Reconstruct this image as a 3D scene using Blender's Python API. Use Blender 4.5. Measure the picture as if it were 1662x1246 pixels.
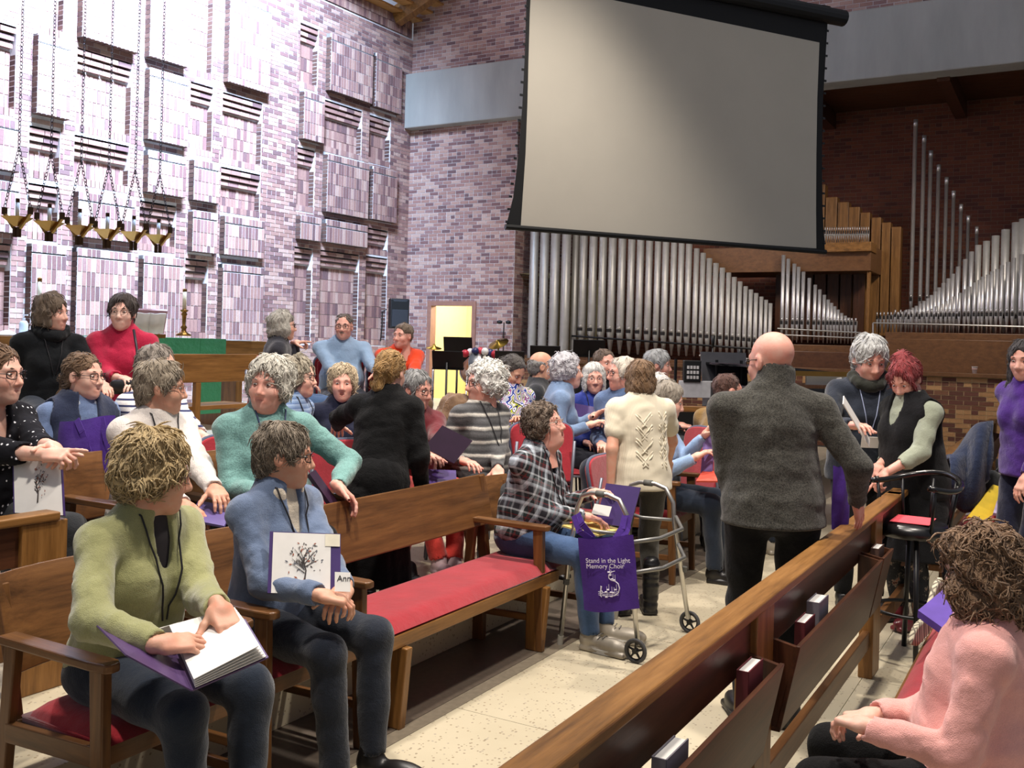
import bpy, math, random
import numpy as np
from mathutils import Vector, Matrix

for _o in list(bpy.data.objects):
    bpy.data.objects.remove(_o)
SC = bpy.context.scene
COL = SC.collection
random.seed(7)
RNG = np.random.default_rng(7)
rad = math.radians

# ------------------------------------------------------------------ camera
F, CX, CY, CAMH, ROLL = 1580.0, 831.0, 558.0, 1.67, rad(1.55)
cam_d = bpy.data.cameras.new('camera')
cam_d.sensor_width = 36.0
cam_d.lens = F / 1662 * 36.0
cam_d.shift_y = -(623 - CY) / 1662
cam_d.clip_start = 0.05
cam_d.clip_end = 200
cam = bpy.data.objects.new('camera', cam_d)
COL.objects.link(cam)
cam.matrix_world = Matrix.Translation((0, 0, CAMH)) @ Matrix.Rotation(math.pi/2, 4, 'X') @ Matrix.Rotation(ROLL, 4, 'Z')
SC.camera = cam

# ------------------------------------------------------------------ world, lights, exposure
SC.view_settings.view_transform = 'Standard'
SC.view_settings.look = 'None'
SC.view_settings.gamma = 1.0
SC.view_settings.use_curve_mapping = False
SC.view_settings.exposure = 0.5
world = bpy.data.worlds.new('world')
SC.world = world
world.use_nodes = True
world.node_tree.nodes['Background'].inputs[0].default_value = (0.80, 0.83, 0.95, 1)
world.node_tree.nodes['Background'].inputs[1].default_value = 0.21

def area(name, loc, target, size, sizey, power, color, spread=180):
    l = bpy.data.lights.new(name, 'AREA')
    l.shape = 'RECTANGLE'
    l.size, l.size_y = size, sizey
    l.energy = power
    l.color = color
    l.spread = rad(spread)
    o = bpy.data.objects.new(name, l)
    COL.objects.link(o)
    o.location = loc
    d = Vector(target) - Vector(loc)
    o.rotation_euler = d.to_track_quat('-Z', 'Y').to_euler()
    return o

def spot(name, loc, target, power, color, angle=90, blend=0.6, size=0.2):
    l = bpy.data.lights.new(name, 'SPOT')
    l.energy, l.color = power, color
    l.spot_size, l.spot_blend = rad(angle), blend
    l.shadow_soft_size = size
    o = bpy.data.objects.new(name, l)
    COL.objects.link(o)
    o.location = loc
    d = Vector(target) - Vector(loc)
    o.rotation_euler = d.to_track_quat('-Z', 'Y').to_euler()
    return o

WARM = (1.0, 0.90, 0.79)
# daylight falling down the chancel wall from the roof light above it
area('chancel_skylight', (-2.9, 11.0, 10.4), (-6.4, 13.5, 6.6), 2.6, 1.6, 3000, (0.54, 0.71, 1.0), 115)
# ceiling downlights over the nave and chancel
spot('nave_downlight', (-0.6, 2.2, 7.2), (-0.4, 3.6, 0), 980, WARM, 85, 0.7, 0.22)
spot('nave_downlight', (1.9, 4.2, 7.2), (1.3, 5.6, 0), 980, WARM, 80, 0.7, 0.22)
spot('nave_downlight', (-1.2, 6.0, 7.6), (-1.2, 6.6, 0.3), 1000, (1.0, .92, .84), 85, 0.7, 0.22)
spot('chancel_downlight', (1.0, 9.0, 7.8), (0.6, 8.6, 0.3), 900, WARM, 85, 0.7, 0.25)
spot('organ_fill_spot', (1.6, 13.2, 5.4), (2.0, 16.6, 2.2), 330, WARM, 95, 0.9, 0.3)  # added spot, hidden behind the screen, to brighten the pipes
spot('organ_fill_spot', (6.2, 11.6, 5.4), (5.6, 15.2, 2.2), 420, WARM, 80, 0.9, 0.3)  # another added spot that lifts the right-hand ranks

# ------------------------------------------------------------------ pixel geometry helpers (photo frame 1662 x 1246)
def ray(px, py):
    u, v = (px - CX) / F, (CY - py) / F
    c, s = math.cos(ROLL), math.sin(ROLL)
    return u*c - v*s, u*s + v*c
def at(px, py, Y):
    a, b = ray(px, py)
    return Vector((a*Y, Y, CAMH + b*Y))
def on_floor(px, py, z=0.0):
    a, b = ray(px, py)
    Y = (z - CAMH) / b
    return Vector((a*Y, Y, z))
def on_plane(px, py, P0, n):
    a, b = ray(px, py)
    d = Vector((a, 1, b)); o = Vector((0, 0, CAMH))
    t = (Vector(P0) - o).dot(Vector(n)) / d.dot(Vector(n))
    return o + d*t
# nave frame: t along the pews, s away from the aisle towards the chancel
D2 = (0.5, 0.8660254)
Q2 = (-0.8660254, 0.5)
def row(t, s, z=0.0):
    return Vector((-0.43 + t*D2[0] + s*Q2[0], 4.23 + t*D2[1] + s*Q2[1], z))
def to_row(p):
    dx, dy = p[0] + 0.43, p[1] - 4.23
    return dx*D2[0] + dy*D2[1], dx*Q2[0] + dy*Q2[1]
ROWROT = -rad(30)     # local +y along the pew direction
L1, L2 = 0.22, 0.60   # heights of the two chancel levels

# ------------------------------------------------------------------ mesh builder
class MB:
    def __init__(s):
        s.v, s.f, s.m = [], [], []
    def add(s, vs, fs, mi=0):
        b = len(s.v)
        s.v += [tuple(p) for p in vs]
        s.f += [tuple(i + b for i in f) for f in fs]
        s.m += [mi]*len(fs)
        return s
    def box(s, c, h, mi=0, R=None):
        c = Vector(c)
        vs = []
        for x in (-1, 1):
            for y in (-1, 1):
                for z in (-1, 1):
                    p = Vector((x*h[0], y*h[1], z*h[2]))
                    if R is not None: p = R @ p
                    vs.append(c + p)
        s.add(vs, [(0,1,3,2), (4,6,7,5), (0,4,5,1), (2,3,7,6), (0,2,6,4), (1,5,7,3)], mi)
        return s
    def bar(s, a, b, w, h, mi=0, up=(0, 0, 1), w2=None, h2=None):
        """rectangular bar from a to b, w across, h along up; optional taper"""
        a, b = Vector(a), Vector(b)
        d = (b - a).normalized()
        x = d.cross(Vector(up))
        if x.length < 1e-4: x = d.cross(Vector((1, 0, 0)))
        x.normalize(); y = x.cross(d)
        w2 = w if w2 is None else w2; h2 = h if h2 is None else h2
        vs = []
        for p, ww, hh in ((a, w, h), (b, w2, h2)):
            for sx, sy in ((-1,-1), (1,-1), (1,1), (-1,1)):
                vs.append(p + x*sx*ww/2 + y*sy*hh/2)
        s.add(vs, [(3,2,1,0), (4,5,6,7), (0,1,5,4), (1,2,6,5), (2,3,7,6), (3,0,4,7)], mi)
        return s
    def tube(s, pts, r, n=8, mi=0, cap=True, closed=False):
        pts = [Vector(p) for p in pts]
        k = len(pts)
        rs = r if isinstance(r, (list, tuple)) else [r]*k
        b = len(s.v)
        prev = None
        for i, p in enumerate(pts):
            if closed: d = pts[(i+1) % k] - pts[i-1]
            else: d = pts[min(i+1, k-1)] - pts[max(i-1, 0)]
            d.normalize()
            if prev is None:
                x = d.cross(Vector((0, 0, 1)))
                if x.length < 1e-3: x = d.cross(Vector((1, 0, 0)))
            else:
                x = prev - d*prev.dot(d)
            x.normalize(); prev = x
            y = d.cross(x)
            for j in range(n):
                a = 2*math.pi*j/n
                s.v.append(tuple(p + (x*math.cos(a) + y*math.sin(a))*rs[i]))
        segs = k if closed else k - 1
        for i in range(segs):
            for j in range(n):
                a0 = b + i*n + j; a1 = b + i*n + (j+1) % n
                c0 = b + ((i+1) % k)*n + j; c1 = b + ((i+1) % k)*n + (j+1) % n
                s.f.append((a0, a1, c1, c0)); s.m.append(mi)
        if cap and not closed:
            s.f.append(tuple(b + j for j in reversed(range(n)))); s.m.append(mi)
            s.f.append(tuple(b + (k-1)*n + j for j in range(n))); s.m.append(mi)
        return s
    def lathe(s, prof, c=(0, 0, 0), n=16, mi=0, axis='z'):
        b = len(s.v)
        for r, z in prof:
            for j in range(n):
                a = 2*math.pi*j/n
                p = (r*math.cos(a), r*math.sin(a), z)
                if axis == 'y': p = (p[0], p[2], p[1])
                if axis == 'x': p = (p[2], p[0], p[1])
                s.v.append((c[0]+p[0], c[1]+p[1], c[2]+p[2]))
        for i in range(len(prof)-1):
            for j in range(n):
                s.f.append((b+i*n+j, b+i*n+(j+1) % n, b+(i+1)*n+(j+1) % n, b+(i+1)*n+j)); s.m.append(mi)
        s.f.append(tuple(b+j for j in reversed(range(n)))); s.m.append(mi)
        s.f.append(tuple(b+(len(prof)-1)*n+j for j in range(n))); s.m.append(mi)
        return s
    def prism(s, poly, z0, z1, mi=0, M=None):
        """poly: list of (x,y); extruded in z; M maps to place"""
        n = len(poly)
        vs = [Vector((x, y, z0)) for x, y in poly] + [Vector((x, y, z1)) for x, y in poly]
        if M is not None: vs = [M @ p for p in vs]
        fs = [tuple(reversed(range(n))), tuple(range(n, 2*n))]
        fs += [(i, (i+1) % n, n+(i+1) % n, n+i) for i in range(n)]
        s.add(vs, fs, mi)
        return s
    def grid(s, fn, nu, nv, mi=0, thick=None):
        b = len(s.v)
        for i in range(nu+1):
            for j in range(nv+1):
                s.v.append(tuple(fn(i/nu, j/nv)))
        for i in range(nu):
            for j in range(nv):
                a = b+i*(nv+1)+j
                s.f.append((a, a+nv+1, a+nv+2, a+1)); s.m.append(mi)
        return s

def mesh_obj(name, v, f, mats, parent=None, mi=None, smooth=False, M=None):
    me = bpy.data.meshes.new(name)
    if isinstance(v, np.ndarray): v = v.tolist()
    if isinstance(f, np.ndarray): f = f.tolist()
    me.from_pydata(v, [], f)
    if not isinstance(mats, (list, tuple)): mats = [mats]
    for m in mats: me.materials.append(m)
    if mi is not None and len(mats) > 1:
        me.polygons.foreach_set('material_index', np.asarray(mi, dtype=np.int32))
    if smooth:
        me.polygons.foreach_set('use_smooth', np.ones(len(me.polygons), dtype=bool))
    me.update()
    o = bpy.data.objects.new(name, me)
    COL.objects.link(o)
    if parent is not None: o.parent = parent
    if M is not None: o.matrix_local = M
    return o
def build(name, mb, mats, parent=None, smooth=False, bevel=0, seg=2, M=None, autosmooth=False, solid=0, subsurf=0):
    o = mesh_obj(name, mb.v, mb.f, mats, parent, mb.m, smooth, M)
    if solid:
        md = o.modifiers.new('solid', 'SOLIDIFY'); md.thickness = solid; md.offset = 0
    if subsurf:
        md = o.modifiers.new('sub', 'SUBSURF'); md.levels = subsurf; md.render_levels = subsurf
    if bevel:
        md = o.modifiers.new('bevel', 'BEVEL'); md.width = bevel; md.segments = seg; md.limit_method = 'ANGLE'
    return o
def empty(name, loc=(0, 0, 0), rz=0.0):
    o = bpy.data.objects.new(name, None)
    o.empty_display_size = 0.1
    COL.objects.link(o)
    o.location = loc
    o.rotation_euler = (0, 0, rz)
    return o
def tag(o, label=None, cat=None, group=None, kind=None):
    if label: o['label'] = label
    if cat: o['category'] = cat
    if group: o['group'] = group
    if kind: o['kind'] = kind
    return o
def thing(name, label, cat, loc=(0, 0, 0), rz=0.0, group=None):
    return tag(empty(name, loc, rz), label, cat, group)
def copy_tree(o, parent=None):
    c = o.copy(); COL.objects.link(c)
    if parent is not None:
        c.parent = parent
    for ch in o.children: copy_tree(ch, c)
    return c
def frame(loc, x, y, z):
    x, y, z = Vector(x), Vector(y), Vector(z)
    return Matrix(((x[0], y[0], z[0], loc[0]), (x[1], y[1], z[1], loc[1]), (x[2], y[2], z[2], loc[2]), (0, 0, 0, 1)))
# ------------------------------------------------------------------ materials
def lin(c):
    """sRGB 0-255 triple to linear"""
    r = []
    for x in c:
        x = x/255
        r.append(x/12.92 if x <= 0.04045 else ((x+0.055)/1.055)**2.4)
    return tuple(r)
class NT:
    def __init__(s, name):
        s.mat = bpy.data.materials.new(name)
        s.mat.use_nodes = True
        s.t = s.mat.node_tree
        s.b = s.t.nodes['Principled BSDF']
    def n(s, typ, **kw):
        x = s.t.nodes.new(typ)
        for k, v in kw.items():
            if k.startswith('i_'):
                key = k[2:]
                key = int(key) if key.isdigit() else key.replace('_', ' ')
                x.inputs[key].default_value = v
            else: setattr(x, k, v)
        return x
    def l(s, a, b):
        s.t.links.new(a, b)
    def coords(s, scale=(1, 1, 1), kind='Object', rot=(0, 0, 0)):
        tc = s.n('ShaderNodeTexCoord'); mp = s.n('ShaderNodeMapping')
        mp.inputs['Scale'].default_value = scale
        mp.inputs['Rotation'].default_value = rot
        s.l(tc.outputs[kind], mp.inputs['Vector'])
        return mp.outputs['Vector']
    def ramp(s, fac, stops, interp='LINEAR'):
        r = s.n('ShaderNodeValToRGB')
        r.color_ramp.interpolation = interp
        e = r.color_ramp.elements
        while len(e) < len(stops): e.new(0.5)
        for i, (p, c) in enumerate(stops):
            e[i].position = p
            e[i].color = (c[0], c[1], c[2], 1)
        s.l(fac, r.inputs['Fac'])
        return r.outputs['Color']
    def noise(s, vec, scale, detail=3, rough=0.55, out='Fac'):
        x = s.n('ShaderNodeTexNoise')
        x.inputs['Scale'].default_value = scale
        x.inputs['Detail'].default_value = detail
        x.inputs['Roughness'].default_value = rough
        s.l(vec, x.inputs['Vector'])
        return x.outputs[out]
    def math(s, op, a, b=None):
        x = s.n('ShaderNodeMath', operation=op)
        for i, q in enumerate((a, b)):
            if q is None: continue
            if isinstance(q, (int, float)): x.inputs[i].default_value = q
            else: s.l(q, x.inputs[i])
        return x.outputs[0]
    def mix(s, fac, a, b, mode='MIX'):
        x = s.n('ShaderNodeMix', data_type='RGBA', blend_type=mode)
        if isinstance(fac, (int, float)): x.inputs['Factor'].default_value = fac
        else: s.l(fac, x.inputs['Factor'])
        for key, q in ((6, a), (7, b)):
            if isinstance(q, tuple): x.inputs[key].default_value = (q[0], q[1], q[2], 1)
            else: s.l(q, x.inputs[key])
        return x.outputs[2]
    def bump(s, h, strength=0.3, dist=0.01):
        x = s.n('ShaderNodeBump')
        x.inputs['Strength'].default_value = strength
        x.inputs['Distance'].default_value = dist
        s.l(h, x.inputs['Height'])
        s.l(x.outputs[0], s.b.inputs['Normal'])
    def col(s, c):
        if isinstance(c, tuple): s.b.inputs['Base Color'].default_value = (c[0], c[1], c[2], 1)
        else: s.l(c, s.b.inputs['Base Color'])
    def set(s, rough=None, metal=None, spec=None, sheen=None, emit=None, emit_s=1.0, trans=None, sss=None):
        b = s.b
        if rough is not None: b.inputs['Roughness'].default_value = rough
        if metal is not None: b.inputs['Metallic'].default_value = metal
        if spec is not None: b.inputs['Specular IOR Level'].default_value = spec
        if sheen is not None:
            b.inputs['Sheen Weight'].default_value = sheen; b.inputs['Sheen Roughness'].default_value = 0.5
        if emit is not None:
            b.inputs['Emission Color'].default_value = (*emit, 1); b.inputs['Emission Strength'].default_value = emit_s
        if trans is not None: b.inputs['Transmission Weight'].default_value = trans
        if sss is not None:
            b.inputs['Subsurface Weight'].default_value = sss
            b.inputs['Subsurface Radius'].default_value = (0.012, 0.004, 0.002)
        return s
_mc = {}
def cached(fn):
    def g(*a, **k):
        key = (fn.__name__, a, tuple(sorted(k.items())))
        if key not in _mc: _mc[key] = fn(*a, **k)
        return _mc[key]
    return g

@cached
def plain(name, rgb, rough=0.5, metal=0.0, spec=0.5, var=0.08, scale=12.0, bump=0.0):
    n = NT(name); c = lin(rgb)
    v = n.coords()
    f = n.noise(v, scale, 4)
    lo = tuple(x*(1-var*2) for x in c); hi = tuple(min(1, x*(1+var)) for x in c)
    n.col(n.ramp(f, [(0.3, lo), (0.7, hi)]))
    n.set(rough=rough, metal=metal, spec=spec)
    if bump: n.bump(n.noise(v, scale*8, 3), bump, 0.004)
    return n.mat

@cached
def wood(axis='x', tone='oak', scale=1.0):
    tones = {'oak': [(88, 58, 28), (130, 90, 46), (156, 112, 62)],
             'mid': [(70, 45, 24), (104, 69, 38), (126, 86, 48)],
             'dark': [(52, 30, 20), (74, 44, 28), (92, 56, 36)],
             'light': [(150, 104, 56), (180, 132, 78), (196, 150, 94)],
             'chest': [(84, 56, 34), (104, 70, 42), (118, 82, 50)],
             'brown': [(64, 40, 26), (86, 54, 34), (98, 64, 40)]}[tone]
    n = NT('wood_%s_%s' % (tone, axis))
    sc = {'x': (1.2, 16, 16), 'y': (16, 1.2, 16), 'z': (16, 16, 1.2)}[axis]
    v = n.coords(tuple(q*scale for q in sc))
    w = n.noise(v, 1.3, 5, 0.6)
    g = n.noise(v, 5.0, 4, 0.7)
    f = n.math('ADD', n.math('MULTIPLY', w, 0.65), n.math('MULTIPLY', g, 0.35))
    c = [lin(t) for t in tones]
    n.col(n.ramp(f, [(0.32, c[0]), (0.5, c[1]), (0.68, c[2])]))
    n.set(rough=0.38, spec=0.4)
    n.bump(g, 0.12, 0.003)
    return n.mat

@cached
def fabric(name, rgb, var=0.12, fine=260.0, rough=0.92, sheen=0.25, bump=0.35, rgb2=None, blotch=6.0):
    n = NT(name); c = lin(rgb)
    v = n.coords()
    big = n.noise(v, blotch, 3)
    tiny = n.noise(v, fine, 2)
    c2 = lin(rgb2) if rgb2 else tuple(min(1, x*(1+var)) for x in c)
    c1 = tuple(x*(1-var) for x in c)
    f = n.math('ADD', n.math('MULTIPLY', big, 0.45), n.math('MULTIPLY', tiny, 0.55))
    n.col(n.ramp(f, [(0.36, c1), (0.62, c2)]))
    n.set(rough=rough, spec=0.2, sheen=sheen)
    fold = n.noise(v, 14.0, 3)
    h = n.math('ADD', n.math('MULTIPLY', tiny, 0.25), n.math('MULTIPLY', fold, 1.0))
    n.bump(h, min(1.0, bump*1.6), 0.018)
    return n.mat

@cached
def knit(name, rgb, var=0.15, scale=120.0):
    n = NT(name); c = lin(rgb)
    v = n.coords()
    wv = n.n('ShaderNodeTexWave', wave_type='BANDS', bands_direction='X')
    wv.inputs['Scale'].default_value = scale/3.0; wv.inputs['Distortion'].default_value = 0.5
    n.l(v, wv.inputs['Vector'])
    f = n.noise(v, scale*1.5, 3)
    m = n.math('ADD', n.math('MULTIPLY', wv.outputs['Fac'], 0.5), n.math('MULTIPLY', f, 0.5))
    n.col(n.ramp(m, [(0.2, tuple(x*(1-var) for x in c)), (0.75, tuple(min(1, x*(1+var*0.6)) for x in c))]))
    n.set(rough=0.95, spec=0.15, sheen=0.4)
    n.bump(m, 0.5, 0.006)
    return n.mat

@cached
def stripes(name, bands, period, axis='Z', soft=0.02, rgbnoise=0.0, wob=0.0):
    """bands: tuple of (pos, rgb) over one period"""
    n = NT(name)
    tc = n.n('ShaderNodeTexCoord'); sp = n.n('ShaderNodeSeparateXYZ')
    n.l(tc.outputs['Object'], sp.inputs[0])
    z = sp.outputs[axis]
    if wob:
        z = n.math('ADD', z, n.math('MULTIPLY', n.noise(tc.outputs['Object'], 9.0, 4), wob))
    m = n.math('FRACT', n.math('DIVIDE', n.math('ADD', z, 20*period), period))
    c = n.ramp(m, [(p, lin(q)) for p, q in bands], 'LINEAR' if soft else 'CONSTANT')
    if rgbnoise:
        c = n.mix(rgbnoise, c, n.ramp(n.noise(tc.outputs['Object'], 180, 3), [(0.3, (0.02,)*3), (0.7, (0.7,)*3)]), 'OVERLAY')
    n.col(c)
    n.set(rough=0.9, spec=0.2, sheen=0.2)
    n.bump(n.noise(tc.outputs['Object'], 150, 3), 0.4, 0.006)
    return n.mat

@cached
def dots(name, base, dot, scale=38.0, radius=0.22):
    n = NT(name)
    v = n.coords()
    vo = n.n('ShaderNodeTexVoronoi', feature='F1'); vo.inputs['Scale'].default_value = scale
    vo.inputs['Randomness'].default_value = 0.35
    n.l(v, vo.inputs['Vector'])
    n.col(n.ramp(vo.outputs['Distance'], [(radius, lin(dot)), (radius+0.03, lin(base))]))
    n.set(rough=0.9, spec=0.2)
    n.bump(n.noise(v, 14.0, 3), 0.35, 0.012)
    return n.mat

@cached
def plaid(name):
    n = NT(name)
    tc = n.n('ShaderNodeTexCoord'); mp = n.n('ShaderNodeMapping'); sp = n.n('ShaderNodeSeparateXYZ')
    mp.inputs['Rotation'].default_value = (rad(8), rad(20), rad(25))
    n.l(tc.outputs['Object'], mp.inputs[0]); n.l(mp.outputs[0], sp.inputs[0])
    bands = [(0.0, (44, 42, 48)), (0.30, (150, 150, 158)), (0.36, (196, 206, 216)), (0.5, (52, 48, 54)),
             (0.66, (120, 46, 48)), (0.72, (36, 50, 50)), (0.9, (186, 190, 194))]
    outs = []
    for ax, per in (('X', 0.105), ('Z', 0.105), ('Y', 0.12)):
        m = n.math('FRACT', n.math('DIVIDE', n.math('ADD', sp.outputs[ax], 20*per), per))
        outs.append(n.ramp(m, [(p, lin(q)) for p, q in bands], 'CONSTANT'))
    c = n.mix(0.5, outs[0], outs[1])
    c = n.mix(0.18, c, outs[2])
    n.col(c)
    n.set(rough=0.9, spec=0.2)
    n.bump(n.noise(tc.outputs['Object'], 14.0, 3), 0.35, 0.012)
    return n.mat

@cached
def swirls(name):
    n = NT(name)
    v = n.coords()
    wp = n.n('ShaderNodeTexNoise'); wp.inputs['Scale'].default_value = 7.0
    n.l(v, wp.inputs['Vector'])
    vv = n.n('ShaderNodeVectorMath', operation='MULTIPLY_ADD')
    n.l(wp.outputs['Color'], vv.inputs[0]); vv.inputs[1].default_value = (0.16, 0.16, 0.16); n.l(v, vv.inputs[2])
    vo = n.n('ShaderNodeTexVoronoi'); vo.inputs['Scale'].default_value = 12.0
    n.l(vv.outputs[0], vo.inputs['Vector'])
    m = n.math('FRACT', n.math('MULTIPLY', vo.outputs['Distance'], 2.3))
    n.col(n.ramp(m, [(0.0, lin((200, 206, 220))), (0.22, lin((36, 60, 150))), (0.42, lin((240, 240, 244))), (0.56, lin((30, 34, 90))),
                     (0.66, lin((190, 200, 60))), (0.76, lin((240, 240, 242))), (0.86, lin((150, 70, 140)))], 'CONSTANT'))
    n.set(rough=0.85, spec=0.2)
    n.bump(n.noise(v, 14.0, 3), 0.3, 0.012)
    return n.mat

@cached
def floral_dark(name):
    n = NT(name)
    v = n.coords()
    f = n.noise(v, 26.0, 4, 0.7)
    n.col(n.ramp(f, [(0.0, lin((22, 24, 28))), (0.55, lin((30, 32, 36))), (0.62, lin((130, 120, 108))), (0.67, lin((150, 80, 50))), (0.7, lin((28, 32, 32)))]))
    n.set(rough=0.9)
    return n.mat

@cached
def skin(name, rgb):
    n = NT(name); c = lin(rgb)
    v = n.coords()
    f = n.noise(v, 22.0, 4)
    r = (c[0]*1.02, c[1]*0.80, c[2]*0.76)
    n.col(n.ramp(f, [(0.35, c), (0.68, r)]))
    n.set(rough=0.52, spec=0.35, sss=0.08)
    n.bump(n.noise(v, 160.0, 3), 0.10, 0.004)
    return n.mat

@cached
def hairmat(name, lo, hi, sx=220.0, sz=26.0):
    n = NT(name)
    v = n.coords((1, 1, sz/sx))
    wp = n.noise(n.coords(), 12.0, 2, 0.5, 'Color')
    vv = n.n('ShaderNodeVectorMath', operation='MULTIPLY_ADD')
    n.l(wp, vv.inputs[0]); vv.inputs[1].default_value = (0.09, 0.09, 0.05); n.l(v, vv.inputs[2])
    f = n.noise(vv.outputs[0], sx, 3, 0.6)
    big = n.noise(n.coords(), 22.0, 3)
    m = n.math('ADD', n.math('MULTIPLY', f, 0.6), n.math('MULTIPLY', big, 0.4))
    a, b = lin(lo), lin(hi)
    g = n.n('ShaderNodeNewGeometry')
    base = n.ramp(m, [(0.34, a), (0.64, b)])
    n.col(n.mix(0.55, base, n.ramp(g.outputs['Random Per Island'], [(0.0, tuple(p*0.35+q*0.55 for p, q in zip(a, b))), (0.5, tuple(p*0.25+q*0.75 for p, q in zip(a, b))), (1.0, tuple(min(1, q*1.12) for q in b))])))
    n.set(rough=0.55, spec=0.35, sheen=0.15)
    n.bump(m, 0.9, 0.014)
    return n.mat

@cached
def metal(name, rgb, rough=0.3, var=0.05):
    return plain(name, rgb, rough, 1.0, 0.5, var, 9.0)

@cached
def emit(name, rgb, s):
    n = NT(name); n.col(lin(rgb)); n.set(emit=lin(rgb), emit_s=s)
    return n.mat

BRICKS = [(0.0, (124, 92, 90)), (0.14, (152, 116, 108)), (0.34, (172, 138, 126)), (0.52, (144, 112, 108)),
          (0.66, (180, 150, 138)), (0.8, (156, 120, 110)), (0.92, (112, 86, 86))]
BRICKS_ORG = [(0.0, (96, 62, 50)), (0.22, (112, 72, 54)), (0.42, (122, 84, 62)), (0.58, (178, 136, 92)),
              (0.72, (104, 66, 54)), (0.86, (168, 126, 84))]
BRICKS_SHADED = [(0.0, (92, 68, 60)), (0.3, (104, 80, 72)), (0.6, (84, 62, 58)), (0.85, (74, 54, 52))]  # unlit look of panel sides, undersides and reveals put into the brick colour
BRICKS_DK = [(0.0, (104, 58, 44)), (0.3, (118, 68, 50)), (0.6, (110, 62, 48)), (0.85, (88, 50, 42))]
@cached
def brick_mat(name, which='a', island=True):
    n = NT(name)
    st = {'a': BRICKS, 'o': BRICKS_ORG, 'd': BRICKS_DK, 'r': BRICKS_SHADED}[which]
    if island:
        g = n.n('ShaderNodeNewGeometry'); f = g.outputs['Random Per Island']
    else:
        g = n.n('ShaderNodeObjectInfo'); f = g.outputs['Random']
    c = n.ramp(f, [(p, lin(q)) for p, q in st], 'CONSTANT')
    v = n.coords(kind='Object')
    nz = n.noise(v, 60.0, 4, 0.7)
    c = n.mix(0.35, c, n.ramp(nz, [(0.25, (0.18,)*3), (0.75, (0.78,)*3)]), 'OVERLAY')
    n.col(c)
    n.set(rough=0.85, spec=0.25)
    n.bump(nz, 0.4, 0.006)
    return n.mat

@cached
def terrazzo():
    n = NT('terrazzo')
    v = n.coords()
    c = None
    base = n.ramp(n.noise(v, 1.2, 4), [(0.3, lin((176, 166, 142))), (0.7, lin((192, 182, 158)))])
    vo = n.n('ShaderNodeTexVoronoi'); vo.inputs['Scale'].default_value = 62.0
    n.l(v, vo.inputs['Vector'])
    sp = n.n('ShaderNodeSeparateColor'); n.l(vo.outputs['Color'], sp.inputs[0])
    pick = n.math('GREATER_THAN', sp.outputs[0], 0.72)
    near = n.math('LESS_THAN', vo.outputs['Distance'], 0.34)
    m = n.math('MULTIPLY', pick, near)
    chips = n.ramp(sp.outputs[1], [(0.0, lin((104, 92, 76))), (0.4, lin((140, 122, 98))), (0.7, lin((150, 142, 132))), (1.0, lin((116, 92, 74)))])
    n.col(n.mix(n.math('MULTIPLY', m, 0.75), base, chips))
    n.set(rough=0.32, spec=0.4)
    return n.mat

def gold(): return metal('brass', (160, 122, 66), 0.34)
RED = fabric('red_upholstery', (146, 26, 38), 0.18, 320.0, 0.95, 0.4, 0.2)
REDCH = fabric('crimson_chair_fabric', (160, 40, 52), 0.14, 320.0, 0.95, 0.4, 0.2)
PURPLE = fabric('purple_nonwoven', (70, 40, 128), 0.15, 420.0, 0.75, 0.1, 0.25)
PURPLED = plain('purple_folder_card', (62, 40, 104), 0.45)
WHITEP = plain('white_paper', (226, 224, 220), 0.8, var=0.03)
BLACKM = plain('black_metal', (20, 20, 22), 0.4, 0.3)
BLACKP = plain('black_plastic', (13, 14, 16), 0.5)
CHROME = metal('chrome', (190, 192, 196), 0.25)
ALU = metal('brushed_aluminium', (200, 198, 192), 0.38)
# ------------------------------------------------------------------ floor, platforms
floor_root = tag(empty('floor'), 'cream speckled terrazzo floor of the nave', kind='structure')
SLAB = 1.5
tj, sj = to_row(on_floor(828, 1170))
s_in = to_row(on_floor(760, 1138))[1]      # inner edge of the grey border strip
s_out = to_row(on_floor(760, 1120))[1]
def slab_mesh(w, h):
    mb = MB(); mb.box((0, 0, -0.02), (w/2 - 0.0015, h/2 - 0.0015, 0.02)); return mb
def place_slab(name, t0, t1, s0, s1, z, m, par):
    mb = slab_mesh(s1 - s0, t1 - t0)
    o = build(name, mb, m, par)
    c = row((t0+t1)/2, (s0+s1)/2, z)
    o.location = c; o.rotation_euler = (0, 0, -rad(30))
    return o
TZ = terrazzo()
for i in range(-4, 8):
    t0 = tj + i*SLAB
    for k in range(5):
        place_slab('floor_slab', t0, t0 + SLAB, s_in - (k+1)*SLAB, s_in - k*SLAB, 0, TZ, floor_root)
sub = MB(); sub.box((0, 8, -0.06), (20, 20, 0.02))
build('subfloor', sub, plain('floor_joint', (110, 100, 86), 0.8), floor_root)
for k, (a, b, c) in enumerate(((s_in, s_out, (132, 122, 106)), (s_out, 0.42, (96, 86, 76)))):
    st = place_slab('trim_%d' % (k+1), -7, 11, min(a, b), max(a, b), 0, plain('floor_border_%d' % k, c, 0.4, var=0.1, scale=30), None)
    tag(st, 'grey terrazzo border strip of the floor' if k == 0 else 'dark border strip under the bench with bench shade in its brown', kind='structure')  # dark strip carries on across the bench's shadow, painted in one tone
def platform(name, t0, t1, s0, s1, z, lab):
    mb = MB()
    P = [row(t0, s0), row(t1, s0), row(t1, s1), row(t0, s1)]
    mb.add([(p[0], p[1], 0.001) for p in P] + [(p[0], p[1], z) for p in P],
           [(0, 1, 5, 4), (1, 2, 6, 5), (2, 3, 7, 6), (3, 0, 4, 7), (4, 5, 6, 7)])
    o = build(name, mb, TZ)
    return tag(o, lab, kind='structure')
platform('floor_lower_step', -7, 11.9, 0.42, 2.75, L1, 'low terrazzo platform carrying the choir chairs')
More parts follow.
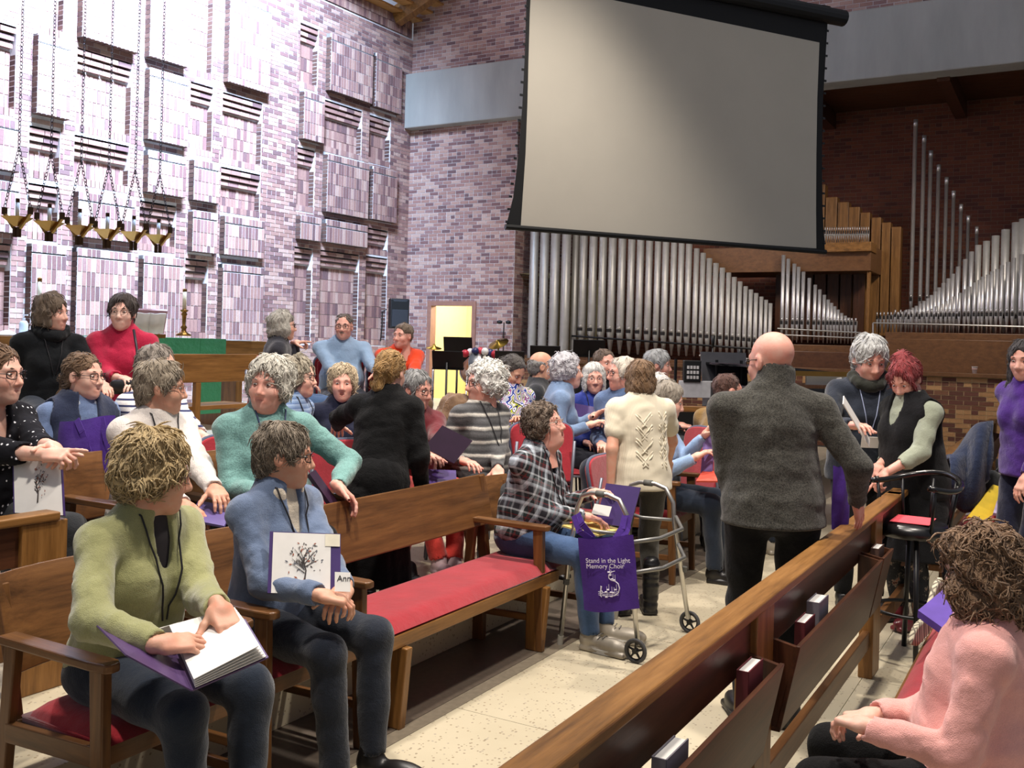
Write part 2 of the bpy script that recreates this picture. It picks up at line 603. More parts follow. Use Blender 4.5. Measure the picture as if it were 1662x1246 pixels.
platform('floor_chancel', -7, 11.9, 2.75, 9.3, L2, 'raised terrazzo chancel floor before the brick wall')

# ------------------------------------------------------------------ brick walls
DL = Vector((math.sin(rad(32.5)), math.cos(rad(32.5)), 0))
NL = Vector((DL[1], -DL[0], 0))
CORNER = Vector((at(664, 300, 19.4)[0], 19.4, 0))
D2W = Vector((math.sin(rad(120)), math.cos(rad(120)), 0))
N2 = Vector((-math.sin(rad(30)), -math.cos(rad(30)), 0))
MORTAR = plain('mortar', (212, 208, 208), 0.9, var=0.06, scale=30)
MORTAR_O = plain('mortar_tan', (190, 164, 122), 0.9, var=0.06, scale=30)
MORTAR_D = plain('mortar_dark', (120, 96, 80), 0.9, var=0.06, scale=30)
BL, BH, JT = 0.2032, 0.0677, 0.010

def sub_intervals(t0, t1, holes):
    out = [(t0, t1)]
    for a, b in holes:
        nxt = []
        for p, q in out:
            if b <= p or a >= q: nxt.append((p, q)); continue
            if a > p: nxt.append((p, a))
            if b < q: nxt.append((b, q))
        out = nxt
    return out
def brick_list(t0, t1, z0, z1, holes):
    res = []
    k0 = int(math.floor(z0/BH))
    k1 = int(math.ceil(z1/BH))
    for k in range(k0, k1):
        za, zb = max(k*BH, z0), min((k+1)*BH, z1)
        if zb - za < 0.02: continue
        hs = [(a, b) for a, b, c, d in holes if c < zb - 0.012 and d > za + 0.012]
        header = (k % 6 == 0)
        L = BL/2 if header else BL
        off = (0.5*BL if k % 2 else 0.0) if not header else 0.25*BL*0
        for p, q in sub_intervals(t0, t1, hs):
            i = math.floor((p - off)/L)
            x = i*L + off
            while x < q - 1e-4:
                a, b = max(x, p), min(x + L, q)
                if b - a > 0.025: res.append((a + JT/2, b - JT/2, za + JT/2, zb - JT/2))
                x += L
    return res
def brick_geo(mb, bl, M, d0=-0.02, d1=0.006, mi=0):
    """M maps (t, depth towards room, z) to world"""
    for a, b, c, d in bl:
        v = [(a, d0, c), (b, d0, c), (b, d0, d), (a, d0, d), (a, d1, c), (b, d1, c), (b, d1, d), (a, d1, d)]
        mb.add([M @ Vector(p) for p in v], [(4, 5, 6, 7), (0, 1, 5, 4), (1, 2, 6, 5), (2, 3, 7, 6), (3, 0, 4, 7)], mi)
def wall_frame(C, d, n):
    return frame(C, d, n, (0, 0, 1))
def brick_wall(name, label, C, d, n, t0, t1, z0, z1, holes, which, mortar, singles=0, key=None, openings=()):
    M = wall_frame(C, d, n)
    root = None
    ts = sorted(set([t0, t1] + [x for h in holes for x in h[:2] if t0 < x < t1]))
    zs = sorted(set([z0, z1] + [x for h in holes for x in h[2:4] if z0 < x < z1]))
    mb = MB()
    for i in range(len(ts)-1):
        for j in range(len(zs)-1):
            tc, zc = (ts[i]+ts[i+1])/2, (zs[j]+zs[j+1])/2
            if any(a < tc < b and c < zc < e for a, b, c, e in holes): continue
            mb.add([M @ Vector((x, 0, y)) for x, y in ((ts[i], zs[j]), (ts[i+1], zs[j]), (ts[i+1], zs[j+1]), (ts[i], zs[j+1]))], [(0, 1, 2, 3)])
    if not openings:
        mb.add([M @ Vector((x, -0.3, y)) for x, y in ((t0, z0), (t1, z0), (t1, z1), (t0, z1))], [(0, 1, 2, 3)])
    root = tag(build(name, mb, mortar), label, kind='structure')
    bl = brick_list(t0, t1, z0, z1, holes)
    if key is not None: bl.sort(key=key)
    one, rest = bl[:singles], bl[singles:]
    if rest:
        mb2 = MB(); brick_geo(mb2, rest, M)
        tag(build('brick_field', mb2, brick_mat('brick_field_' + which, which, True), root), kind='stuff')
    cache = {}
    m1 = brick_mat('brick_single_' + which, which, False)
    Q = M.to_quaternion().to_euler() if M.determinant() > 0 else None
    for a, b, c, e in one:
        w, h = round(b - a, 3), round(e - c, 3)
        if (w, h) not in cache:
            q = MB()
            brick_geo(q, [(-w/2, w/2, -h/2, h/2)], Matrix.Identity(4))
            me = bpy.data.meshes.new('brick'); me.from_pydata(q.v, [], q.f); me.materials.append(m1); cache[(w, h)] = me
        o = bpy.data.objects.new('brick', cache[(w, h)]); COL.objects.link(o)
        o.parent = root
        o.matrix_local = M @ Matrix.Translation(((a+b)/2, 0, (c+e)/2))
    return root, M

# panels of the chancel wall: px (x_left, x_right, y_top, y_bottom at the left edge, kind)
PANELS = [
 (-26, 25, 28, 180, 'S'), (-30, 24, 188, 272, 'R'), (-32, 23, 290, 374, 'R'), (-34, 16, 390, 540, 'S'),
 (60, 104, -60, 52, 'S'), (54, 106, 55, 185, 'R'), (48, 97, 203, 288, 'S'), (46, 94, 296, 388, 'S'), (43, 97, 395, 542, 'R'),
 (128, 217, -70, 62, 'R'), (126, 213, 76, 214, 'S'), (121, 209, 218, 300, 'S'), (119, 211, 311, 384, 'R'), (117, 209, 402, 545, 'R'),
 (238, 297, -60, 94, 'R'), (235, 297, 111, 227, 'R'), (233, 293, 244, 312, 'R'), (227, 285, 325, 406, 'S'), (225, 288, 414, 548, 'R'),
 (312, 346, -60, 122, 'S'), (310, 345, 132, 250, 'S'), (307, 347, 259, 325, 'R'), (305, 344, 341, 408, 'R'), (301, 336, 419, 550, 'S'),
 (366, 431, -14, 135, 'R'), (362, 425, 149, 266, 'S'), (359, 422, 270, 344, 'S'), (357, 420, 350, 413, 'R'), (354, 418, 428, 552, 'R'),
 (488, 516, 37, 142, 'S'), (486, 518, 148, 226, 'R'), (483, 510, 238, 342, 'S'), (480, 512, 349, 388, 'R'), (478, 505, 400, 556, 'S'),
 (530, 597, 55, 148, 'R'), (526, 587, 161, 246, 'S'), (524, 590, 250, 344, 'R'), (522, 588, 356, 393, 'R'), (520, 581, 405, 558, 'S'),
 (603, 644, 87, 174, 'R'), (600, 633, 186, 264, 'S'), (598, 636, 270, 356, 'R'), (595, 629, 369, 412, 'S'), (594, 627, 415, 560, 'S'),
]
def wall_tz(px, py):
    p = on_plane(px, py, CORNER, NL)
    r = p - CORNER
    return r.dot(DL), p[2]
prects = []
for x0, x1, y0, y1, k in PANELS:
    t0, za = wall_tz(x0, y0); _, zb = wall_tz(x0, y1)
    t1, _ = wall_tz(x1, (y0+y1)/2 + (x1-x0)*0.25*(1 - (y0+y1)/2/540))
    prects.append((t0, t1, zb, za, k))
TOPZ = wall_tz(664, 62)[1]
holes = [(a, b, c, d) for a, b, c, d, k in prects]
wl, ML = brick_wall('wall_left', 'pink brick chancel wall with raised and recessed brick panels', CORNER, DL, NL, -12.0, 0.0, L2, TOPZ, holes, 'a', MORTAR,
                    300, key=lambda q: (q[0] if q[0] > -8.6 else 99) + 0.0001*q[2])
PB = brick_mat('panel_brick', 'a', True)
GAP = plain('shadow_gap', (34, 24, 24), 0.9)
def face_bricks(mb, a, b, z0, z1, d0, d1, vertical=True, h=BL):
    w = BH
    n = max(1, round((b-a)/w)); w = (b-a)/n
    m = max(1, round((z1-z0)/h)); hh = (z1-z0)/m
    for i in range(n):
        for j in range(m):
            brick_geo(mb, [(a+i*w+0.005, a+(i+1)*w-0.005, z0+j*hh+0.005, z0+(j+1)*hh-0.005)], ML, d0, d1, 1)
for a, b, c, d, k in prects:
    mb = MB()
    H = d - c
    def q(P, mi): mb.add([ML @ Vector(p) for p in P], [(0, 1, 2, 3)], mi)
    if k == 'R':
        dep = 0.13
        def bx(z0, z1, dd, mi):
            P = [(a, -0.05, z0), (b, -0.05, z0), (b, -0.05, z1), (a, -0.05, z1), (a, dd, z0), (b, dd, z0), (b, dd, z1), (a, dd, z1)]
            mb.add([ML @ Vector(p) for p in P], [(4, 5, 6, 7), (0, 1, 5, 4), (1, 2, 6, 5), (2, 3, 7, 6), (3, 0, 4, 7)], mi)
        cap = 0.11
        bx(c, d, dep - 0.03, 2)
        bx(d - cap, d, dep, 0); bx(c, d - cap - 0.018, dep, 0)
        face_bricks(mb, a, b, d - cap, d, dep - 0.01, dep + 0.006, h=0.11)
        z0 = c
        if H > 0.5:
            face_bricks(mb, a, b, c, c + 0.10, dep - 0.01, dep + 0.006, h=0.1); z0 = c + 0.10
        face_bricks(mb, a, b, z0, d - cap - 0.018, dep - 0.01, dep + 0.006)
        # side and underside brick faces
        for j in range(int((d-c)/BH)):
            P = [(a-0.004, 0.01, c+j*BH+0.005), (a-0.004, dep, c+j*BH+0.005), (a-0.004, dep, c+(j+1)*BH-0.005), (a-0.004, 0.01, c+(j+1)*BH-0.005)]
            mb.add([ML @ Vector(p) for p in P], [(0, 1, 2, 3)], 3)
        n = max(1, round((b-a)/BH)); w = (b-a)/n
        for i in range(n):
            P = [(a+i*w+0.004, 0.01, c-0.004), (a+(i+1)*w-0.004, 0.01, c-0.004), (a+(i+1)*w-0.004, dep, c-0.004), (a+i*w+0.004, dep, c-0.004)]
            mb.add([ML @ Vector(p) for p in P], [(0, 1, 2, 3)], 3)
    else:
        dep = -0.13
        q([(a, dep, c), (b, dep, c), (b, dep, d), (a, dep, d)], 0)
        q([(b, 0, c), (b, dep, c), (b, dep, d), (b, 0, d)], 0)
        q([(a, dep, c), (a, 0, c), (a, 0, d), (a, dep, d)], 0)
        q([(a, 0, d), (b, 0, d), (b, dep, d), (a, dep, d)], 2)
        q([(a, dep, c), (b, dep, c), (b, 0, c), (a, 0, c)], 0)
        zz = d - 0.028
        for j in range(3):
            dd = -0.005 - 0.03*j
            n = max(1, round((b-a)/BL)); w = (b-a)/n
            for i in range(n):
                brick_geo(mb, [(a+i*w+0.005, a+(i+1)*w-0.005, zz-0.062, zz)], ML, dep, dd, 1)
            zz -= 0.062 + 0.030
        face_bricks(mb, a + 0.004, b - 0.004, c + 0.11, zz, dep, dep + 0.012)
        face_bricks(mb, a, b, c, c + 0.11, dep, 0.004, h=0.11)
        for j in range(int((zz-c)/BH)):
            P = [(b-0.004, -0.01, c+j*BH+0.005), (b-0.004, dep, c+j*BH+0.005), (b-0.004, dep, c+(j+1)*BH-0.005), (b-0.004, -0.01, c+(j+1)*BH-0.005)]
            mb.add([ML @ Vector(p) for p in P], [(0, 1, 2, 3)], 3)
    tag(build('brick_panel', mb, [MORTAR, PB, GAP, brick_mat('shaded_brick', 'r', True)], wl), kind='stuff')
# soldier courses at the top of the wall
mb = MB()
ctop = wall_tz(664, 34)[1]
P = [(-12, -0.02, TOPZ), (0, -0.02, TOPZ), (0, -0.02, TOPZ+0.9), (-12, -0.02, TOPZ+0.9)]
mb.add([ML @ Vector(p) for p in P], [(0, 1, 2, 3)], 0)
P = [(-12, 0.0, TOPZ-0.012), (0, 0.0, TOPZ-0.012), (0, 0.002, TOPZ+0.012), (-12, 0.002, TOPZ+0.012)]
for j in range(2):
    hh = (ctop - TOPZ - 0.02)/2
    for i in range(int(9.0/BH)):
        brick_geo(mb, [(-9.0+i*BH+0.005, -9.0+(i+1)*BH-0.005, TOPZ+0.024+j*hh, TOPZ+0.024+(j+1)*hh-0.01)], ML, -0.02, 0.012, 1)
tag(build('soldier_course', mb, [MORTAR, PB], wl), kind='stuff')

# back wall beside the organ (wall 2), with the lit doorway
def w2_tz(px, py, off=0.0):
    p = on_plane(px, py, CORNER - N2*off, N2)
    r = p - CORNER
    return r.dot(D2W), p[2]
BEAM_B, BEAM_T = w2_tz(668, 212)[1], w2_tz(668, 125)[1]
TEND = w2_tz(838, 300)[0]
dl, dzt = w2_tz(701, 496); dr, _ = w2_tz(767, 500)
wb, M2 = brick_wall('wall_back', 'brick wall with a lit doorway beside the organ', CORNER, D2W, N2, 0.0, TEND, 0.2, BEAM_B, [(dl, dr, 0.2, dzt)], 'a', MORTAR, 0, openings=(1,))
brick_wall('wall_back_upper', 'brick wall above the concrete beam', CORNER, D2W, N2, 0.0, 13.0, BEAM_T, BEAM_T + 4.0, [], 'a', MORTAR, 0)
mb = MB()
rb = brick_list(0, 3.0, 0.2, BEAM_B, [])
MR = frame(CORNER + D2W*TEND, -N2, D2W, (0, 0, 1))
mb.add([MR @ Vector(p) for p in ((0, 0, 0.2), (3, 0, 0.2), (3, 0, BEAM_B), (0, 0, BEAM_B))], [(0, 1, 2, 3)], 0)
brick_geo(mb, rb, MR, -0.02, 0.006, 1)
r_ = build('wall_return', mb, [MORTAR, brick_mat('brick_field_a', 'a', True)])
tag(r_, 'brick return at the organ chamber', kind='structure')
# doorway frame and bright room beyond
mb = MB()
fw = 0.09
for a, b, z0, z1 in ((dl-fw, dl, 0.2, dzt+fw), (dr, dr+fw, 0.2, dzt+fw), (dl, dr, dzt, dzt+fw)):
    mb.box(M2 @ Vector(((a+b)/2, -0.06, (z0+z1)/2)), ((b-a)/2, 0.09, (z1-z0)/2), 0, M2.to_3x3())
tag(build('trim_3', mb, plain('door_frame', (150, 108, 92), 0.6)), 'brown frame around the lit doorway', kind='structure')
mb = MB()
def rq(P): mb.add([M2 @ Vector(p) for p in P], [(0, 1, 2, 3)])
x0, x1, yb = dl-0.6, dr+1.6, -2.2
rq([(x0, yb, 0.2), (x1, yb, 0.2), (x1, yb, 3.0), (x0, yb, 3.0)])
rq([(x0, -0.2, 0.2), (x0, yb, 0.2), (x0, yb, 3.0), (x0, -0.2, 3.0)])
rq([(x1, yb, 0.2), (x1, -0.2, 0.2), (x1, -0.2, 3.0), (x1, yb, 3.0)])
rq([(x0, yb, 3.0), (x1, yb, 3.0), (x1, -0.2, 3.0), (x0, -0.2, 3.0)])
rq([(x0, yb, 0.3), (x1, yb, 0.3), (x1, -0.2, 0.3), (x0, -0.2, 0.3)])
tag(build('wall_side_room', mb, plain('cream_plaster', (232, 222, 176), 0.9, var=0.03)), 'cream walls of the lit side room', kind='structure')
lp = M2 @ Vector(((dl+dr)/2+0.4, -1.1, 2.7))
pl = bpy.data.lights.new('side_room_lamp', 'POINT'); pl.energy = 110; pl.color = (1, 0.9, 0.68); pl.shadow_soft_size = 0.2
po = bpy.data.objects.new('side_room_lamp', pl); COL.objects.link(po); po.location = lp
# concrete beam
mb = MB()
mb.box(M2 @ Vector((6.7, 0.0, (BEAM_B+BEAM_T)/2)), (6.7, 0.22, (BEAM_T-BEAM_B)/2), 0, M2.to_3x3())
n = NT('concrete'); v = n.coords((1, 1, 0.25)); f = n.noise(v, 1.6, 5, 0.6)
n.col(n.ramp(f, [(0.3, lin((142, 141, 136))), (0.7, lin((164, 162, 156)))])); n.set(rough=0.8); n.bump(n.noise(n.coords(), 60, 3), 0.15, 0.004)
tag(build('wall_concrete_beam', mb, n.mat, bevel=0.02), 'long smooth concrete lintel above the organ chamber', kind='structure')
# organ chamber: back wall, wooden ceiling with rafters
brick_wall('wall_organ_chamber', 'dark brick wall behind the organ pipes', CORNER - N2*2.8, D2W, N2, 2.0, 16.0, 1.0, BEAM_B + 0.3, [], 'd', MORTAR_D, 0)
mb = MB(); MC = wall_frame(CORNER, D2W, N2)
cc = tag(empty('ceiling_organ_chamber'), 'brown plank ceiling of the organ chamber', kind='structure')
for i in range(14):
    q = MB(); q.box(MC @ Vector((9, -0.30 - 0.2*i - 0.1, BEAM_B + 0.26)), (7.2, 0.097, 0.02), 0, MC.to_3x3())
    build('ceiling_plank', q, wood('x', 'brown'), cc)
for t in (3.2, 5.4, 7.55, 9.75, 12.0):
    q = MB(); q.box(MC @ Vector((t, -1.5, BEAM_B + 0.10)), (0.09, 1.35, 0.16), 0, MC.to_3x3())
    build('rafter', q, wood('y', 'dark'), cc)
# roof over the nave corner
mb = MB()
rc = tag(empty('ceiling'), 'pale plank roof above the chancel corner', kind='structure')
for i in range(14):
    q = MB(); q.box(ML @ Vector((-1.0, 0.1 + 0.25*i, ctop + 0.02 + 0.12*i)), (1.5, 0.122, 0.02), 0, ML.to_3x3())
    build('ceiling_plank', q, wood('x', 'light'), rc)
q = MB(); q.bar(ML @ Vector((-0.55, 0.0, ctop - 0.05)), ML @ Vector((-0.2, 3.4, ctop + 1.55)), 0.2, 0.34); build('roof_beam', q, wood('y', 'oak'), rc, bevel=0.01)

# ------------------------------------------------------------------ low brick wall under the organ + ledge
LEDGE = 1.42
brick_wall('wall_organ_front', 'low tan and brown brick wall under the organ', CORNER, D2W, N2, TEND + 0.02, 14.0, 0.2, LEDGE - 0.06, [], 'o', MORTAR_O, 300, key=lambda q: (-q[0] if q[0] < 12.2 else 99) - 0.001*q[3])
mb = MB(); mb.box(MC @ Vector((8.0, -0.10, LEDGE - 0.03)), (5.6, 0.17, 0.03), 0, MC.to_3x3())
tag(build('trim_4', mb, wood('x', 'chest'), bevel=0.006), 'wooden ledge capping the low organ wall', kind='structure')
# ------------------------------------------------------------------ pipe organ
org = thing('pipe_organ', 'large pipe organ with rising and falling ranks of silver pipes', 'organ', CORNER + D2W*8.0 - N2*0.6 + Vector((0, 0, 0.2)))
OI = org.location.copy()
PIPE = plain('pipe_metal', (178, 174, 168), 0.45, 0.55, 0.5, 0.05, 9.0)
PIPE2 = plain('pipe_metal_bright', (190, 186, 184), 0.36, 0.7, 0.5, 0.05, 9.0)
PIPED = plain('pipe_mouth_dark', (26, 22, 22), 0.8)
def pplane(px, py, off):
    return on_plane(px, py, CORNER - N2*off, N2)
def pipe(px, ytop, ybot, wpx, off, foot=0.0, m=None, name='organ_pipe', cap=False):
    top = pplane(px, ytop, off); bot = pplane(px, ybot, off)
    r = wpx*0.5*bot[1]/F
    zb, zt = bot[2], top[2]
    H = zt - zb
    mb = MB()
    prof = []
    if foot > 0:
        prof += [(r*0.28, zb), (r*0.97, zb + foot)]
    else:
        prof += [(r*0.97, zb)]
    prof += [(r, zb + foot + 0.01), (r, zt)]
    if cap: prof += [(r*1.08, zt - 0.0), (r*1.08, zt + 0.12)]
    prof += [(r*0.86, prof[-1][1]), (r*0.84, prof[-1][1] - 0.05)]
    mb.lathe(prof, (bot[0]-OI[0], bot[1]-OI[1], -OI[2]), 14)
    if foot > 0:
        c = Vector((bot[0], bot[1], 0)) - OI
        nn = N2
        mb.box((c[0]+nn[0]*r*0.86, c[1]+nn[1]*r*0.86, zb+foot+0.045-OI[2]), (r*0.62, r*0.2, 0.028), 1, M2.to_3x3())
        mb.box((c[0]+nn[0]*r*0.9, c[1]+nn[1]*r*0.9, zb+foot+0.10-OI[2]), (r*0.5, r*0.16, 0.03), 0, M2.to_3x3())
    o = build(name, mb, [m or PIPE, PIPED], org, smooth=False)
    for p in o.data.polygons: p.use_smooth = len(p.vertices) == 4 and p.material_index == 0
    return o
zx = [112, 170, 230, 292, 345, 390, 445, 500, 553, 607, 660, 710, 760, 808, 852, 898, 940, 982, 1025, 1062, 1098, 1135, 1172, 1208, 1240, 1273, 1305, 1335, 1365, 1395, 1422, 1447]
tops = {18: 150, 19: 175, 20: 205, 21: 232, 22: 258, 23: 285, 24: 310, 25: 335, 26: 362, 27: 380, 28: 400, 29: 420, 30: 438, 31: 457}
for i, x in enumerate(zx):
    px = 830 + x*0.289
    nxt = zx[i+1] if i + 1 < len(zx) else x + 25
    w = (nxt - x)*0.289*0.86
    if i == 3: w = 15
    yt = 360 + tops.get(i, 40 - (18-i)*16)*0.289
    yb = 574 + (px-990)*0.03 if i > 3 else 586
    pipe(px, yt, yb, w, 0.32 if i > 3 else 0.1, foot=0.0 if i < 5 else 0.42 - 0.006*i)
def rack(pts, off, r=0.012, m=None):
    mb = MB(); mb.tube([pplane(x, y, off) - OI for x, y in pts], r, 6)
    build('pipe_rack', mb, m or ALU, org)
rack([(928, 545), (1250, 568)], 0.22, 0.02, BLACKM)
rack([(1135, 577), (1245, 585)], 0.05, 0.018)
# middle descending rank
mid = [(1268, 414), (1276, 420), (1286, 428), (1293, 433), (1301, 441)] + [(1300+x*0.2178, 400+y*0.2178) for x, y in
      ((50, 235), (95, 285), (130, 320), (165, 360), (195, 395), (220, 420), (245, 445), (270, 470), (297, 495), (325, 515), (350, 530), (375, 545), (405, 555))]
for i, (x, y) in enumerate(mid):
    pipe(x, y, 556 + (x-1300)*0.02, 6.4 - i*0.08, 0.45, foot=0.28, m=PIPE2)
rack([(1262, 533), (1398, 540)], 0.40); rack([(1262, 543), (1398, 549)], 0.38)
# right rising ranks
back = [(565, 535), (590, 520), (617, 515), (645, 512), (670, 508), (695, 503), (722, 495), (748, 485), (775, 475), (800, 468), (826, 455), (854, 442), (882, 425), (910, 405), (938, 385),
        (965, 362), (992, 335), (1020, 305), (1052, 272), (1088, 238), (1120, 204), (1158, 150), (1210, 95), (1255, 38)]
for i, (x, y) in enumerate(back):
    pipe(1300+x*0.2178, 400+y*0.2178, 540, 4.4 + i*0.12, 0.75, foot=0.2, m=PIPE2)
for i, (x, y) in enumerate([(1305, -10), (1365, -40), (1432, -80), (1505, -125), (1585, -178), (1640, -205)]):
    pipe(1300+x*0.2178, 400+y*0.2178, 540, 9.5 + i*1.1, 0.9, foot=0.2, m=PIPE)
front = [(700, 520), (740, 515), (780, 510), (820, 505), (860, 500), (900, 490), (935, 478), (970, 462), (1005, 445), (1040, 428), (1075, 408), (1105, 390), (1135, 372), (1175, 345), (1215, 318), (1245, 298),
         (1285, 268), (1320, 250), (1345, 225), (1382, 210), (1412, 185), (1450, 168), (1485, 140), (1530, 115), (1572, 85), (1628, 58), (1662, 50)]
for i, (x, y) in enumerate(front):
    pipe(1300+x*0.2178, 400+y*0.2178, 541, 4.2 + i*0.1, 0.5, foot=0.24, m=PIPE2)
rack([(1417, 524), (1545, 527), (1690, 531)], 0.42); rack([(1417, 540), (1417, 524)], 0.42)
# tall thin reed pipes at the back
tall = [(815, 240-200), (880, 350-200), (932, 460-200), (992, 565-200), (1055, 660-200), (1112, 760-200), (1168, 860-200), (1225, 945-200), (1290, 1030-200)]
for i, (x, y) in enumerate([(815, 30), (882, 148), (935, 260), (995, 365), (1057, 460), (1112, 560), (1170, 660), (1226, 745), (1292, 828)]):
    pipe(1300+x*0.2178, 200+y*0.2178, 520, 6.6 - i*0.2, 1.4, foot=0.3, m=PIPE2, cap=True)
# square wooden pipes
def wbox(px0, px1, yt, yb, off, dep=0.25, m=None, name='wooden_pipe'):
    a, b = pplane(px0, yb, off), pplane(px1, yb, off)
    zt = pplane((px0+px1)/2, yt, off)[2]; zb = pplane((px0+px1)/2, yb, off)[2]
    c = (a+b)/2 - N2*dep/2
    mb = MB(); mb.box(Vector((c[0], c[1], (zt+zb)/2)) - OI, ((b-a).length/2 - 0.004, dep/2, (zt-zb)/2), 0, M2.to_3x3())
    return build(name, mb, m or wood('z', 'oak'), org, bevel=0.006)
for x0, x1, y in ((1310, 1333, 300), (1334, 1353, 320), (1354, 1372, 328), (1372, 1390, 336), (1391, 1407, 345), (1409, 1425, 353), (1426, 1441, 361), (1442, 1458, 368)):
    wbox(x0, x1, y, 545, 1.55)
# wooden swell box, chests and posts
wbox(1140, 1413, 400, 441, 0.55, 1.2, wood('x', 'chest'), 'chest_panel')
wbox(1336, 1414, 393, 408, 0.45, 0.5, wood('x', 'oak'), 'small_chest')
wbox(1404, 1410, 441, 545, 0.60, 0.1, wood('z', 'oak'), 'chest_post')
for i in range(7):
    wbox(1256+i*21, 1275+i*21, 443, 552, 1.2, 0.1, wood('z', 'dark'), 'shutter')
for i in range(20):
    x = 1339 + i*3.7
    pipe(x, 372 + 6*math.sin(i/19*math.pi) + (2 if i % 2 else 0), 393.5, 2.9, 0.62, foot=0.12, m=PIPE2)
rack([(1334, 382), (1409, 380)], 0.48, 0.012)
def chest(px0, px1, yt, off, zb, dep, m, name='wind_chest'):
    a, b = pplane(px0, yt, off), pplane(px1, yt, off)
    zt = (a[2]+b[2])/2
    c = (a+b)/2 - N2*dep/2
    mb = MB(); mb.box(Vector((c[0], c[1], (zt+zb)/2)) - OI, ((b-a).length/2, dep/2, (zt-zb)/2), 0, M2.to_3x3())
    build(name, mb, m, org, bevel=0.008)
chest(850, 1262, 582, 0.20, 0.9, 0.6, wood('x', 'chest'))
chest(1262, 1437, 560, 0.20, LEDGE - 0.02, 0.9, wood('x', 'chest'))
chest(1262, 1437, 571, 0.17, LEDGE - 0.02, 0.1, wood('x', 'brown'), 'chest_panel')
chest(1437, 1760, 541, 0.20, LEDGE - 0.02, 1.1, wood('x', 'chest'))
chest(1437, 1760, 552, 0.17, LEDGE - 0.02, 0.1, wood('x', 'chest'), 'chest_panel')

# ------------------------------------------------------------------ projection screen
SD = Vector((math.sin(rad(67)), math.cos(rad(67)), 0))
SN = Vector((SD[1], -SD[0], 0))
SP0 = at(845, 370, 10.5)
scr = thing('projection_screen', 'large hanging white projection screen with black border above the organ', 'screen', SP0)
def spt(px, py, off=0.0):
    return on_plane(px, py, SP0 + SN*off, SN) - SP0
def flat(name, outline, off, thick, m):
    P = [spt(x, y, off) for x, y in outline]
    k = len(P)
    mb = MB()
    mb.add(P + [p - SN*thick for p in P], [tuple(range(k)), tuple(reversed(range(k, 2*k)))] + [(i, k+i, k+(i+1) % k, (i+1) % k) for i in range(k)])
    return build(name, mb, m, scr)
white = [(863, -40), (860, 20), (858, 90), (856, 170), (853, 250), (849, 310), (845, 370), (1085, 386.5), (1325, 403), (1324.5, 340), (1325, 250), (1326.5, 160), (1330, 69), (1160, 34), (985, -2), (900, -22)]
black = [(856, -44), (854, 20), (852, 90), (848, 170), (842, 250), (833, 320), (821, 369), (1085, 389), (1339, 409), (1335, 340), (1334, 250), (1336, 160), (1343, 40), (1348, 10), (1160, -20), (985, -60)]
flat('screen_border', black, 0.0, 0.004, plain('screen_black', (14, 14, 16), 0.7))
flat('screen_fabric', white, 0.004, 0.003, plain('screen_white', (206, 200, 186), 0.75, var=0.015, scale=2))
mb = MB(); mb.tube([spt(820, 368, 0), spt(1340, 409, 0)], 0.03, 10); build('weight_bar', mb, BLACKP, scr)
mb = MB(); mb.tube([spt(820, -82, 0.02), spt(1369, 30, 0.02)], 0.10, 14); build('housing', mb, BLACKP, scr)
for k in range(18):
    f = k/17
    for (xa, ya, xb, yb) in ((854, 10, 823, 360), (1343, 50, 1338, 395)):
        bow = math.sin(f*math.pi)*(5 if xa < 900 else -4)
        mb = MB(); mb.box(spt(xa+(xb-xa)*f + bow, ya+(yb-ya)*f, 0.0), (0.018, 0.006, 0.012), 0, Matrix(((SD[0], SN[0], 0), (SD[1], SN[1], 0), (0, 0, 1))))
        build('tension_tab', mb, BLACKP, scr)
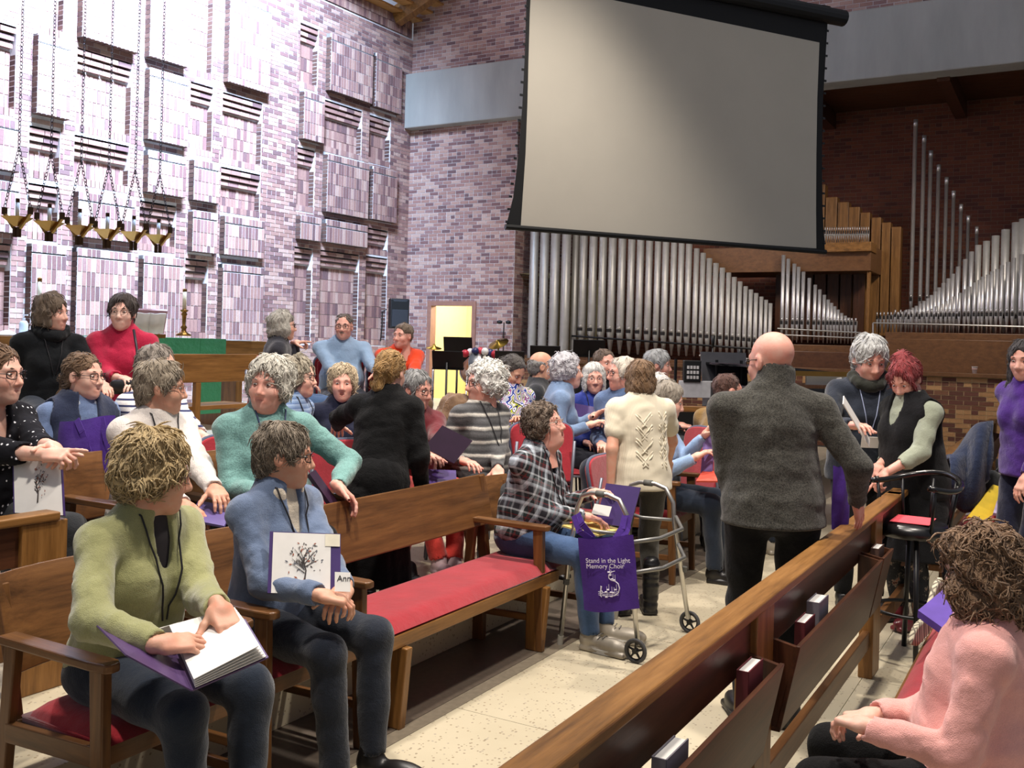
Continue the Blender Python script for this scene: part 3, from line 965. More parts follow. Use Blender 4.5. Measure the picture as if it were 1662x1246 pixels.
# ------------------------------------------------------------------ signed distance fields -> meshes (surface nets)
A = lambda *p: np.array(p, dtype=np.float64)
class Field:
    def __init__(s, lo, hi, h):
        s.h = h
        s.lo = np.asarray(lo, float) - 2*h
        n = np.ceil((np.asarray(hi, float) + 2*h - s.lo)/h).astype(int) + 1
        s.n = n
        s.ax = [s.lo[i] + h*np.arange(n[i]) for i in range(3)]
        s.v = np.full(n, 0.5, dtype=np.float32)
    def sl(s, lo, hi):
        r = []
        for i in range(3):
            a = int(max(0, math.floor((lo[i]-s.lo[i])/s.h)))
            b = int(min(s.n[i], math.ceil((hi[i]-s.lo[i])/s.h)+1))
            if b <= a: return None
            r.append(slice(a, b))
        return tuple(r)
    def xyz(s, q):
        return (s.ax[0][q[0]][:, None, None], s.ax[1][q[1]][None, :, None], s.ax[2][q[2]][None, None, :])
    def put(s, fn, lo, hi, k, mode='u'):
        m = k + 3*s.h
        q = s.sl(np.asarray(lo)-m, np.asarray(hi)+m)
        if q is None: return
        d = fn(*s.xyz(q)).astype(np.float32)
        a = s.v[q]
        if mode == 's':
            d = -d
            hh = np.maximum(k - np.abs(a-d), 0)/k if k > 0 else 0
            s.v[q] = np.maximum(a, d) + hh*hh*k*0.25
        else:
            hh = np.maximum(k - np.abs(a-d), 0)/k if k > 0 else 0
            s.v[q] = np.minimum(a, d) - hh*hh*k*0.25
    def cone(s, a, b, r1, r2, k=0.02, mode='u'):
        a, b = np.asarray(a, float), np.asarray(b, float)
        ba = b-a; L = max(float(ba@ba), 1e-9)
        def fn(x, y, z):
            px, py, pz = x-a[0], y-a[1], z-a[2]
            t = np.clip((px*ba[0]+py*ba[1]+pz*ba[2])/L, 0, 1)
            return np.sqrt((px-t*ba[0])**2+(py-t*ba[1])**2+(pz-t*ba[2])**2) - (r1+t*(r2-r1))
        R = max(r1, r2)
        s.put(fn, np.minimum(a, b)-R, np.maximum(a, b)+R, k, mode)
    def ell(s, c, r, k=0.02, R=None, mode='u'):
        """ellipsoid; R rows = local axes"""
        c = np.asarray(c, float); r = np.asarray(r, float)
        def fn(x, y, z):
            px, py, pz = x-c[0], y-c[1], z-c[2]
            if R is not None:
                px, py, pz = (R[0][0]*px+R[0][1]*py+R[0][2]*pz, R[1][0]*px+R[1][1]*py+R[1][2]*pz, R[2][0]*px+R[2][1]*py+R[2][2]*pz)
            k0 = np.sqrt((px/r[0])**2+(py/r[1])**2+(pz/r[2])**2)
            k1 = np.sqrt((px/r[0]**2)**2+(py/r[1]**2)**2+(pz/r[2]**2)**2)
            return k0*(k0-1)/np.maximum(k1, 1e-6)
        m = max(r) if R is not None else r
        s.put(fn, c-m, c+m, k, mode)
    def rbox(s, c, h, r, k=0.02, R=None, mode='u'):
        c = np.asarray(c, float)
        def fn(x, y, z):
            px, py, pz = x-c[0], y-c[1], z-c[2]
            if R is not None:
                px, py, pz = (R[0][0]*px+R[0][1]*py+R[0][2]*pz, R[1][0]*px+R[1][1]*py+R[1][2]*pz, R[2][0]*px+R[2][1]*py+R[2][2]*pz)
            qx, qy, qz = np.abs(px)-h[0]+r, np.abs(py)-h[1]+r, np.abs(pz)-h[2]+r
            return np.sqrt(np.maximum(qx, 0)**2+np.maximum(qy, 0)**2+np.maximum(qz, 0)**2) + np.minimum(np.maximum(qx, np.maximum(qy, qz)), 0) - r
        m = math.sqrt(sum(q*q for q in h)) if R is not None else np.asarray(h)
        s.put(fn, c-m, c+m, k, mode)
    def half(s, p, n, k=0.01):
        """cut away the side n points to"""
        p, n = np.asarray(p, float), np.asarray(n, float)
        n = n/np.linalg.norm(n)
        x, y, z = s.ax[0][:, None, None], s.ax[1][None, :, None], s.ax[2][None, None, :]
        d = ((x-p[0])*n[0]+(y-p[1])*n[1]+(z-p[2])*n[2]).astype(np.float32)
        a = s.v
        hh = np.maximum(k-np.abs(a-d), 0)/k
        s.v = np.maximum(a, d) + hh*hh*k*0.25
    def ripple(s, amp, freq, seed=0, aniso=(1, 1, 1), oct=2):
        r = np.random.default_rng(seed)
        band = np.abs(s.v) < amp*2.5 + 2*s.h
        idx = np.nonzero(band)
        P = np.stack([s.ax[i][idx[i]]*aniso[i] for i in range(3)], 1)
        tot = np.zeros(len(P))
        fr, am = freq, 1.0
        for o in range(oct):
            for j in range(5):
                d = r.normal(size=3); d /= np.linalg.norm(d)
                d2 = r.normal(size=3); d2 /= np.linalg.norm(d2)
                tot += am*np.sin(P@d*fr + r.uniform(0, 6.28) + 1.3*np.sin(P@d2*fr*0.6 + r.uniform(0, 6.28)))
            fr *= 2.1; am *= 0.5
        s.v[idx] += (tot/3.0*amp).astype(np.float32)
    def sample(s, p):
        i = [int(np.clip(round((p[j]-s.lo[j])/s.h), 0, s.n[j]-1)) for j in range(3)]
        return float(s.v[i[0], i[1], i[2]])
    def hit(s, p, d, L=0.6, inside=0.0):
        """first point along p + t d where field < inside"""
        p, d = np.asarray(p, float), np.asarray(d, float)
        d = d/np.linalg.norm(d)
        t = 0.0
        while t < L:
            q = p + d*t
            if s.sample(q) < inside: return q
            t += s.h*0.5
        return None
    def mesh(s):
        v = s.v
        ins = v < 0
        nx, ny, nz = v.shape
        c = np.zeros((nx-1, ny-1, nz-1), dtype=np.uint8)
        for i in (0, 1):
            for j in (0, 1):
                for k in (0, 1):
                    c += ins[i:nx-1+i, j:ny-1+j, k:nz-1+k]
        act = (c > 0) & (c < 8)
        idx = np.nonzero(act)
        N = len(idx[0])
        if N == 0: return np.zeros((0, 3)), np.zeros((0, 4), int)
        cid = np.full(act.shape, -1, dtype=np.int32)
        cid[idx] = np.arange(N)
        cv = {}
        for i in (0, 1):
            for j in (0, 1):
                for k in (0, 1):
                    cv[(i, j, k)] = v[idx[0]+i, idx[1]+j, idx[2]+k]
        acc = np.zeros((N, 3)); cnt = np.zeros(N)
        for a in cv:
            for ax in range(3):
                if a[ax] == 0:
                    b = list(a); b[ax] = 1; b = tuple(b)
                    va, vb = cv[a], cv[b]
                    m = (va < 0) != (vb < 0)
                    t = np.where(m, va/np.where(m, va-vb, 1), 0)
                    p = np.zeros((N, 3))
                    p[:] = a
                    p[:, ax] += t
                    acc += p*m[:, None]; cnt += m
        V = (acc/cnt[:, None] + np.stack(idx, 1))*s.h + s.lo
        Fs = []
        for ax in range(3):
            u, w = [(1, 2), (2, 0), (0, 1)][ax]
            a = [slice(None)]*3; b = [slice(None)]*3
            a[ax] = slice(0, -1); b[ax] = slice(1, None)
            sa, sb = ins[tuple(a)], ins[tuple(b)]
            ch = sa != sb
            q = list(np.nonzero(ch))
            ok = (q[u] > 0) & (q[w] > 0) & (q[u] < v.shape[u]-1) & (q[w] < v.shape[w]-1)
            q = [x[ok] for x in q]
            fl = sa[tuple(q)]
            def cell(du, dw):
                r = [x.copy() for x in q]
                r[u] = r[u]-du; r[w] = r[w]-dw
                return cid[tuple(r)]
            f = np.stack([cell(1, 1), cell(0, 1), cell(0, 0), cell(1, 0)], 1)
            f[~fl] = f[~fl][:, ::-1]
            Fs.append(f)
        return V, np.concatenate(Fs)

# ------------------------------------------------------------------ head, hand, foot templates (cached)
_tpl = {}
def head_tpl(fem=True, h=0.005, open_mouth=False, jowl=0.0):
    key = ('head', fem, h, open_mouth, jowl)
    if key in _tpl: return _tpl[key]
    f = Field((-0.1, -0.14, -0.23), (0.1, 0.14, 0.14), h)
    f.ell((0, -0.012, 0.034), (0.073, 0.093, 0.083), 0.03)
    f.ell((0, 0.026, -0.030), (0.060, 0.064, 0.086), 0.04)
    jw = 0.044 if fem else 0.052
    f.ell((0, 0.034, -0.078), (jw + jowl, 0.050, 0.038), 0.035)
    f.ell((0, 0.066, -0.100), (0.022, 0.020, 0.018), 0.025)
    for sx in (-1, 1):
        f.ell((sx*0.034, 0.060, -0.032), (0.026+jowl*0.6, 0.026, 0.026), 0.025)
        f.ell((sx*0.0745, -0.010, -0.008), (0.010, 0.020, 0.031), 0.010)
        f.ell((sx*0.083, -0.002, -0.006), (0.006, 0.010, 0.017), 0.006, mode='s')
    f.cone((-0.040, 0.072, 0.021), (-0.012, 0.081, 0.019), 0.010, 0.009, 0.018)
    f.cone((0.040, 0.072, 0.021), (0.012, 0.081, 0.019), 0.010, 0.009, 0.018)
    for sx in (-1, 1):
        f.ell((sx*0.031, 0.096, 0.003), (0.019, 0.017, 0.012), 0.014, mode='s')
    f.cone((0, 0.084, 0.010), (0, 0.106, -0.034), 0.008, 0.0125, 0.014)
    for sx in (-1, 1): f.ell((sx*0.013, 0.093, -0.040), (0.009, 0.011, 0.008), 0.008)
    f.cone((-0.018, 0.081, -0.070), (0.018, 0.081, -0.070), 0.009, 0.009, 0.012)
    if open_mouth: f.ell((0, 0.094, -0.070), (0.016, 0.016, 0.009), 0.006, mode='s')
    elif h < 0.006: f.cone((-0.019, 0.093, -0.0685), (0.019, 0.093, -0.0685), 0.0035, 0.0035, 0.004, mode='s')
    f.cone((0, -0.022, -0.06), (0, -0.030, -0.23), 0.050 if fem else 0.056, 0.056 if fem else 0.064, 0.03)
    if jowl > 0.004: f.ell((0, 0.02, -0.115), (0.05, 0.045, 0.03), 0.03)
    V, Q = f.mesh()
    _tpl[key] = (V, Q)
    return _tpl[key]
HANDPOSE = {'relax': (0.32, 0.34, 0.38, 0.42, 0.25), 'flat': (0.06, 0.06, 0.08, 0.10, 0.1), 'grip': (0.72, 0.76, 0.8, 0.85, 0.5),
            'point': (0.05, 0.7, 0.8, 0.85, 0.6), 'clasp': (0.5, 0.52, 0.55, 0.6, 0.4), 'open': (0.12, 0.10, 0.14, 0.2, -0.2)}
def hand_tpl(pose, h=0.0045):
    key = ('hand', pose, h)
    if key in _tpl: return _tpl[key]
    c = HANDPOSE[pose]
    f = Field((-0.09, -0.06, -0.09), (0.06, 0.19, 0.05), h)
    f.rbox((0.0, 0.048, 0.0), (0.040, 0.046, 0.013), 0.012, 0.012)
    f.cone((0, -0.015, 0), (0, 0.02, 0), 0.025, 0.027, 0.02)
    f.ell((-0.026, 0.032, -0.008), (0.018, 0.030, 0.014), 0.014)
    for i, (x, y, L) in enumerate(((-0.029, 0.090, 0.074), (-0.0095, 0.094, 0.083), (0.0105, 0.090, 0.077), (0.0295, 0.080, 0.060))):
        p = A(x, y-0.008, 0.002); ang = 0.0
        spread = (x/0.03)*0.12
        for j, (fr, bend) in enumerate(((0.46, 62), (0.30, 78), (0.24, 48))):
            ang += rad(bend)*c[i]
            d = A(math.sin(spread)*math.cos(ang), math.cos(spread)*math.cos(ang), -math.sin(ang))
            q = p + d*L*fr*1.08
            r1 = (0.0092, 0.0084, 0.0076)[j]; r2 = (0.0086, 0.0078, 0.0066)[j]
            if i == 3: r1 *= 0.88; r2 *= 0.88
            f.cone(p, q, r1, r2, 0.005)
            p = q
    p = A(-0.030, 0.018, -0.006); ang = 0
    for j, L in enumerate((0.040, 0.034, 0.026)):
        a = rad(52) - c[4]*rad(20)*j - c[4]*rad(18)
        d = A(-math.sin(a), math.cos(a), -0.25 - 0.5*max(c[4], 0)); d /= np.linalg.norm(d)
        q = p + d*L
        f.cone(p, q, (0.0125, 0.0108, 0.0098)[j], (0.0112, 0.0100, 0.0080)[j], 0.008)
        p = q
    _tpl[key] = f.mesh()
    return _tpl[key]
def shoe_tpl(kind, h=0.007):
    key = ('shoe', kind, h)
    if key in _tpl: return _tpl[key]
    f = Field((-0.07, -0.10, -0.01), (0.07, 0.22, 0.36 if kind == 'boot' else 0.15), h)
    f.ell((0, 0.10, 0.040), (0.044, 0.105, 0.042), 0.02)
    f.ell((0, -0.03, 0.045), (0.036, 0.055, 0.050), 0.03)
    f.cone((0, -0.035, 0.06), (0, -0.035, 0.32 if kind == 'boot' else 0.105), 0.045, 0.058 if kind == 'boot' else 0.042, 0.03)
    f.rbox((0, 0.06, 0.012), (0.046, 0.135, 0.016), 0.012, 0.006)
    f.half((0, 0, 0.0), (0, 0, -1), 0.004)
    if kind == 'boot': f.ripple(0.004, 60, 3, (0.4, 0.4, 1.6))
    _tpl[key] = f.mesh()
    return _tpl[key]

def hair_mesh(style, seed=0, vol=1.0, h=0.006, wild=1.0):
    """hair in head space"""
    f = Field((-0.19, -0.24, -0.36), (0.19, 0.17, 0.22), h)
    v = vol
    def face_cut(top=0.045, w=0.060, dep=0.115):
        f.ell((0, dep, -0.055), (w, 0.085, 0.055+top+0.045), 0.02, mode='s')
    top = (0.083*v, 0.104*v, 0.092*v)
    curl = None
    if style == 'short':        # cropped to nape, ears free
        f.ell((0, -0.016, 0.040), (0.081*v, 0.101*v, 0.087*v), 0.02)
        f.ell((0, -0.058, -0.02), (0.062*v, 0.056*v, 0.075), 0.03)
        for sx in (-1, 1): f.ell((sx*0.070, 0.020, 0.012), (0.014, 0.024, 0.045), 0.02)
        face_cut(0.050, 0.062, 0.120)
        for sx in (-1, 1): f.ell((sx*0.085, 0.002, -0.030), (0.024, 0.030, 0.036), 0.008, mode='s')
        f.half((0, -0.02, -0.085), (0, 0.5, -1), 0.02)
        curl = (0.0040*wild, 95)
    elif style == 'man':
        f.ell((0, -0.016, 0.042), (0.079*v, 0.099*v, 0.082*v), 0.02)
        f.ell((0, -0.055, -0.01), (0.060, 0.050, 0.065), 0.03)
        face_cut(0.058, 0.062, 0.118)
        for sx in (-1, 1): f.ell((sx*0.085, 0.002, -0.030), (0.022, 0.034, 0.040), 0.008, mode='s')
        f.half((0, -0.02, -0.07), (0, 0.4, -1), 0.02)
        curl = (0.003*wild, 110)
    elif style in ('puffy', 'curly'):
        f.ell((0, -0.020, 0.045), (0.096*v, 0.112*v, 0.098*v), 0.03)
        f.ell((0, -0.060, -0.01), (0.082*v, 0.064*v, 0.082*v), 0.04)
        for sx in (-1, 1): f.ell((sx*0.074*v, 0.0, 0.0), (0.026*v, 0.046, 0.052), 0.03)
        face_cut(0.044, 0.060, 0.120)
        f.half((0, -0.02, -0.105), (0, 0.4, -1), 0.03)
        curl = (0.0085*wild, 120) if style == 'curly' else (0.006*wild, 75)
    elif style == 'bob':
        f.ell((0, -0.018, 0.042), (0.090*v, 0.107*v, 0.092*v), 0.03)
        f.ell((0, -0.045, -0.045), (0.090*v, 0.078*v, 0.085), 0.04)
        for sx in (-1, 1): f.ell((sx*0.072*v, 0.012, -0.040), (0.022*v, 0.046, 0.078), 0.03)
        face_cut(0.040, 0.058, 0.122)
        f.half((0, 0, -0.118), (0, 0.15, -1), 0.03)
        curl = (0.005*wild, 80)
    elif style == 'long':
        f.ell((0, -0.018, 0.042), (0.088*v, 0.106*v, 0.090*v), 0.03)
        for sx in (-1, 1):
            f.cone((sx*0.066, -0.01, 0.0), (sx*0.085, 0.005, -0.24), 0.034, 0.040, 0.04)
        f.cone((0, -0.06, 0.0), (0, -0.075, -0.30), 0.062, 0.05, 0.05)
        face_cut(0.046, 0.057, 0.122)
        curl = (0.006*wild, 60)
    elif style in ('pony', 'bun', 'updo'):
        f.ell((0, -0.016, 0.040), (0.079*v, 0.101*v, 0.086*v), 0.02)
        f.ell((0, -0.055, -0.015), (0.062, 0.054, 0.070), 0.03)
        face_cut(0.050, 0.064, 0.118)
        for sx in (-1, 1): f.ell((sx*0.085, 0.002, -0.026), (0.022, 0.030, 0.036), 0.008, mode='s')
        f.half((0, -0.02, -0.085), (0, 0.5, -1), 0.02)
        if style == 'pony':
            f.cone((0.0, -0.105, -0.02), (0.02, -0.10, -0.13), 0.030, 0.036, 0.02)
            f.cone((0.02, -0.10, -0.13), (0.035, -0.045, -0.29), 0.036, 0.020, 0.03)
        elif style == 'bun':
            f.ell((0, -0.118, 0.0), (0.042, 0.034, 0.038), 0.012)
            f.cone((0.0, -0.115, -0.02), (-0.02, -0.105, -0.105), 0.032, 0.030, 0.02)
        else:
            f.ell((0.02, -0.05, 0.118), (0.050, 0.050, 0.036), 0.02)
            for sx in (-1, 1): f.cone((sx*0.062, 0.05, 0.05), (sx*0.074, 0.045, -0.07), 0.012, 0.008, 0.02)
        curl = (0.0035*wild, 100)
    elif style == 'fringe':     # bald crown with hair round the sides
        f.ell((0, -0.020, 0.015), (0.079, 0.099, 0.075), 0.02)
        f.ell((0, -0.055, -0.015), (0.062, 0.052, 0.064), 0.03)
        f.ell((0, 0.02, 0.10), (0.105, 0.125, 0.075), 0.015, mode='s')
        face_cut(0.06, 0.064, 0.108)
        for sx in (-1, 1): f.ell((sx*0.085, 0.002, -0.026), (0.022, 0.032, 0.036), 0.008, mode='s')
        f.half((0, -0.02, -0.075), (0, 0.4, -1), 0.02)
        curl = (0.004*wild, 110)
    elif style == 'buzz':
        f.ell((0, -0.024, 0.0), (0.0745, 0.086, 0.062), 0.02)
        f.ell((0, 0.03, 0.060), (0.11, 0.15, 0.075), 0.02, mode='s')
        face_cut(0.06, 0.064, 0.100)
        for sx in (-1, 1): f.ell((sx*0.085, 0.002, -0.026), (0.022, 0.036, 0.036), 0.008, mode='s')
        f.half((0, -0.02, -0.07), (0, 0.4, -1), 0.02)
        curl = (0.001, 90)
    elif style == 'bigcurl':    # shoulder-length loose curls
        f.ell((0, -0.020, 0.045), (0.100*v, 0.116*v, 0.094*v), 0.03)
        f.ell((0, -0.055, -0.055), (0.108*v, 0.080*v, 0.100), 0.05)
        for sx in (-1, 1): f.ell((sx*0.080*v, 0.005, -0.050), (0.036*v, 0.056, 0.095), 0.03)
        face_cut(0.042, 0.056, 0.122)
        curl = (0.011*wild, 70)
    if curl: f.ripple(curl[0], curl[1], seed, (1, 1, 0.75), 3)
    return f.mesh()

def hair_strands(V, Q, style='short', seed=0, n=500):
    """tapered locks lying on the hair surface (head space)"""
    r = np.random.default_rng(seed+91)
    a, b, c, d = V[Q[:, 0]], V[Q[:, 1]], V[Q[:, 2]], V[Q[:, 3]]
    nn = np.cross(c-a, d-b); L = np.linalg.norm(nn, axis=1); nn /= np.maximum(L, 1e-9)[:, None]
    cen = (a+b+c+d)/4
    if (nn*(cen-A(0, -0.02, 0.0))).sum(1).mean() < 0: nn = -nn
    out = cen - A(0, -0.02, 0.02)
    ok = ((nn*out).sum(1) > 0.01)
    idx = np.nonzero(ok)[0]
    idx = r.choice(idx, size=n)
    p, m = cen[idx], nn[idx]
    curly = style in ('curly', 'puffy', 'bigcurl')
    crown = A(0.0, -0.045, 0.125)
    flow = p - crown
    flow /= np.maximum(np.linalg.norm(flow, axis=1), 1e-6)[:, None]
    flow = flow*1.0 + A(0, -0.15, -0.55)
    if style in ('bun', 'pony'): flow = A(0, -0.118, -0.01) - p
    flow = flow + r.normal(size=p.shape)*({'curly': 0.9, 'bigcurl': 0.55, 'puffy': 0.30}.get(style, 0.28))*np.linalg.norm(flow, axis=1)[:, None]
    flow -= m*(flow*m).sum(1)[:, None]
    flow /= np.maximum(np.linalg.norm(flow, axis=1), 1e-6)[:, None]
    side = np.cross(m, flow)
    k = 6
    ln = r.uniform(0.030, 0.062, n)*({'curly': 0.75, 'man': 0.5, 'fringe': 0.4, 'buzz': 0.1}.get(style, 1.0))
    ph = r.uniform(0, 6.28, n); amp = ({'curly': 0.009, 'bigcurl': 0.010, 'puffy': 0.0055}.get(style, 0.003))
    rad0 = r.uniform(0.0016, 0.0034, n)*({'bigcurl': 1.3, 'curly': 1.4, 'puffy': 1.35}.get(style, 1.0))
    if style == 'buzz': rad0 = rad0*0.2
    pts = []
    for i in range(k):
        t = i/(k-1)
        wob = np.sin(ph + t*(5.5 if curly else 2.5))
        lift = 0.0035*np.sin(t*math.pi) + (t**2)*r.uniform(-0.003, 0.0025, n) - (ln*t)**2*4.5
        pts.append(p + flow*(ln*t)[:, None] + side*(amp*wob)[:, None] + m*lift[:, None])
    VV, QQ = [], []
    for i in range(k):
        t = i/(k-1)
        rr = rad0*(0.25+0.75*math.sin(min(1.0, 0.15+t)*math.pi*0.93))
        for j in range(3):
            an = 2*math.pi*j/3
            VV.append(pts[i] + side*(rr*math.cos(an))[:, None] + m*(rr*math.sin(an))[:, None])
    VV = np.stack(VV, 1).reshape(-1, 3)           # strand-major, k*3 verts each
    base = (np.arange(n)*k*3)[:, None]
    for i in range(k-1):
        for j in range(3):
            QQ.append(np.concatenate([base+i*3+j, base+i*3+(j+1) % 3, base+(i+1)*3+(j+1) % 3, base+(i+1)*3+j], 1))
    return VV, np.concatenate(QQ)
# ------------------------------------------------------------------ people
def rotz(a):
    c, s = math.cos(a), math.sin(a); return np.array([[c, -s, 0], [s, c, 0], [0, 0, 1]])
def rotx(a):
    c, s = math.cos(a), math.sin(a); return np.array([[1, 0, 0], [0, c, -s], [0, s, c]])
def roty(a):
    c, s = math.cos(a), math.sin(a); return np.array([[c, 0, s], [0, 1, 0], [-s, 0, c]])
def ik(a, t, l1, l2, pole):
    d = t - a; L = np.linalg.norm(d)
    mx = (l1+l2)*0.985
    if L > mx: t = a + d/L*mx; d = t-a; L = mx
    L = max(L, abs(l1-l2)+0.02)
    u = d/np.linalg.norm(d)
    x = (l1*l1 - l2*l2 + L*L)/(2*L)
    hh = math.sqrt(max(l1*l1 - x*x, 0))
    p = pole - u*(pole@u); n = np.linalg.norm(p)
    p = p/n if n > 1e-6 else A(0, 0, 1)
    return a + u*x + p*hh, t
def bbox(ps, m):
    ps = np.array(ps); return ps.min(0)-m, ps.max(0)+m
PEOPLE = []
SKINS = {'fair': (224, 182, 164), 'pink': (218, 168, 152), 'tan': (204, 160, 136), 'light': (230, 194, 178)}
LIP = plain('lips', (194, 122, 114), 0.5)
EYEW = plain('eye_white', (226, 222, 216), 0.25, var=0.02)
EYED = plain('eye_iris', (48, 42, 40), 0.2)
MOUTHD = plain('mouth_inside', (90, 30, 30), 0.6)

def person(label, head, Y, floor=0.0, az=120, pose='sit', haz=None, hpitch=0, hroll=0, lean=4, side=0, twist=0, w=1.0, fem=True, scale=None, hscale=1.0,
           hands=None, hpose=('relax', 'relax'), hdir=None, top=None, sleeve='long', bottom=None, shoes=None, skinc='fair', hair='short', hairc=((90, 80, 70), (160, 150, 140)),
           vol=1.0, wild=1.0, glasses=None, collar=None, vneck=False, lanyard=None, badge=None, belly=0.0, bust=1.0, open_mouth=False, jowl=0.0, legs=None, skirt=None, skirtm=None,
           vest=None, beard=None, res=None, seed=None, hem=0.0, elbow=None, feet=None, brows=(90, 70, 56), hatch=None, under=None, group=None):
    seed = len(PEOPLE) if seed is None else seed
    haz = az if haz is None else haz
    res = res or max(0.0085, 0.0019*Y)
    P = at(head[0], head[1], Y)
    sit = pose == 'sit'
    hz = 0.54 if sit else 0.93
    la, sa = rad(lean), rad(side)
    U = A(math.sin(sa), math.sin(la)*math.cos(sa), math.cos(la)*math.cos(sa)); U /= np.linalg.norm(U)
    tw = rad(twist)
    Rt = A(math.cos(tw), -math.sin(tw), 0); Rt = Rt - U*(Rt@U); Rt /= np.linalg.norm(Rt)
    Fw = np.cross(U, Rt)
    H0 = A(0, 0, hz)
    neckb = H0 + U*0.485
    hc = neckb + U*0.080 + A(0, 0, 0.052) + A(0, 0.012*math.cos(la), 0) + Fw*0.015
    s = (P[2]-floor)/hc[2] if scale is None else scale
    zoff = P[2] - floor - s*hc[2]        # non-zero only with a forced scale (seat/stance height)
    ca, sn = math.cos(rad(az)), math.sin(rad(az))
    def l2w(p): return A(ca*p[0] + sn*p[1], -sn*p[0] + ca*p[1], p[2])
    off = l2w(hc*s)
    root = thing('person', label, 'person', (P[0]-off[0], P[1]-off[1], floor), -rad(az), group)
    R0 = A(P[0]-off[0], P[1]-off[1], floor)
    def w2l(p):
        q = A(*p) - R0
        return A(ca*q[0] - sn*q[1], sn*q[0] + ca*q[1], q[2])/s - A(0, 0, zoff/s)
    def world(px, py, yy): return w2l(at(px, py, yy))
    O = A(0, 0, zoff/s)
    def sc(V): return (V + O)*s
    # --- joints
    shw = 0.158*(0.5+0.5*w) if fem else 0.182*(0.5+0.5*w)
    shR, shL = H0 + U*0.412 + Rt*shw, H0 + U*0.412 - Rt*shw
    J = {}
    arms = []
    for i, sg in enumerate((-1, 1)):          # left, right
        sh = shL if sg < 0 else shR
        if hands and hands[i] is not None:
            t = hands[i]
            t = world(*t[1:]) if t[0] == 'px' else A(*t[1:])
        else:
            t = A(sg*0.09, 0.26, 0.66) if sit else sh + A(sg*0.07, 0.04, -0.50)
        pole = A(sg*0.35, -0.6, -1.0) if sit else A(sg*0.5, -1.0, -0.2)
        if elbow and elbow[i] is not None: pole = A(*elbow[i])
        el, wr = ik(sh, t, 0.275, 0.245, pole)
        arms.append((sh, el, wr))
    lg = []
    for i, sg in enumerate((-1, 1)):
        hp = H0 + A(sg*0.088*w, 0.0, -0.01)
        if sit:
            ft = A(sg*0.10, 0.45, 0.085) - (A(0, 0, zoff/s))
            kp = A(sg*0.15, 1.0, 0.7)
        else:
            ft = A(sg*0.095, 0.0, 0.085) - A(0, 0, zoff/s); kp = A(0, 1, 0)
        if feet and feet[i] is not None:
            q = feet[i]; ft = (world(*q[1:]) if q[0] == 'px' else A(*q[1:]))
        kn, an = ik(hp, ft, 0.425 if sit else 0.42, 0.42, kp)
        lg.append((hp, kn, an))
    RM = [list(Rt), list(Fw), list(U)]
    def torso(f, inf, shoulders=True, full=True):
        k = 0.05
        f.ell(H0+U*0.02, (0.165*w+inf, 0.128*w+inf, 0.125+inf), k, RM)
        f.ell(H0+U*0.15+Fw*(0.01+belly*0.4), (0.153*w+inf+belly*0.3, 0.117*w+inf+belly, 0.15+inf), k, RM)
        f.ell(H0+U*0.31, (0.152*(w+1)/2+inf, 0.112*(w+1)/2+inf, 0.165+inf), k, RM)
        f.cone(shL, shR, 0.050+inf, 0.050+inf, 0.05)
        for q in (shL, shR): f.cone(q*0.8+(H0+U*0.43)*0.2, neckb+U*0.005, 0.040+inf, 0.050+inf, 0.05)
        f.cone(H0+U*0.43, neckb+U*0.01, 0.085+inf, 0.058+inf*0.7, 0.05)
        if fem and bust > 0:
            for q in (-1, 1): f.ell(H0+U*0.285+Rt*q*0.068+Fw*0.088, (0.062*bust+inf, 0.052*bust+inf, 0.066*bust+inf), 0.045, RM)
    # --- body (skin): torso, arms, legs one field; head and hands in finer templates
    pts = [H0, neckb, hc] + [p for a in arms for p in a] + [p for a in lg for p in a]
    lo, hi = bbox(pts, 0.2)
    fb = Field(lo, hi, max(0.014, res))
    torso(fb, -0.012)
    HR = rotz(-rad(haz-az)) @ rotx(rad(-hpitch)) @ roty(rad(hroll))
    nk0 = hc + HR @ A(0, -0.022, -0.07)
    fb.cone(neckb - U*0.03, nk0, 0.058, 0.048 if fem else 0.054, 0.03)
    for sh, el, wr in arms:
        fb.cone(sh, el, 0.046*w**0.5, 0.038, 0.02); fb.cone(el, wr, 0.038, 0.025, 0.02)
    for hp, kn, an in lg:
        fb.cone(hp, kn, 0.074, 0.048, 0.03); fb.cone(kn, an, 0.048, 0.036, 0.02)
    V, Q = fb.mesh()
    VS, QS, n0 = [V], [Q], len(V)
    hV, hQ = head_tpl(fem, 0.0048 if Y < 6 else 0.007, open_mouth, jowl)
    VS.append((hV*hscale) @ HR.T + hc); QS.append(hQ+n0); n0 += len(hV)
    hand_frames = []
    for i, (sh, el, wr) in enumerate(arms):
        sg = (-1, 1)[i]
        fd = wr-el; fd /= np.linalg.norm(fd)
        y = fd
        up = A(0, 0, 1)
        if hdir and hdir[i] is not None:
            y = A(*hdir[i][0]); y /= np.linalg.norm(y)
            up = A(*hdir[i][1])
        z = up - y*(up@y)
        if np.linalg.norm(z) < 1e-3: z = A(0, -1, 0) - y*(-y[1])
        z /= np.linalg.norm(z)
        x = np.cross(y, z)
        hv, hq = hand_tpl(hpose[i], 0.0045 if Y < 6 else 0.006)
        hv = hv.copy()
        if sg < 0: hv[:, 0] *= -1; hq = hq[:, ::-1]
        M = np.stack([x, y, z], 1)
        VS.append(hv*0.96 @ M.T + wr); QS.append(hq+n0); n0 += len(hv)
        hand_frames.append((wr, M))
    skinm = skin('skin_'+skinc, SKINS[skinc])
    ob = mesh_obj('body', sc(np.concatenate(VS)), np.concatenate(QS), skinm, root, smooth=True)
    # --- face details
    def hsp(p): return sc(hc + HR @ (A(*p)*hscale))
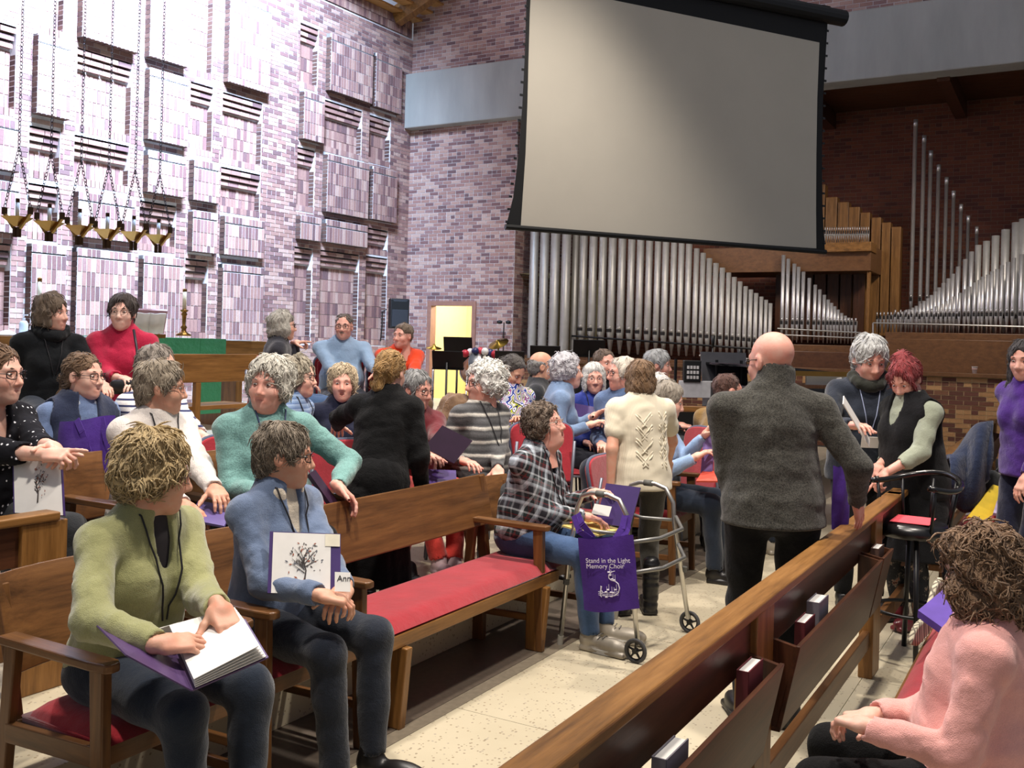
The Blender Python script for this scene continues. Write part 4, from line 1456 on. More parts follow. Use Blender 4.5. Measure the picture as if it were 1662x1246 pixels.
    for sx in (-1, 1):
        eb = MB()
        c = A(sx*0.031, 0.0775, 0.003)
        for (rr, cc, mi) in ((0.0115, c, 0), (0.0062, c + A(0, 0.0072, -0.0005), 1)):
            n, m = 8, 6
            vs, fs = [], []
            for a in range(m+1):
                for b in range(n):
                    th, ph = math.pi*a/m, 2*math.pi*b/n
                    vs.append(hsp(cc + A(rr*math.sin(th)*math.cos(ph), rr*math.cos(th)*0.9, rr*math.sin(th)*math.sin(ph)*(0.42 if mi == 0 else 0.70))))
            for a in range(m):
                for b in range(n): fs.append((a*n+b, a*n+(b+1) % n, (a+1)*n+(b+1) % n, (a+1)*n+b))
            eb.add(vs, fs, mi)
        build('eye', eb, [EYEW, EYED], root, smooth=True)
    for sx in (-1, 1):
        bm = MB(); bm.tube([hsp((sx*0.013, 0.0895, 0.023)), hsp((sx*0.030, 0.0865, 0.0275)), hsp((sx*0.047, 0.074, 0.022))], [0.0028*s, 0.0034*s, 0.0018*s], 6)
        build('eyebrow', bm, plain('brow_%d_%d' % (brows[0], brows[1]), brows, 0.8), root, smooth=True)
    lm = MB()
    if open_mouth:
        ring = [hsp((0.021*math.cos(a), 0.090-0.004*abs(math.cos(a)), -0.0705+0.0125*math.sin(a))) for a in np.linspace(0, 2*math.pi, 12, endpoint=False)]
        lm.tube(ring, 0.0042*s, 6, closed=True)
    else:
        lm.tube([hsp((-0.023, 0.080, -0.0685)), hsp((-0.009, 0.0895, -0.0655)), hsp((0.009, 0.0895, -0.0655)), hsp((0.023, 0.080, -0.0685))], [0.0015*s, 0.0034*s, 0.0034*s, 0.0015*s], 6)
        lm.tube([hsp((-0.022, 0.080, -0.070)), hsp((0, 0.0895, -0.0755)), hsp((0.022, 0.080, -0.070))], [0.0015*s, 0.0044*s, 0.0015*s], 6)
    build('lips', lm, LIP, root, smooth=True)
    # --- hair
    if hair:
        hm = hairmat('hair_%d_%d_%d' % (hairc[1][0], hairc[1][1], hairc[0][0]), hairc[0], hairc[1])
        V, Q = hair_mesh(hair, seed, vol, 0.0052 if Y < 6.5 else 0.008, wild)
        SVt, SQt = hair_strands(V, Q, style=hair, seed=seed, n=1700 if Y < 4 else (650 if Y < 6.6 else 260))
        Q = np.concatenate([Q, SQt+len(V)]); V = np.concatenate([V, SVt])
        mesh_obj('hair', sc((V*hscale) @ HR.T + hc), Q, hm, root, smooth=True)
    if beard:
        f = Field((-0.08, -0.02, -0.15), (0.08, 0.13, 0.0), 0.006)
        if beard[0] == 'beard':
            f.ell((0, 0.040, -0.088), (0.054, 0.052, 0.042), 0.02); f.ell((0, 0.075, -0.105), (0.028, 0.024, 0.026), 0.02)
            f.ell((0, 0.10, -0.062), (0.03, 0.04, 0.022), 0.01, mode='s')
            f.ripple(0.003, 150, 4)
        f.cone((-0.030, 0.084, -0.064), (0, 0.096, -0.054), 0.005, 0.0065, 0.008); f.cone((0.030, 0.084, -0.064), (0, 0.096, -0.054), 0.005, 0.0065, 0.008)
        V, Q = f.mesh()
        mesh_obj('beard' if beard[0] == 'beard' else 'moustache', sc((V*hscale) @ HR.T + hc), Q, hairmat('beard_%d' % beard[1][0], tuple(int(c*0.6) for c in beard[1]), beard[1]), root, smooth=True)
    if glasses:
        g = MB()
        for sx in (-1, 1):
            ring = [hsp((sx*0.033+0.024*math.copysign(abs(math.cos(a))**0.75, math.cos(a)), 0.103-0.006*abs(math.cos(a)) - (0.012 if math.cos(a)*sx > 0.6 else 0), 0.000+0.017*math.copysign(abs(math.sin(a))**0.75, math.sin(a)))) for a in np.linspace(0, 2*math.pi, 16, endpoint=False)]
            g.tube(ring, (0.0022 if glasses[1] else 0.0014)*s, 6, closed=True)
            g.tube([hsp((sx*0.056, 0.092, 0.004)), hsp((sx*0.076, 0.03, 0.006)), hsp((sx*0.079, -0.012, 0.004))], 0.0018*s, 6)
        g.tube([hsp((-0.010, 0.104, 0.004)), hsp((0, 0.107, 0.007)), hsp((0.010, 0.104, 0.004))], 0.0016*s, 6)
        build('glasses', g, plain('glasses_%d' % glasses[0][0], glasses[0], 0.35, 0.3), root, smooth=True)
    # --- top
    inf = 0.014
    SLV = {'long': 0.97, '34': 0.55, 'elbow': 0.1, 'short': -0.45, 'none': None}[sleeve]
    ft_ = Field(*bbox([H0-A(0, 0, 0.13+hem), neckb] + [p for a in arms for p in a], 0.17 + max(0, w-1)*0.1 + belly), res)
    torso(ft_, inf)
    if hem and not sit: ft_.ell(H0-U*0.10, (0.172*w+inf, 0.140*w+inf, 0.16+hem*0.5), 0.04, RM)
    fs_ = Field.__new__(Field); fs_.__dict__.update(ft_.__dict__); fs_.v = np.full(ft_.n, 0.5, dtype=np.float32)
    for i, (sh, el, wr) in enumerate(arms):
        if SLV is None: continue
        if SLV < 0:
            e = sh + (el-sh)*(1+SLV); fs_.cone(sh, e, 0.066*w**0.5, 0.066, 0.03)
            d = (el-sh)/np.linalg.norm(el-sh)
        else:
            fs_.cone(sh, el, (0.053 if fem else 0.060)*w**0.5+0.004, 0.051, 0.035)
            e = el + (wr-el)*SLV
            fs_.cone(el, e, 0.051, 0.037+0.010*(1-SLV), 0.03)
    for i, (sh, el, wr) in enumerate(arms):     # folds at the elbows
        if SLV is None or SLV < 0.3: continue
        d = (wr-el)/np.linalg.norm(wr-el)
        for q in range(4):
            c = el + d*(0.03+0.035*q)
            fs_.ell(c, (0.049-0.003*q,)*3, 0.012)
        d = (sh-el)/np.linalg.norm(sh-el)
        for q in range(3):
            c = el + d*(0.02+0.04*q)
            fs_.ell(c, (0.053+0.001*q,)*3, 0.012)
    ft_.cone(neckb + U*0.055, neckb + U*0.2, 0.062, 0.10, 0.008, mode='s')
    for i, (sh, el, wr) in enumerate(arms):
        if SLV is not None and SLV > 0.3:
            e = el + (wr-el)*SLV; d = (wr-el)/np.linalg.norm(wr-el)
            fs_.cone(e + d*0.028, e + d*0.09, 0.045, 0.05, 0.004, mode='s')
    ft_.ripple(0.0040, 34, seed+12, (1, 1, 1.5), 2)
    if not sit: ft_.half(H0 - A(0, 0, 0.04+hem), A(0, 0, -1), 0.01)
    else: ft_.half(H0 - A(0, 0, 0.085), A(0, -0.2, -1), 0.02)
    fs_.ripple(0.0050, 36, seed+11, (1.2, 1.2, 1.2), 3)
    ft0 = Field.__new__(Field); ft0.__dict__.update(ft_.__dict__); ft0.v = ft_.v.copy()
    if SLV is not None:
        kk = 0.03; hh = np.maximum(kk-np.abs(ft_.v-fs_.v), 0)/kk
        ft_.v = np.minimum(ft_.v, fs_.v) - hh*hh*kk*0.25
    if vneck:
        ft_.ell(neckb + Fw*0.085 - U*0.055, (0.031, 0.055, vneck if vneck > 1e-3 and vneck is not True else 0.10), 0.008, RM, mode='s')
    V, Q = ft_.mesh()
    mesh_obj('top', sc(V), Q, top, root, smooth=True)
    if under:
        fu = Field(*bbox([H0, neckb], 0.17), res); torso(fu, -0.004); fu.half(H0, A(0, 0, -1))
        V, Q = fu.mesh(); mesh_obj('undershirt', sc(V), Q, under, root, smooth=True)
    if vest:
        fv = Field(*bbox([H0-A(0, 0, 0.10+hem), neckb], 0.24+belly), res); torso(fv, inf+0.018)
        if not sit: fv.ell(H0-U*0.08, (0.175*w+inf, 0.145*w+inf, 0.2+hem*0.5), 0.04, RM)
        fv.half(H0 - A(0, 0, 0.08+hem), A(0, 0, -1), 0.01)
        for sh in (shL, shR): fv.cone(sh+U*0.03+(sh-H0-U*0.425)*0.25, sh-U*0.10+(sh-H0-U*0.425)*0.35, 0.072, 0.075, 0.01, mode='s')
        fv.ell(neckb + Fw*0.09 - U*0.06, (0.050, 0.075, vest[1]), 0.01, RM, mode='s')
        fv.cone(neckb + U*0.02, neckb + U*0.2, 0.075, 0.11, 0.008, mode='s')
        V, Q = fv.mesh(); mesh_obj('vest', sc(V), Q, vest[0], root, smooth=True)
    # --- collar
    if collar:
        kind, cm = collar
        fc = Field(*bbox([neckb-U*0.08, neckb+U*0.12], 0.15), min(res, 0.008))
        nd = nk0-neckb; nd /= np.linalg.norm(nd)
        if kind == 'shawl':
            fc.cone(neckb-U*0.02, neckb+nd*0.085, 0.092, 0.079, 0.01); fc.cone(neckb+nd*0.02, neckb+nd*0.2, 0.066, 0.066, 0.006, mode='s')
        elif kind == 'turtle':
            fc.cone(neckb-U*0.01, neckb+nd*0.075, 0.074, 0.064, 0.01); fc.ripple(0.003, 60, seed, (0.5, 0.5, 2))
        elif kind == 'cowl':
            for q in range(14):
                a = 2*math.pi*q/14; b = 2*math.pi*(q+1)/14
                def cp(a): return neckb + Rt*math.cos(a)*0.086 + Fw*(math.sin(a)*0.085+0.012) + U*(0.028-0.045*max(0, math.sin(a)))
                fc.cone(cp(a), cp(b), 0.031, 0.031, 0.02)
            fc.ripple(0.005, 45, seed)
        else:
            hgt = 0.066 if kind == 'stand' else 0.046
            fc.cone(neckb-U*0.012, neckb+nd*hgt, 0.086, 0.073, 0.01)
            fc.cone(neckb-U*0.05, neckb+nd*0.2, 0.075, 0.062, 0.003, mode='s')
            fc.half(neckb+nd*hgt, nd, 0.004)
            fc.ell(neckb+Fw*0.10, (0.028 if kind == 'stand' else 0.036, 0.07, 0.12), 0.008, RM, mode='s')
            if kind == 'flap':
                for q in (-1, 1):
                    fc.ell(neckb+Rt*q*0.062+Fw*0.066-U*0.014, (0.034, 0.010, 0.036), 0.012, [list(Rt*0.8+Fw*q*-0.6), list(Fw*0.8+Rt*q*0.6), list(U)])
        V, Q = fc.mesh(); mesh_obj('collar', sc(V), Q, cm, root, smooth=True)
    # --- trousers / skirt
    if bottom:
        fp = Field(*bbox([H0+A(0, 0, 0.05)] + [p for a in lg for p in a], 0.17 + max(0, w-1)*0.1), res)
        fp.ell(H0+A(0, 0.0, 0.0), ((0.168 if sit else 0.150)*w, (0.138 if sit else 0.122)*w, 0.12), 0.05)
        for hp, kn, an in lg:
            fp.cone(hp, kn, 0.090*w**0.6, 0.066, 0.035); 
            dd = (an-kn)/np.linalg.norm(an-kn)
            fp.cone(kn, an - dd*0.01, 0.066, 0.052, 0.03)
        fp.ripple(0.0045, 28, seed+5, (1, 1, 1), 2)
        for hp, kn, an in lg:
            dd = (an-kn)/np.linalg.norm(an-kn)
            fp.cone(an + dd*0.035, an + dd*0.12, 0.06, 0.06, 0.004, mode='s')
        V, Q = fp.mesh(); mesh_obj('trousers', sc(V), Q, bottom, root, smooth=True)
    if skirt:
        fk = Field(*bbox([H0+A(0, 0, 0.1), H0-A(0, 0, skirt)], 0.30), res)
        fk.ell(H0, (0.174*w, 0.145*w, 0.13), 0.05)
        fk.cone(H0, H0-A(0, 0, skirt), 0.165*w, 0.20*w, 0.05)
        fk.ripple(0.006, 30, seed+5, (1.3, 1.3, 0.3), 2)
        fk.half(H0-A(0, 0, skirt), A(0, 0, -1), 0.01)
        V, Q = fk.mesh(); mesh_obj('skirt', sc(V), Q, skirtm or top, root, smooth=True)
    # --- shoes
    if shoes:
        sv, sq = shoe_tpl(shoes[0])
        for i, (hp, kn, an) in enumerate(lg):
            sg = (-1, 1)[i]
            R = rotz(rad(-8*sg))
            v = sv @ R.T
            v = v + A(an[0], an[1]+0.03, an[2]-0.083)
            so = mesh_obj('shoe', sc(v), sq, shoes[1], root, smooth=True)
            if shoes[0] == 'shoe':
                c0 = A(an[0], an[1]+0.03, an[2]-0.083)
                ring = [R @ A(0.047*math.sin(a), 0.062+0.136*math.cos(a), 0) for a in np.linspace(0, 2*math.pi, 20, endpoint=False)]
                q = MB(); vs = [sc(c0 + p + A(0, 0, zz)) for zz in (0.001, 0.024) for p in ring]
                q.add(vs, [tuple(reversed(range(20))), tuple(range(20, 40))] + [(j, (j+1) % 20, 20+(j+1) % 20, 20+j) for j in range(20)])
                build('sole', q, shoes[2] if len(shoes) > 2 else plain('dark_sole', (30, 26, 24), 0.7), so)
                if len(shoes) > 2:
                    q = MB()
                    for k in range(4): q.tube([sc(c0 + R @ A(-0.024, 0.035+0.024*k, 0.088-0.009*k)), sc(c0 + R @ A(0.0, 0.038+0.024*k, 0.096-0.009*k)), sc(c0 + R @ A(0.024, 0.035+0.024*k, 0.088-0.009*k))], 0.0035, 5)
                    build('laces', q, plain('grey_lace', (120, 116, 110), 0.7), so)
    # --- lanyard and badge, laid on the front of the chest
    if lanyard:
        lt = MB()
        ends = []
        z1 = badge[1] if badge else 0.2
        for q in (-1, 1):
            path = [neckb + Rt*q*0.066 + U*0.03 - Fw*0.01]
            for k in range(9):
                f = k/8
                base = neckb + Rt*q*(0.062*(1-f)+0.008) + U*(0.02 - f*(0.485-z1)) + Fw*0.45
                hq = ft0.hit(base, -Fw, 0.6, 0.0)
                if hq is not None: path.append(hq + Fw*0.010)
            lt.tube([sc(p) for p in path], 0.0032*s, 6)
            ends.append(path[-1])
        build('lanyard', lt, lanyard, root, smooth=True)
        if badge:
            c = (ends[0]+ends[1])/2 - U*0.045 + Fw*0.012
            bw, bh = 0.050, 0.036
            bb = MB()
            tl = U*0.97 + Fw*0.2
            tl /= np.linalg.norm(tl)
            nn = np.cross(Rt, tl)
            vs = []
            for dz in (0, 0.003):
                for a, b in ((-1, -1), (1, -1), (1, 1), (-1, 1)): vs.append(sc(c + Rt*a*bw + tl*b*bh + nn*dz*-1))
            bb.add(vs, [(0, 1, 2, 3), (7, 6, 5, 4), (0, 4, 5, 1), (1, 5, 6, 2), (2, 6, 7, 3), (3, 7, 4, 0)])
            ob_ = build('name_badge', bb, WHITEP, root)
    info = dict(root=root, sc=sc, hc=hc, HR=HR, arms=arms, legs=lg, U=U, Rt=Rt, Fw=Fw, H0=H0, neckb=neckb, top=ft_, s=s, az=az, R0=R0, floor=floor, zoff=zoff, sit=sit, hands=hand_frames, world=world, l2w=l2w)
    PEOPLE.append(info)
    return info
def loc2world(p, q):
    """person-local (unscaled) point to world"""
    v = p['sc'](A(*q)); r = p['l2w'](v)
    return Vector(p['R0'] + r)
# ------------------------------------------------------------------ seating
OAKX, OAKY, OAKZ = wood('x', 'oak'), wood('y', 'oak'), wood('z', 'oak')
MIDX, MIDY, MIDZ = wood('x', 'mid'), wood('y', 'mid'), wood('z', 'mid')
def make_armchair():
    r = empty('armchair')
    W, yf, yb = 0.272, 0.225, -0.19
    for sx in (-1, 1):
        m = MB(); m.bar((sx*W, yf+0.02, 0), (sx*W, yf-0.005, 0.635), 0.036, 0.042, 0, (0, 1, 0), 0.036, 0.062); build('leg', m, MIDZ, r, bevel=0.005)
        m = MB(); m.bar((sx*W, yb-0.07, 0), (sx*(W-0.005), yb-0.02, 0.63), 0.034, 0.044, 0, (0, 1, 0), 0.034, 0.055); build('leg', m, MIDZ, r, bevel=0.005)
        m = MB()
        pl = [(-0.034, yb-0.055), (0.034, yb-0.055), (0.036, yf-0.02), (0.028, yf+0.05), (0.010, yf+0.062), (-0.020, yf+0.058), (-0.036, yf+0.03)]
        m.prism([(sx*W+x, y) for x, y in pl], 0.635, 0.662); build('armrest', m, MIDY, r, bevel=0.006)
        m = MB(); m.bar((sx*W, yf, 0.385), (sx*W, yb-0.03, 0.365), 0.030, 0.06); build('side_rail', m, MIDY, r, bevel=0.004)
        m = MB(); m.bar((sx*W, yf+0.01, 0.17), (sx*W, yb-0.055, 0.16), 0.024, 0.035); build('stretcher', m, MIDY, r, bevel=0.004)
    m = MB(); m.bar((-W, yf+0.004, 0.385), (W, yf+0.004, 0.385), 0.028, 0.06); build('front_rail', m, MIDX, r, bevel=0.004)
    m = MB(); m.bar((-W, yb-0.03, 0.365), (W, yb-0.03, 0.365), 0.028, 0.06); build('back_rail', m, MIDX, r, bevel=0.004)
    m = MB()
    def cf(u, v):
        x = (u-0.5)*2*(W-0.02); y = yb + v*(yf-yb+0.02)
        e = min(1, 6*min(u, 1-u))*min(1, 6*min(v, 1-v))
        return (x, y, 0.412 + 0.045*math.sqrt(e))
    m.grid(cf, 14, 12)
    m.box((0, (yb+yf)/2+0.005, 0.405), (W-0.022, (yf-yb)/2, 0.012)); build('seat_cushion', m, RED, r, smooth=True)
    m = MB()
    def bf(u, v):
        x = (u-0.5)*2*(W+0.005); z = 0.53 + v*0.30
        return (x, yb-0.03 - 0.05*(1-(2*u-1)**2) - 0.10*v, z)
    m.grid(bf, 12, 5); build('backrest', m, MIDX, r, smooth=True, solid=0.024, bevel=0.004)
    for sx in (-1, 1):
        m = MB(); m.bar((sx*(W-0.03), yb-0.03, 0.38), (sx*(W-0.03), yb-0.13, 0.80), 0.03, 0.03, 0, (0, 1, 0)); build('back_post', m, MIDZ, r, bevel=0.004)
    return r
def make_stack():
    r = empty('stacking_chair')
    GR = plain('grey_chair_frame', (120, 124, 136), 0.4, 0.6)
    EDGE = fabric('slate_chair_edge', (84, 90, 112), 0.1)
    for sx in (-1, 1):
        m = MB(); m.tube([(sx*0.235, 0.24, 0.012), (sx*0.225, 0.215, 0.425), (sx*0.22, -0.19, 0.43)], 0.011, 8); build('leg', m, GR, r, smooth=True)
        m = MB(); m.tube([(sx*0.235, -0.27, 0.012), (sx*0.22, -0.20, 0.43), (sx*0.215, -0.255, 0.78)], 0.011, 8); build('leg', m, GR, r, smooth=True)
    m = MB()
    def cf(u, v):
        x = (u-0.5)*0.46; y = -0.20 + v*0.44
        e = min(1, 5*min(u, 1-u))*min(1, 5*min(v, 1-v))
        return (x, y, 0.445 + 0.05*math.sqrt(e))
    m.grid(cf, 10, 10); m.box((0, 0.02, 0.44), (0.225, 0.215, 0.012)); build('seat_cushion', m, REDCH, r, smooth=True)
    def outline(g):
        pl = []
        for k in range(25):
            a = math.pi*k/24
            pl.append(((0.225+g)*math.copysign(abs(math.cos(a))**0.6, math.cos(a)), 0.80 + (0.10+g)*math.sin(a)**0.6))
        return pl + [(-0.19-g, 0.50-g), (0.19+g, 0.50-g)]
    tilt = Matrix.Translation((0, -0.205, 0.50)) @ Matrix.Rotation(rad(-10), 4, 'X') @ Matrix.Translation((0, 0, -0.50)) @ Matrix(((1, 0, 0, 0), (0, 0, -1, 0), (0, 1, 0, 0), (0, 0, 0, 1)))
    m = MB(); m.prism(outline(0.012), 0.0, 0.035, 0, tilt); build('back_shell', m, REDCH, r, bevel=0.010)
    m = MB(); m.tube([tilt @ Vector((x, z, 0.010)) for x, z in outline(0.014)], 0.012, 6, closed=True); build('piping', m, EDGE, r, smooth=True)
    m = MB(); m.prism(outline(-0.012), -0.028, 0.008, 0, tilt); build('back_cushion', m, REDCH, r, bevel=0.014)
    return r
_proto = {}
def chair(kind, loc, az, label, zs=1.0, group=None):
    if kind not in _proto:
        _proto[kind] = make_armchair() if kind == 'arm' else make_stack()
        o = _proto[kind]
    else:
        o = copy_tree(_proto[kind])
    o.location = loc; o.rotation_euler = (0, 0, -rad(az)); o.scale = (1, 1, zs)
    tag(o, label, 'chair', group)
    return o
def chair_for(p, kind, label, az=None, back=0.05, side=0.0, group='chairs of the choir'):
    az = p['az'] if az is None else az
    hip = loc2world(p, (0, 0, 0.54))
    sx, cx = math.sin(rad(az)), math.cos(rad(az))
    loc = Vector((hip[0] + sx*back + cx*side, hip[1] + cx*back - sx*side, p['floor']))
    zs = max(0.8, min(1.25, (0.45*p['s'] + p['zoff'])/0.455))
    return chair(kind, loc, az, label, zs, group)

# ------------------------------------------------------------------ bench in the front row
def bench(t0, t1, s0, label):
    r = thing('bench', label, 'bench', row((t0+t1)/2, s0), -rad(120))
    # local: +y forward (towards the aisle), x along; x right = decreasing t ... az 120 facing
    Lh = (t1-t0)/2
    m = MB()
    def cf(u, v):
        x = (u-0.5)*2*(Lh-0.015); y = -0.42 + v*0.44
        e = min(1, 25*min(u, 1-u))*min(1, 7*min(v, 1-v))
        return (x, y, 0.425 + 0.05*math.sqrt(e))
    m.grid(cf, 30, 12); m.box((0, -0.20, 0.415), (Lh-0.02, 0.21, 0.014)); build('seat_cushion', m, RED, r, smooth=True)
    m = MB(); m.box((0, 0.0, 0.385), (Lh, 0.022, 0.030)); build('front_rail', m, OAKX, r, bevel=0.005)
    m = MB(); m.box((0, -0.42, 0.385), (Lh, 0.022, 0.030)); build('back_rail', m, MIDX, r, bevel=0.005)
    m = MB()
    def bf(u, v):
        return ((u-0.5)*2*Lh, -0.43 - 0.07*v, 0.625 + v*0.28)
    m.grid(bf, 2, 2); build('backrest', m, MIDX, r, solid=0.035, bevel=0.006)
    for sx in (-1, 1):
        x = sx*(Lh-0.17)
        m = MB(); m.bar((x, -0.03, 0), (x, -0.015, 0.356), 0.045, 0.10, 0, (0, 1, 0), 0.045, 0.13); build('leg', m, OAKZ, r, bevel=0.006)
        m = MB(); m.bar((x, -0.40, 0), (x, -0.40, 0.356), 0.045, 0.09, 0, (0, 1, 0)); build('leg', m, MIDZ, r, bevel=0.006)
        m = MB(); m.bar((x, -0.05, 0.30), (x, -0.38, 0.30), 0.04, 0.09); build('side_rail', m, MIDY, r, bevel=0.005)
        m = MB(); m.bar((sx*(Lh-0.05), -0.43, 0.36), (sx*(Lh-0.05), -0.50, 0.90), 0.04, 0.06, 0, (0, 1, 0)); build('back_post', m, MIDZ, r, bevel=0.005)
    return r
bench(-0.20, 1.42, 0.0, 'empty oak bench with long red seat cushion in the front row')

# ------------------------------------------------------------------ pew fronts (rail, posts, book racks)

def railpt(px, py, h): return on_floor(px, py, h)
RAILH = 0.86
p_end = on_floor(1448, 797, RAILH); p_near = on_floor(870, 1246, RAILH)
rt0, rs0 = to_row(p_near); rt1, rs1 = to_row(p_end)
RS = (rs0+rs1)/2
def pewfront(name, label, t0, t1, s, posts, racks, floor=0.0, hgt=RAILH, face=-1, lower=True):
    """face -1: book racks on the side of decreasing s (towards the lower right of the photo)"""
    r = thing(name, label, 'pew', row(t0, s, floor), ROWROT)     # local +y along t, local -x = +s
    L = t1-t0
    fx = 1 if face < 0 else -1
    m = MB(); m.box((0, L/2, hgt-0.018), (0.047, L/2, 0.018)); build('top_rail', m, OAKY, r, bevel=0.008, seg=3)
    for y in posts:
        m = MB(); m.box((0.0, y, (hgt-0.036)/2), (0.036, 0.10, (hgt-0.036)/2)); build('post', m, OAKZ, r, bevel=0.005)
    m = MB(); m.box((0.0, L/2, hgt-0.12), (0.013, L/2-0.03, 0.084)); build('upper_panel', m, wood('y', 'dark'), r, bevel=0.003)
    if lower:
        m = MB(); m.box((0, L/2, 0.20), (0.018, L/2-0.05, 0.045)); build('lower_rail', m, MIDY, r, bevel=0.004)
    for y0, y1 in racks:
        m = MB()
        yc, hl = (y0+y1)/2, (y1-y0)/2
        P = [(fx*0.10, hgt-0.10), (fx*0.055, hgt-0.40)]
        m.bar((P[0][0], y0, P[0][1]), (P[0][0], y0, P[0][1]), 0.01, 0.01) if False else None
        vs = [(fx*0.125, y0, hgt-0.175), (fx*0.125, y1, hgt-0.175), (fx*0.065, y1, hgt-0.47), (fx*0.065, y0, hgt-0.47)]
        vs += [(x-fx*0.016, y, z) for x, y, z in vs]
        m.add(vs, [(0, 1, 2, 3), (7, 6, 5, 4), (0, 4, 5, 1), (1, 5, 6, 2), (2, 6, 7, 3), (3, 7, 4, 0)])
        rk = build('book_rack', m, wood('y', 'dark'), r, bevel=0.003)
        for y in (y0+0.012, y1-0.012):
            m = MB(); m.add([(fx*0.012, y-0.01, hgt-0.16), (fx*0.115, y-0.01, hgt-0.18), (fx*0.058, y-0.01, hgt-0.47), (fx*0.012, y-0.01, hgt-0.47),
                             (fx*0.012, y+0.01, hgt-0.16), (fx*0.115, y+0.01, hgt-0.18), (fx*0.058, y+0.01, hgt-0.47), (fx*0.012, y+0.01, hgt-0.47)],
                            [(0, 1, 2, 3), (7, 6, 5, 4), (0, 4, 5, 1), (1, 5, 6, 2), (2, 6, 7, 3), (3, 7, 4, 0)])
            build('rack_end', m, wood('z', 'dark'), r)
        m = MB(); m.box((fx*0.036, yc, hgt-0.465), (0.028, hl, 0.008)); build('rack_base', m, wood('y', 'dark'), r)
    return r
T0R = -4.6
y_end = rt1 - T0R
def ry(px, py, z):        # local y of a point of the pew front seen at a pixel, at height z
    return to_row(on_floor(px, py, z))[0] - T0R
yp0 = ry(1414, 825, RAILH); yp1 = ry(1242, 968, RAILH); print('posts', y_end, yp0, yp1)
pf = pewfront('pew_screen', 'oak pew front with top rail and hymn book racks running past the standing man', T0R, rt1, RS,
              [yp0, yp1, yp1-1.5, yp1-3.0], [(yp1+0.10, yp0-0.42), (yp0-0.38, yp0-0.10), (yp1-1.42, yp1-0.10), (yp1-2.9, yp1-1.6)])
# books in its racks
def book(label, t, tilt, cm, w=0.15, h=0.21, th=0.035, s=RS, hgt=RAILH, floor=0.0, lift=0.0):
    P = row(t, s - 0.065, floor)
    b = thing('hymn_book', label, 'book', (P[0], P[1], floor + hgt - 0.44 + lift), ROWROT)
    R = Matrix.Rotation(rad(10), 3, 'Y')
    m = MB()
    m.box((th/2, 0, h/2), (0.002, w/2, h/2), 0, None); m.box((-th/2, 0, h/2), (0.002, w/2, h/2)); m.box((0, -w/2, h/2), (th/2, 0.002, h/2))
    cv = build('cover', m, cm, b)
    m = MB(); m.box((0, 0.003, h/2), (th/2-0.002, w/2-0.005, h/2-0.004)); build('pages', m, WHITEP, b)
    return b
MAROON = plain('maroon_book_cloth', (96, 24, 36), 0.7); GREYB = plain('grey_book_cloth', (116, 112, 122), 0.7)
book('maroon hymn book standing alone in the nearest long rack', T0R+yp1-0.28, 0, MAROON, lift=0.09)
book('grey-topped maroon hymn book in the rack beside the stool', T0R+yp1+0.42, 0, MAROON, lift=0.07)
book('thick grey book leaning at the end of the rack beside the stool', T0R+yp1+0.62, 0, GREYB, lift=0.10, th=0.045)
book('worn brown book in the short rack by the end post', T0R+yp0-0.22, 0, plain('brown_book', (92, 66, 56), 0.7), lift=0.08)
book('pale book at the bottom edge of the picture in the nearest rack', T0R+yp1-0.95, 0, GREYB, lift=0.07)
# left-hand pew end with post
pw = on_floor(58, 1120, L1); tl, sl = to_row(pw)
pewfront('pew_screen', 'oak pew end with a square post at the left edge of the picture', tl-2.5, tl+0.06, sl, [2.5], [], L1, 0.72, 1)
# far right pew front behind the stool
pA = on_floor(1478, 783, RAILH); pB = on_floor(1612, 679, RAILH)
ta, sa_ = to_row(pA); tb, sb_ = to_row(pB)
pewfront('pew_screen', 'far oak pew front with a blue jacket hung over it', ta-0.6, tb, (sa_+sb_)/2, [tb-ta+0.5, tb-ta-1.0], [(0.3, tb-ta+0.3)])

# ------------------------------------------------------------------ altar and chancel furnishings
def altar():
    A0, A1 = at(-40, 543, 9.4), at(392, 551, 12.6)
    # use the wall direction
    p = at(150, 546, 10.2)
    t, s = to_row(p)
    z = at(150, 546, 10.2)[2]
    x0 = to_row(on_plane(-60, 541, p, Vector((D2[1], -D2[0], 0))))[0]; x1 = to_row(on_plane(392, 550, p, Vector((D2[1], -D2[0], 0))))[0]
    r = thing('altar', 'long oak altar table with green cloth before the brick wall', 'altar', row((x0+x1)/2, s, L2), ROWROT)
    L = (x1-x0)/2
    H = z - L2
    m = MB(); m.box((0, 0, H-0.10), (0.42, L, 0.09)); build('table_top', m, OAKY, r, bevel=0.006)
    m = MB(); m.box((0, 0, H-0.004), (0.43, L-0.25, 0.005)); build('white_cloth', m, fabric('altar_linen', (220, 222, 226), 0.05), r)
    for y in (-L+0.35, L-0.35):
        m = MB(); m.box((0, y, (H-0.19)/2), (0.34, 0.05, (H-0.19)/2)); build('leg', m, OAKZ, r, bevel=0.006)
    GREEN = fabric('green_paraments', (40, 116, 66), 0.12)
    y0 = to_row(on_plane(128, 600, p, Vector((D2[1], -D2[0], 0))))[0] - (x0+x1)/2
    y1 = to_row(on_plane(322, 600, p, Vector((D2[1], -D2[0], 0))))[0] - (x0+x1)/2
    m = MB(); m.box((0.435, (y0+y1)/2, H-0.13), (0.006, (y1-y0)/2, 0.13)); m.box((0, (y0+y1)/2, H+0.004), (0.44, (y1-y0)/2, 0.004))
    build('green_frontal', m, GREEN, r)
    m = MB(); m.box((0.44, y1-0.22, H-0.42), (0.005, 0.16, 0.42)); build('green_hanging', m, GREEN, r)
    return p, t, s, z
ap, at_, as_, az_ = altar()
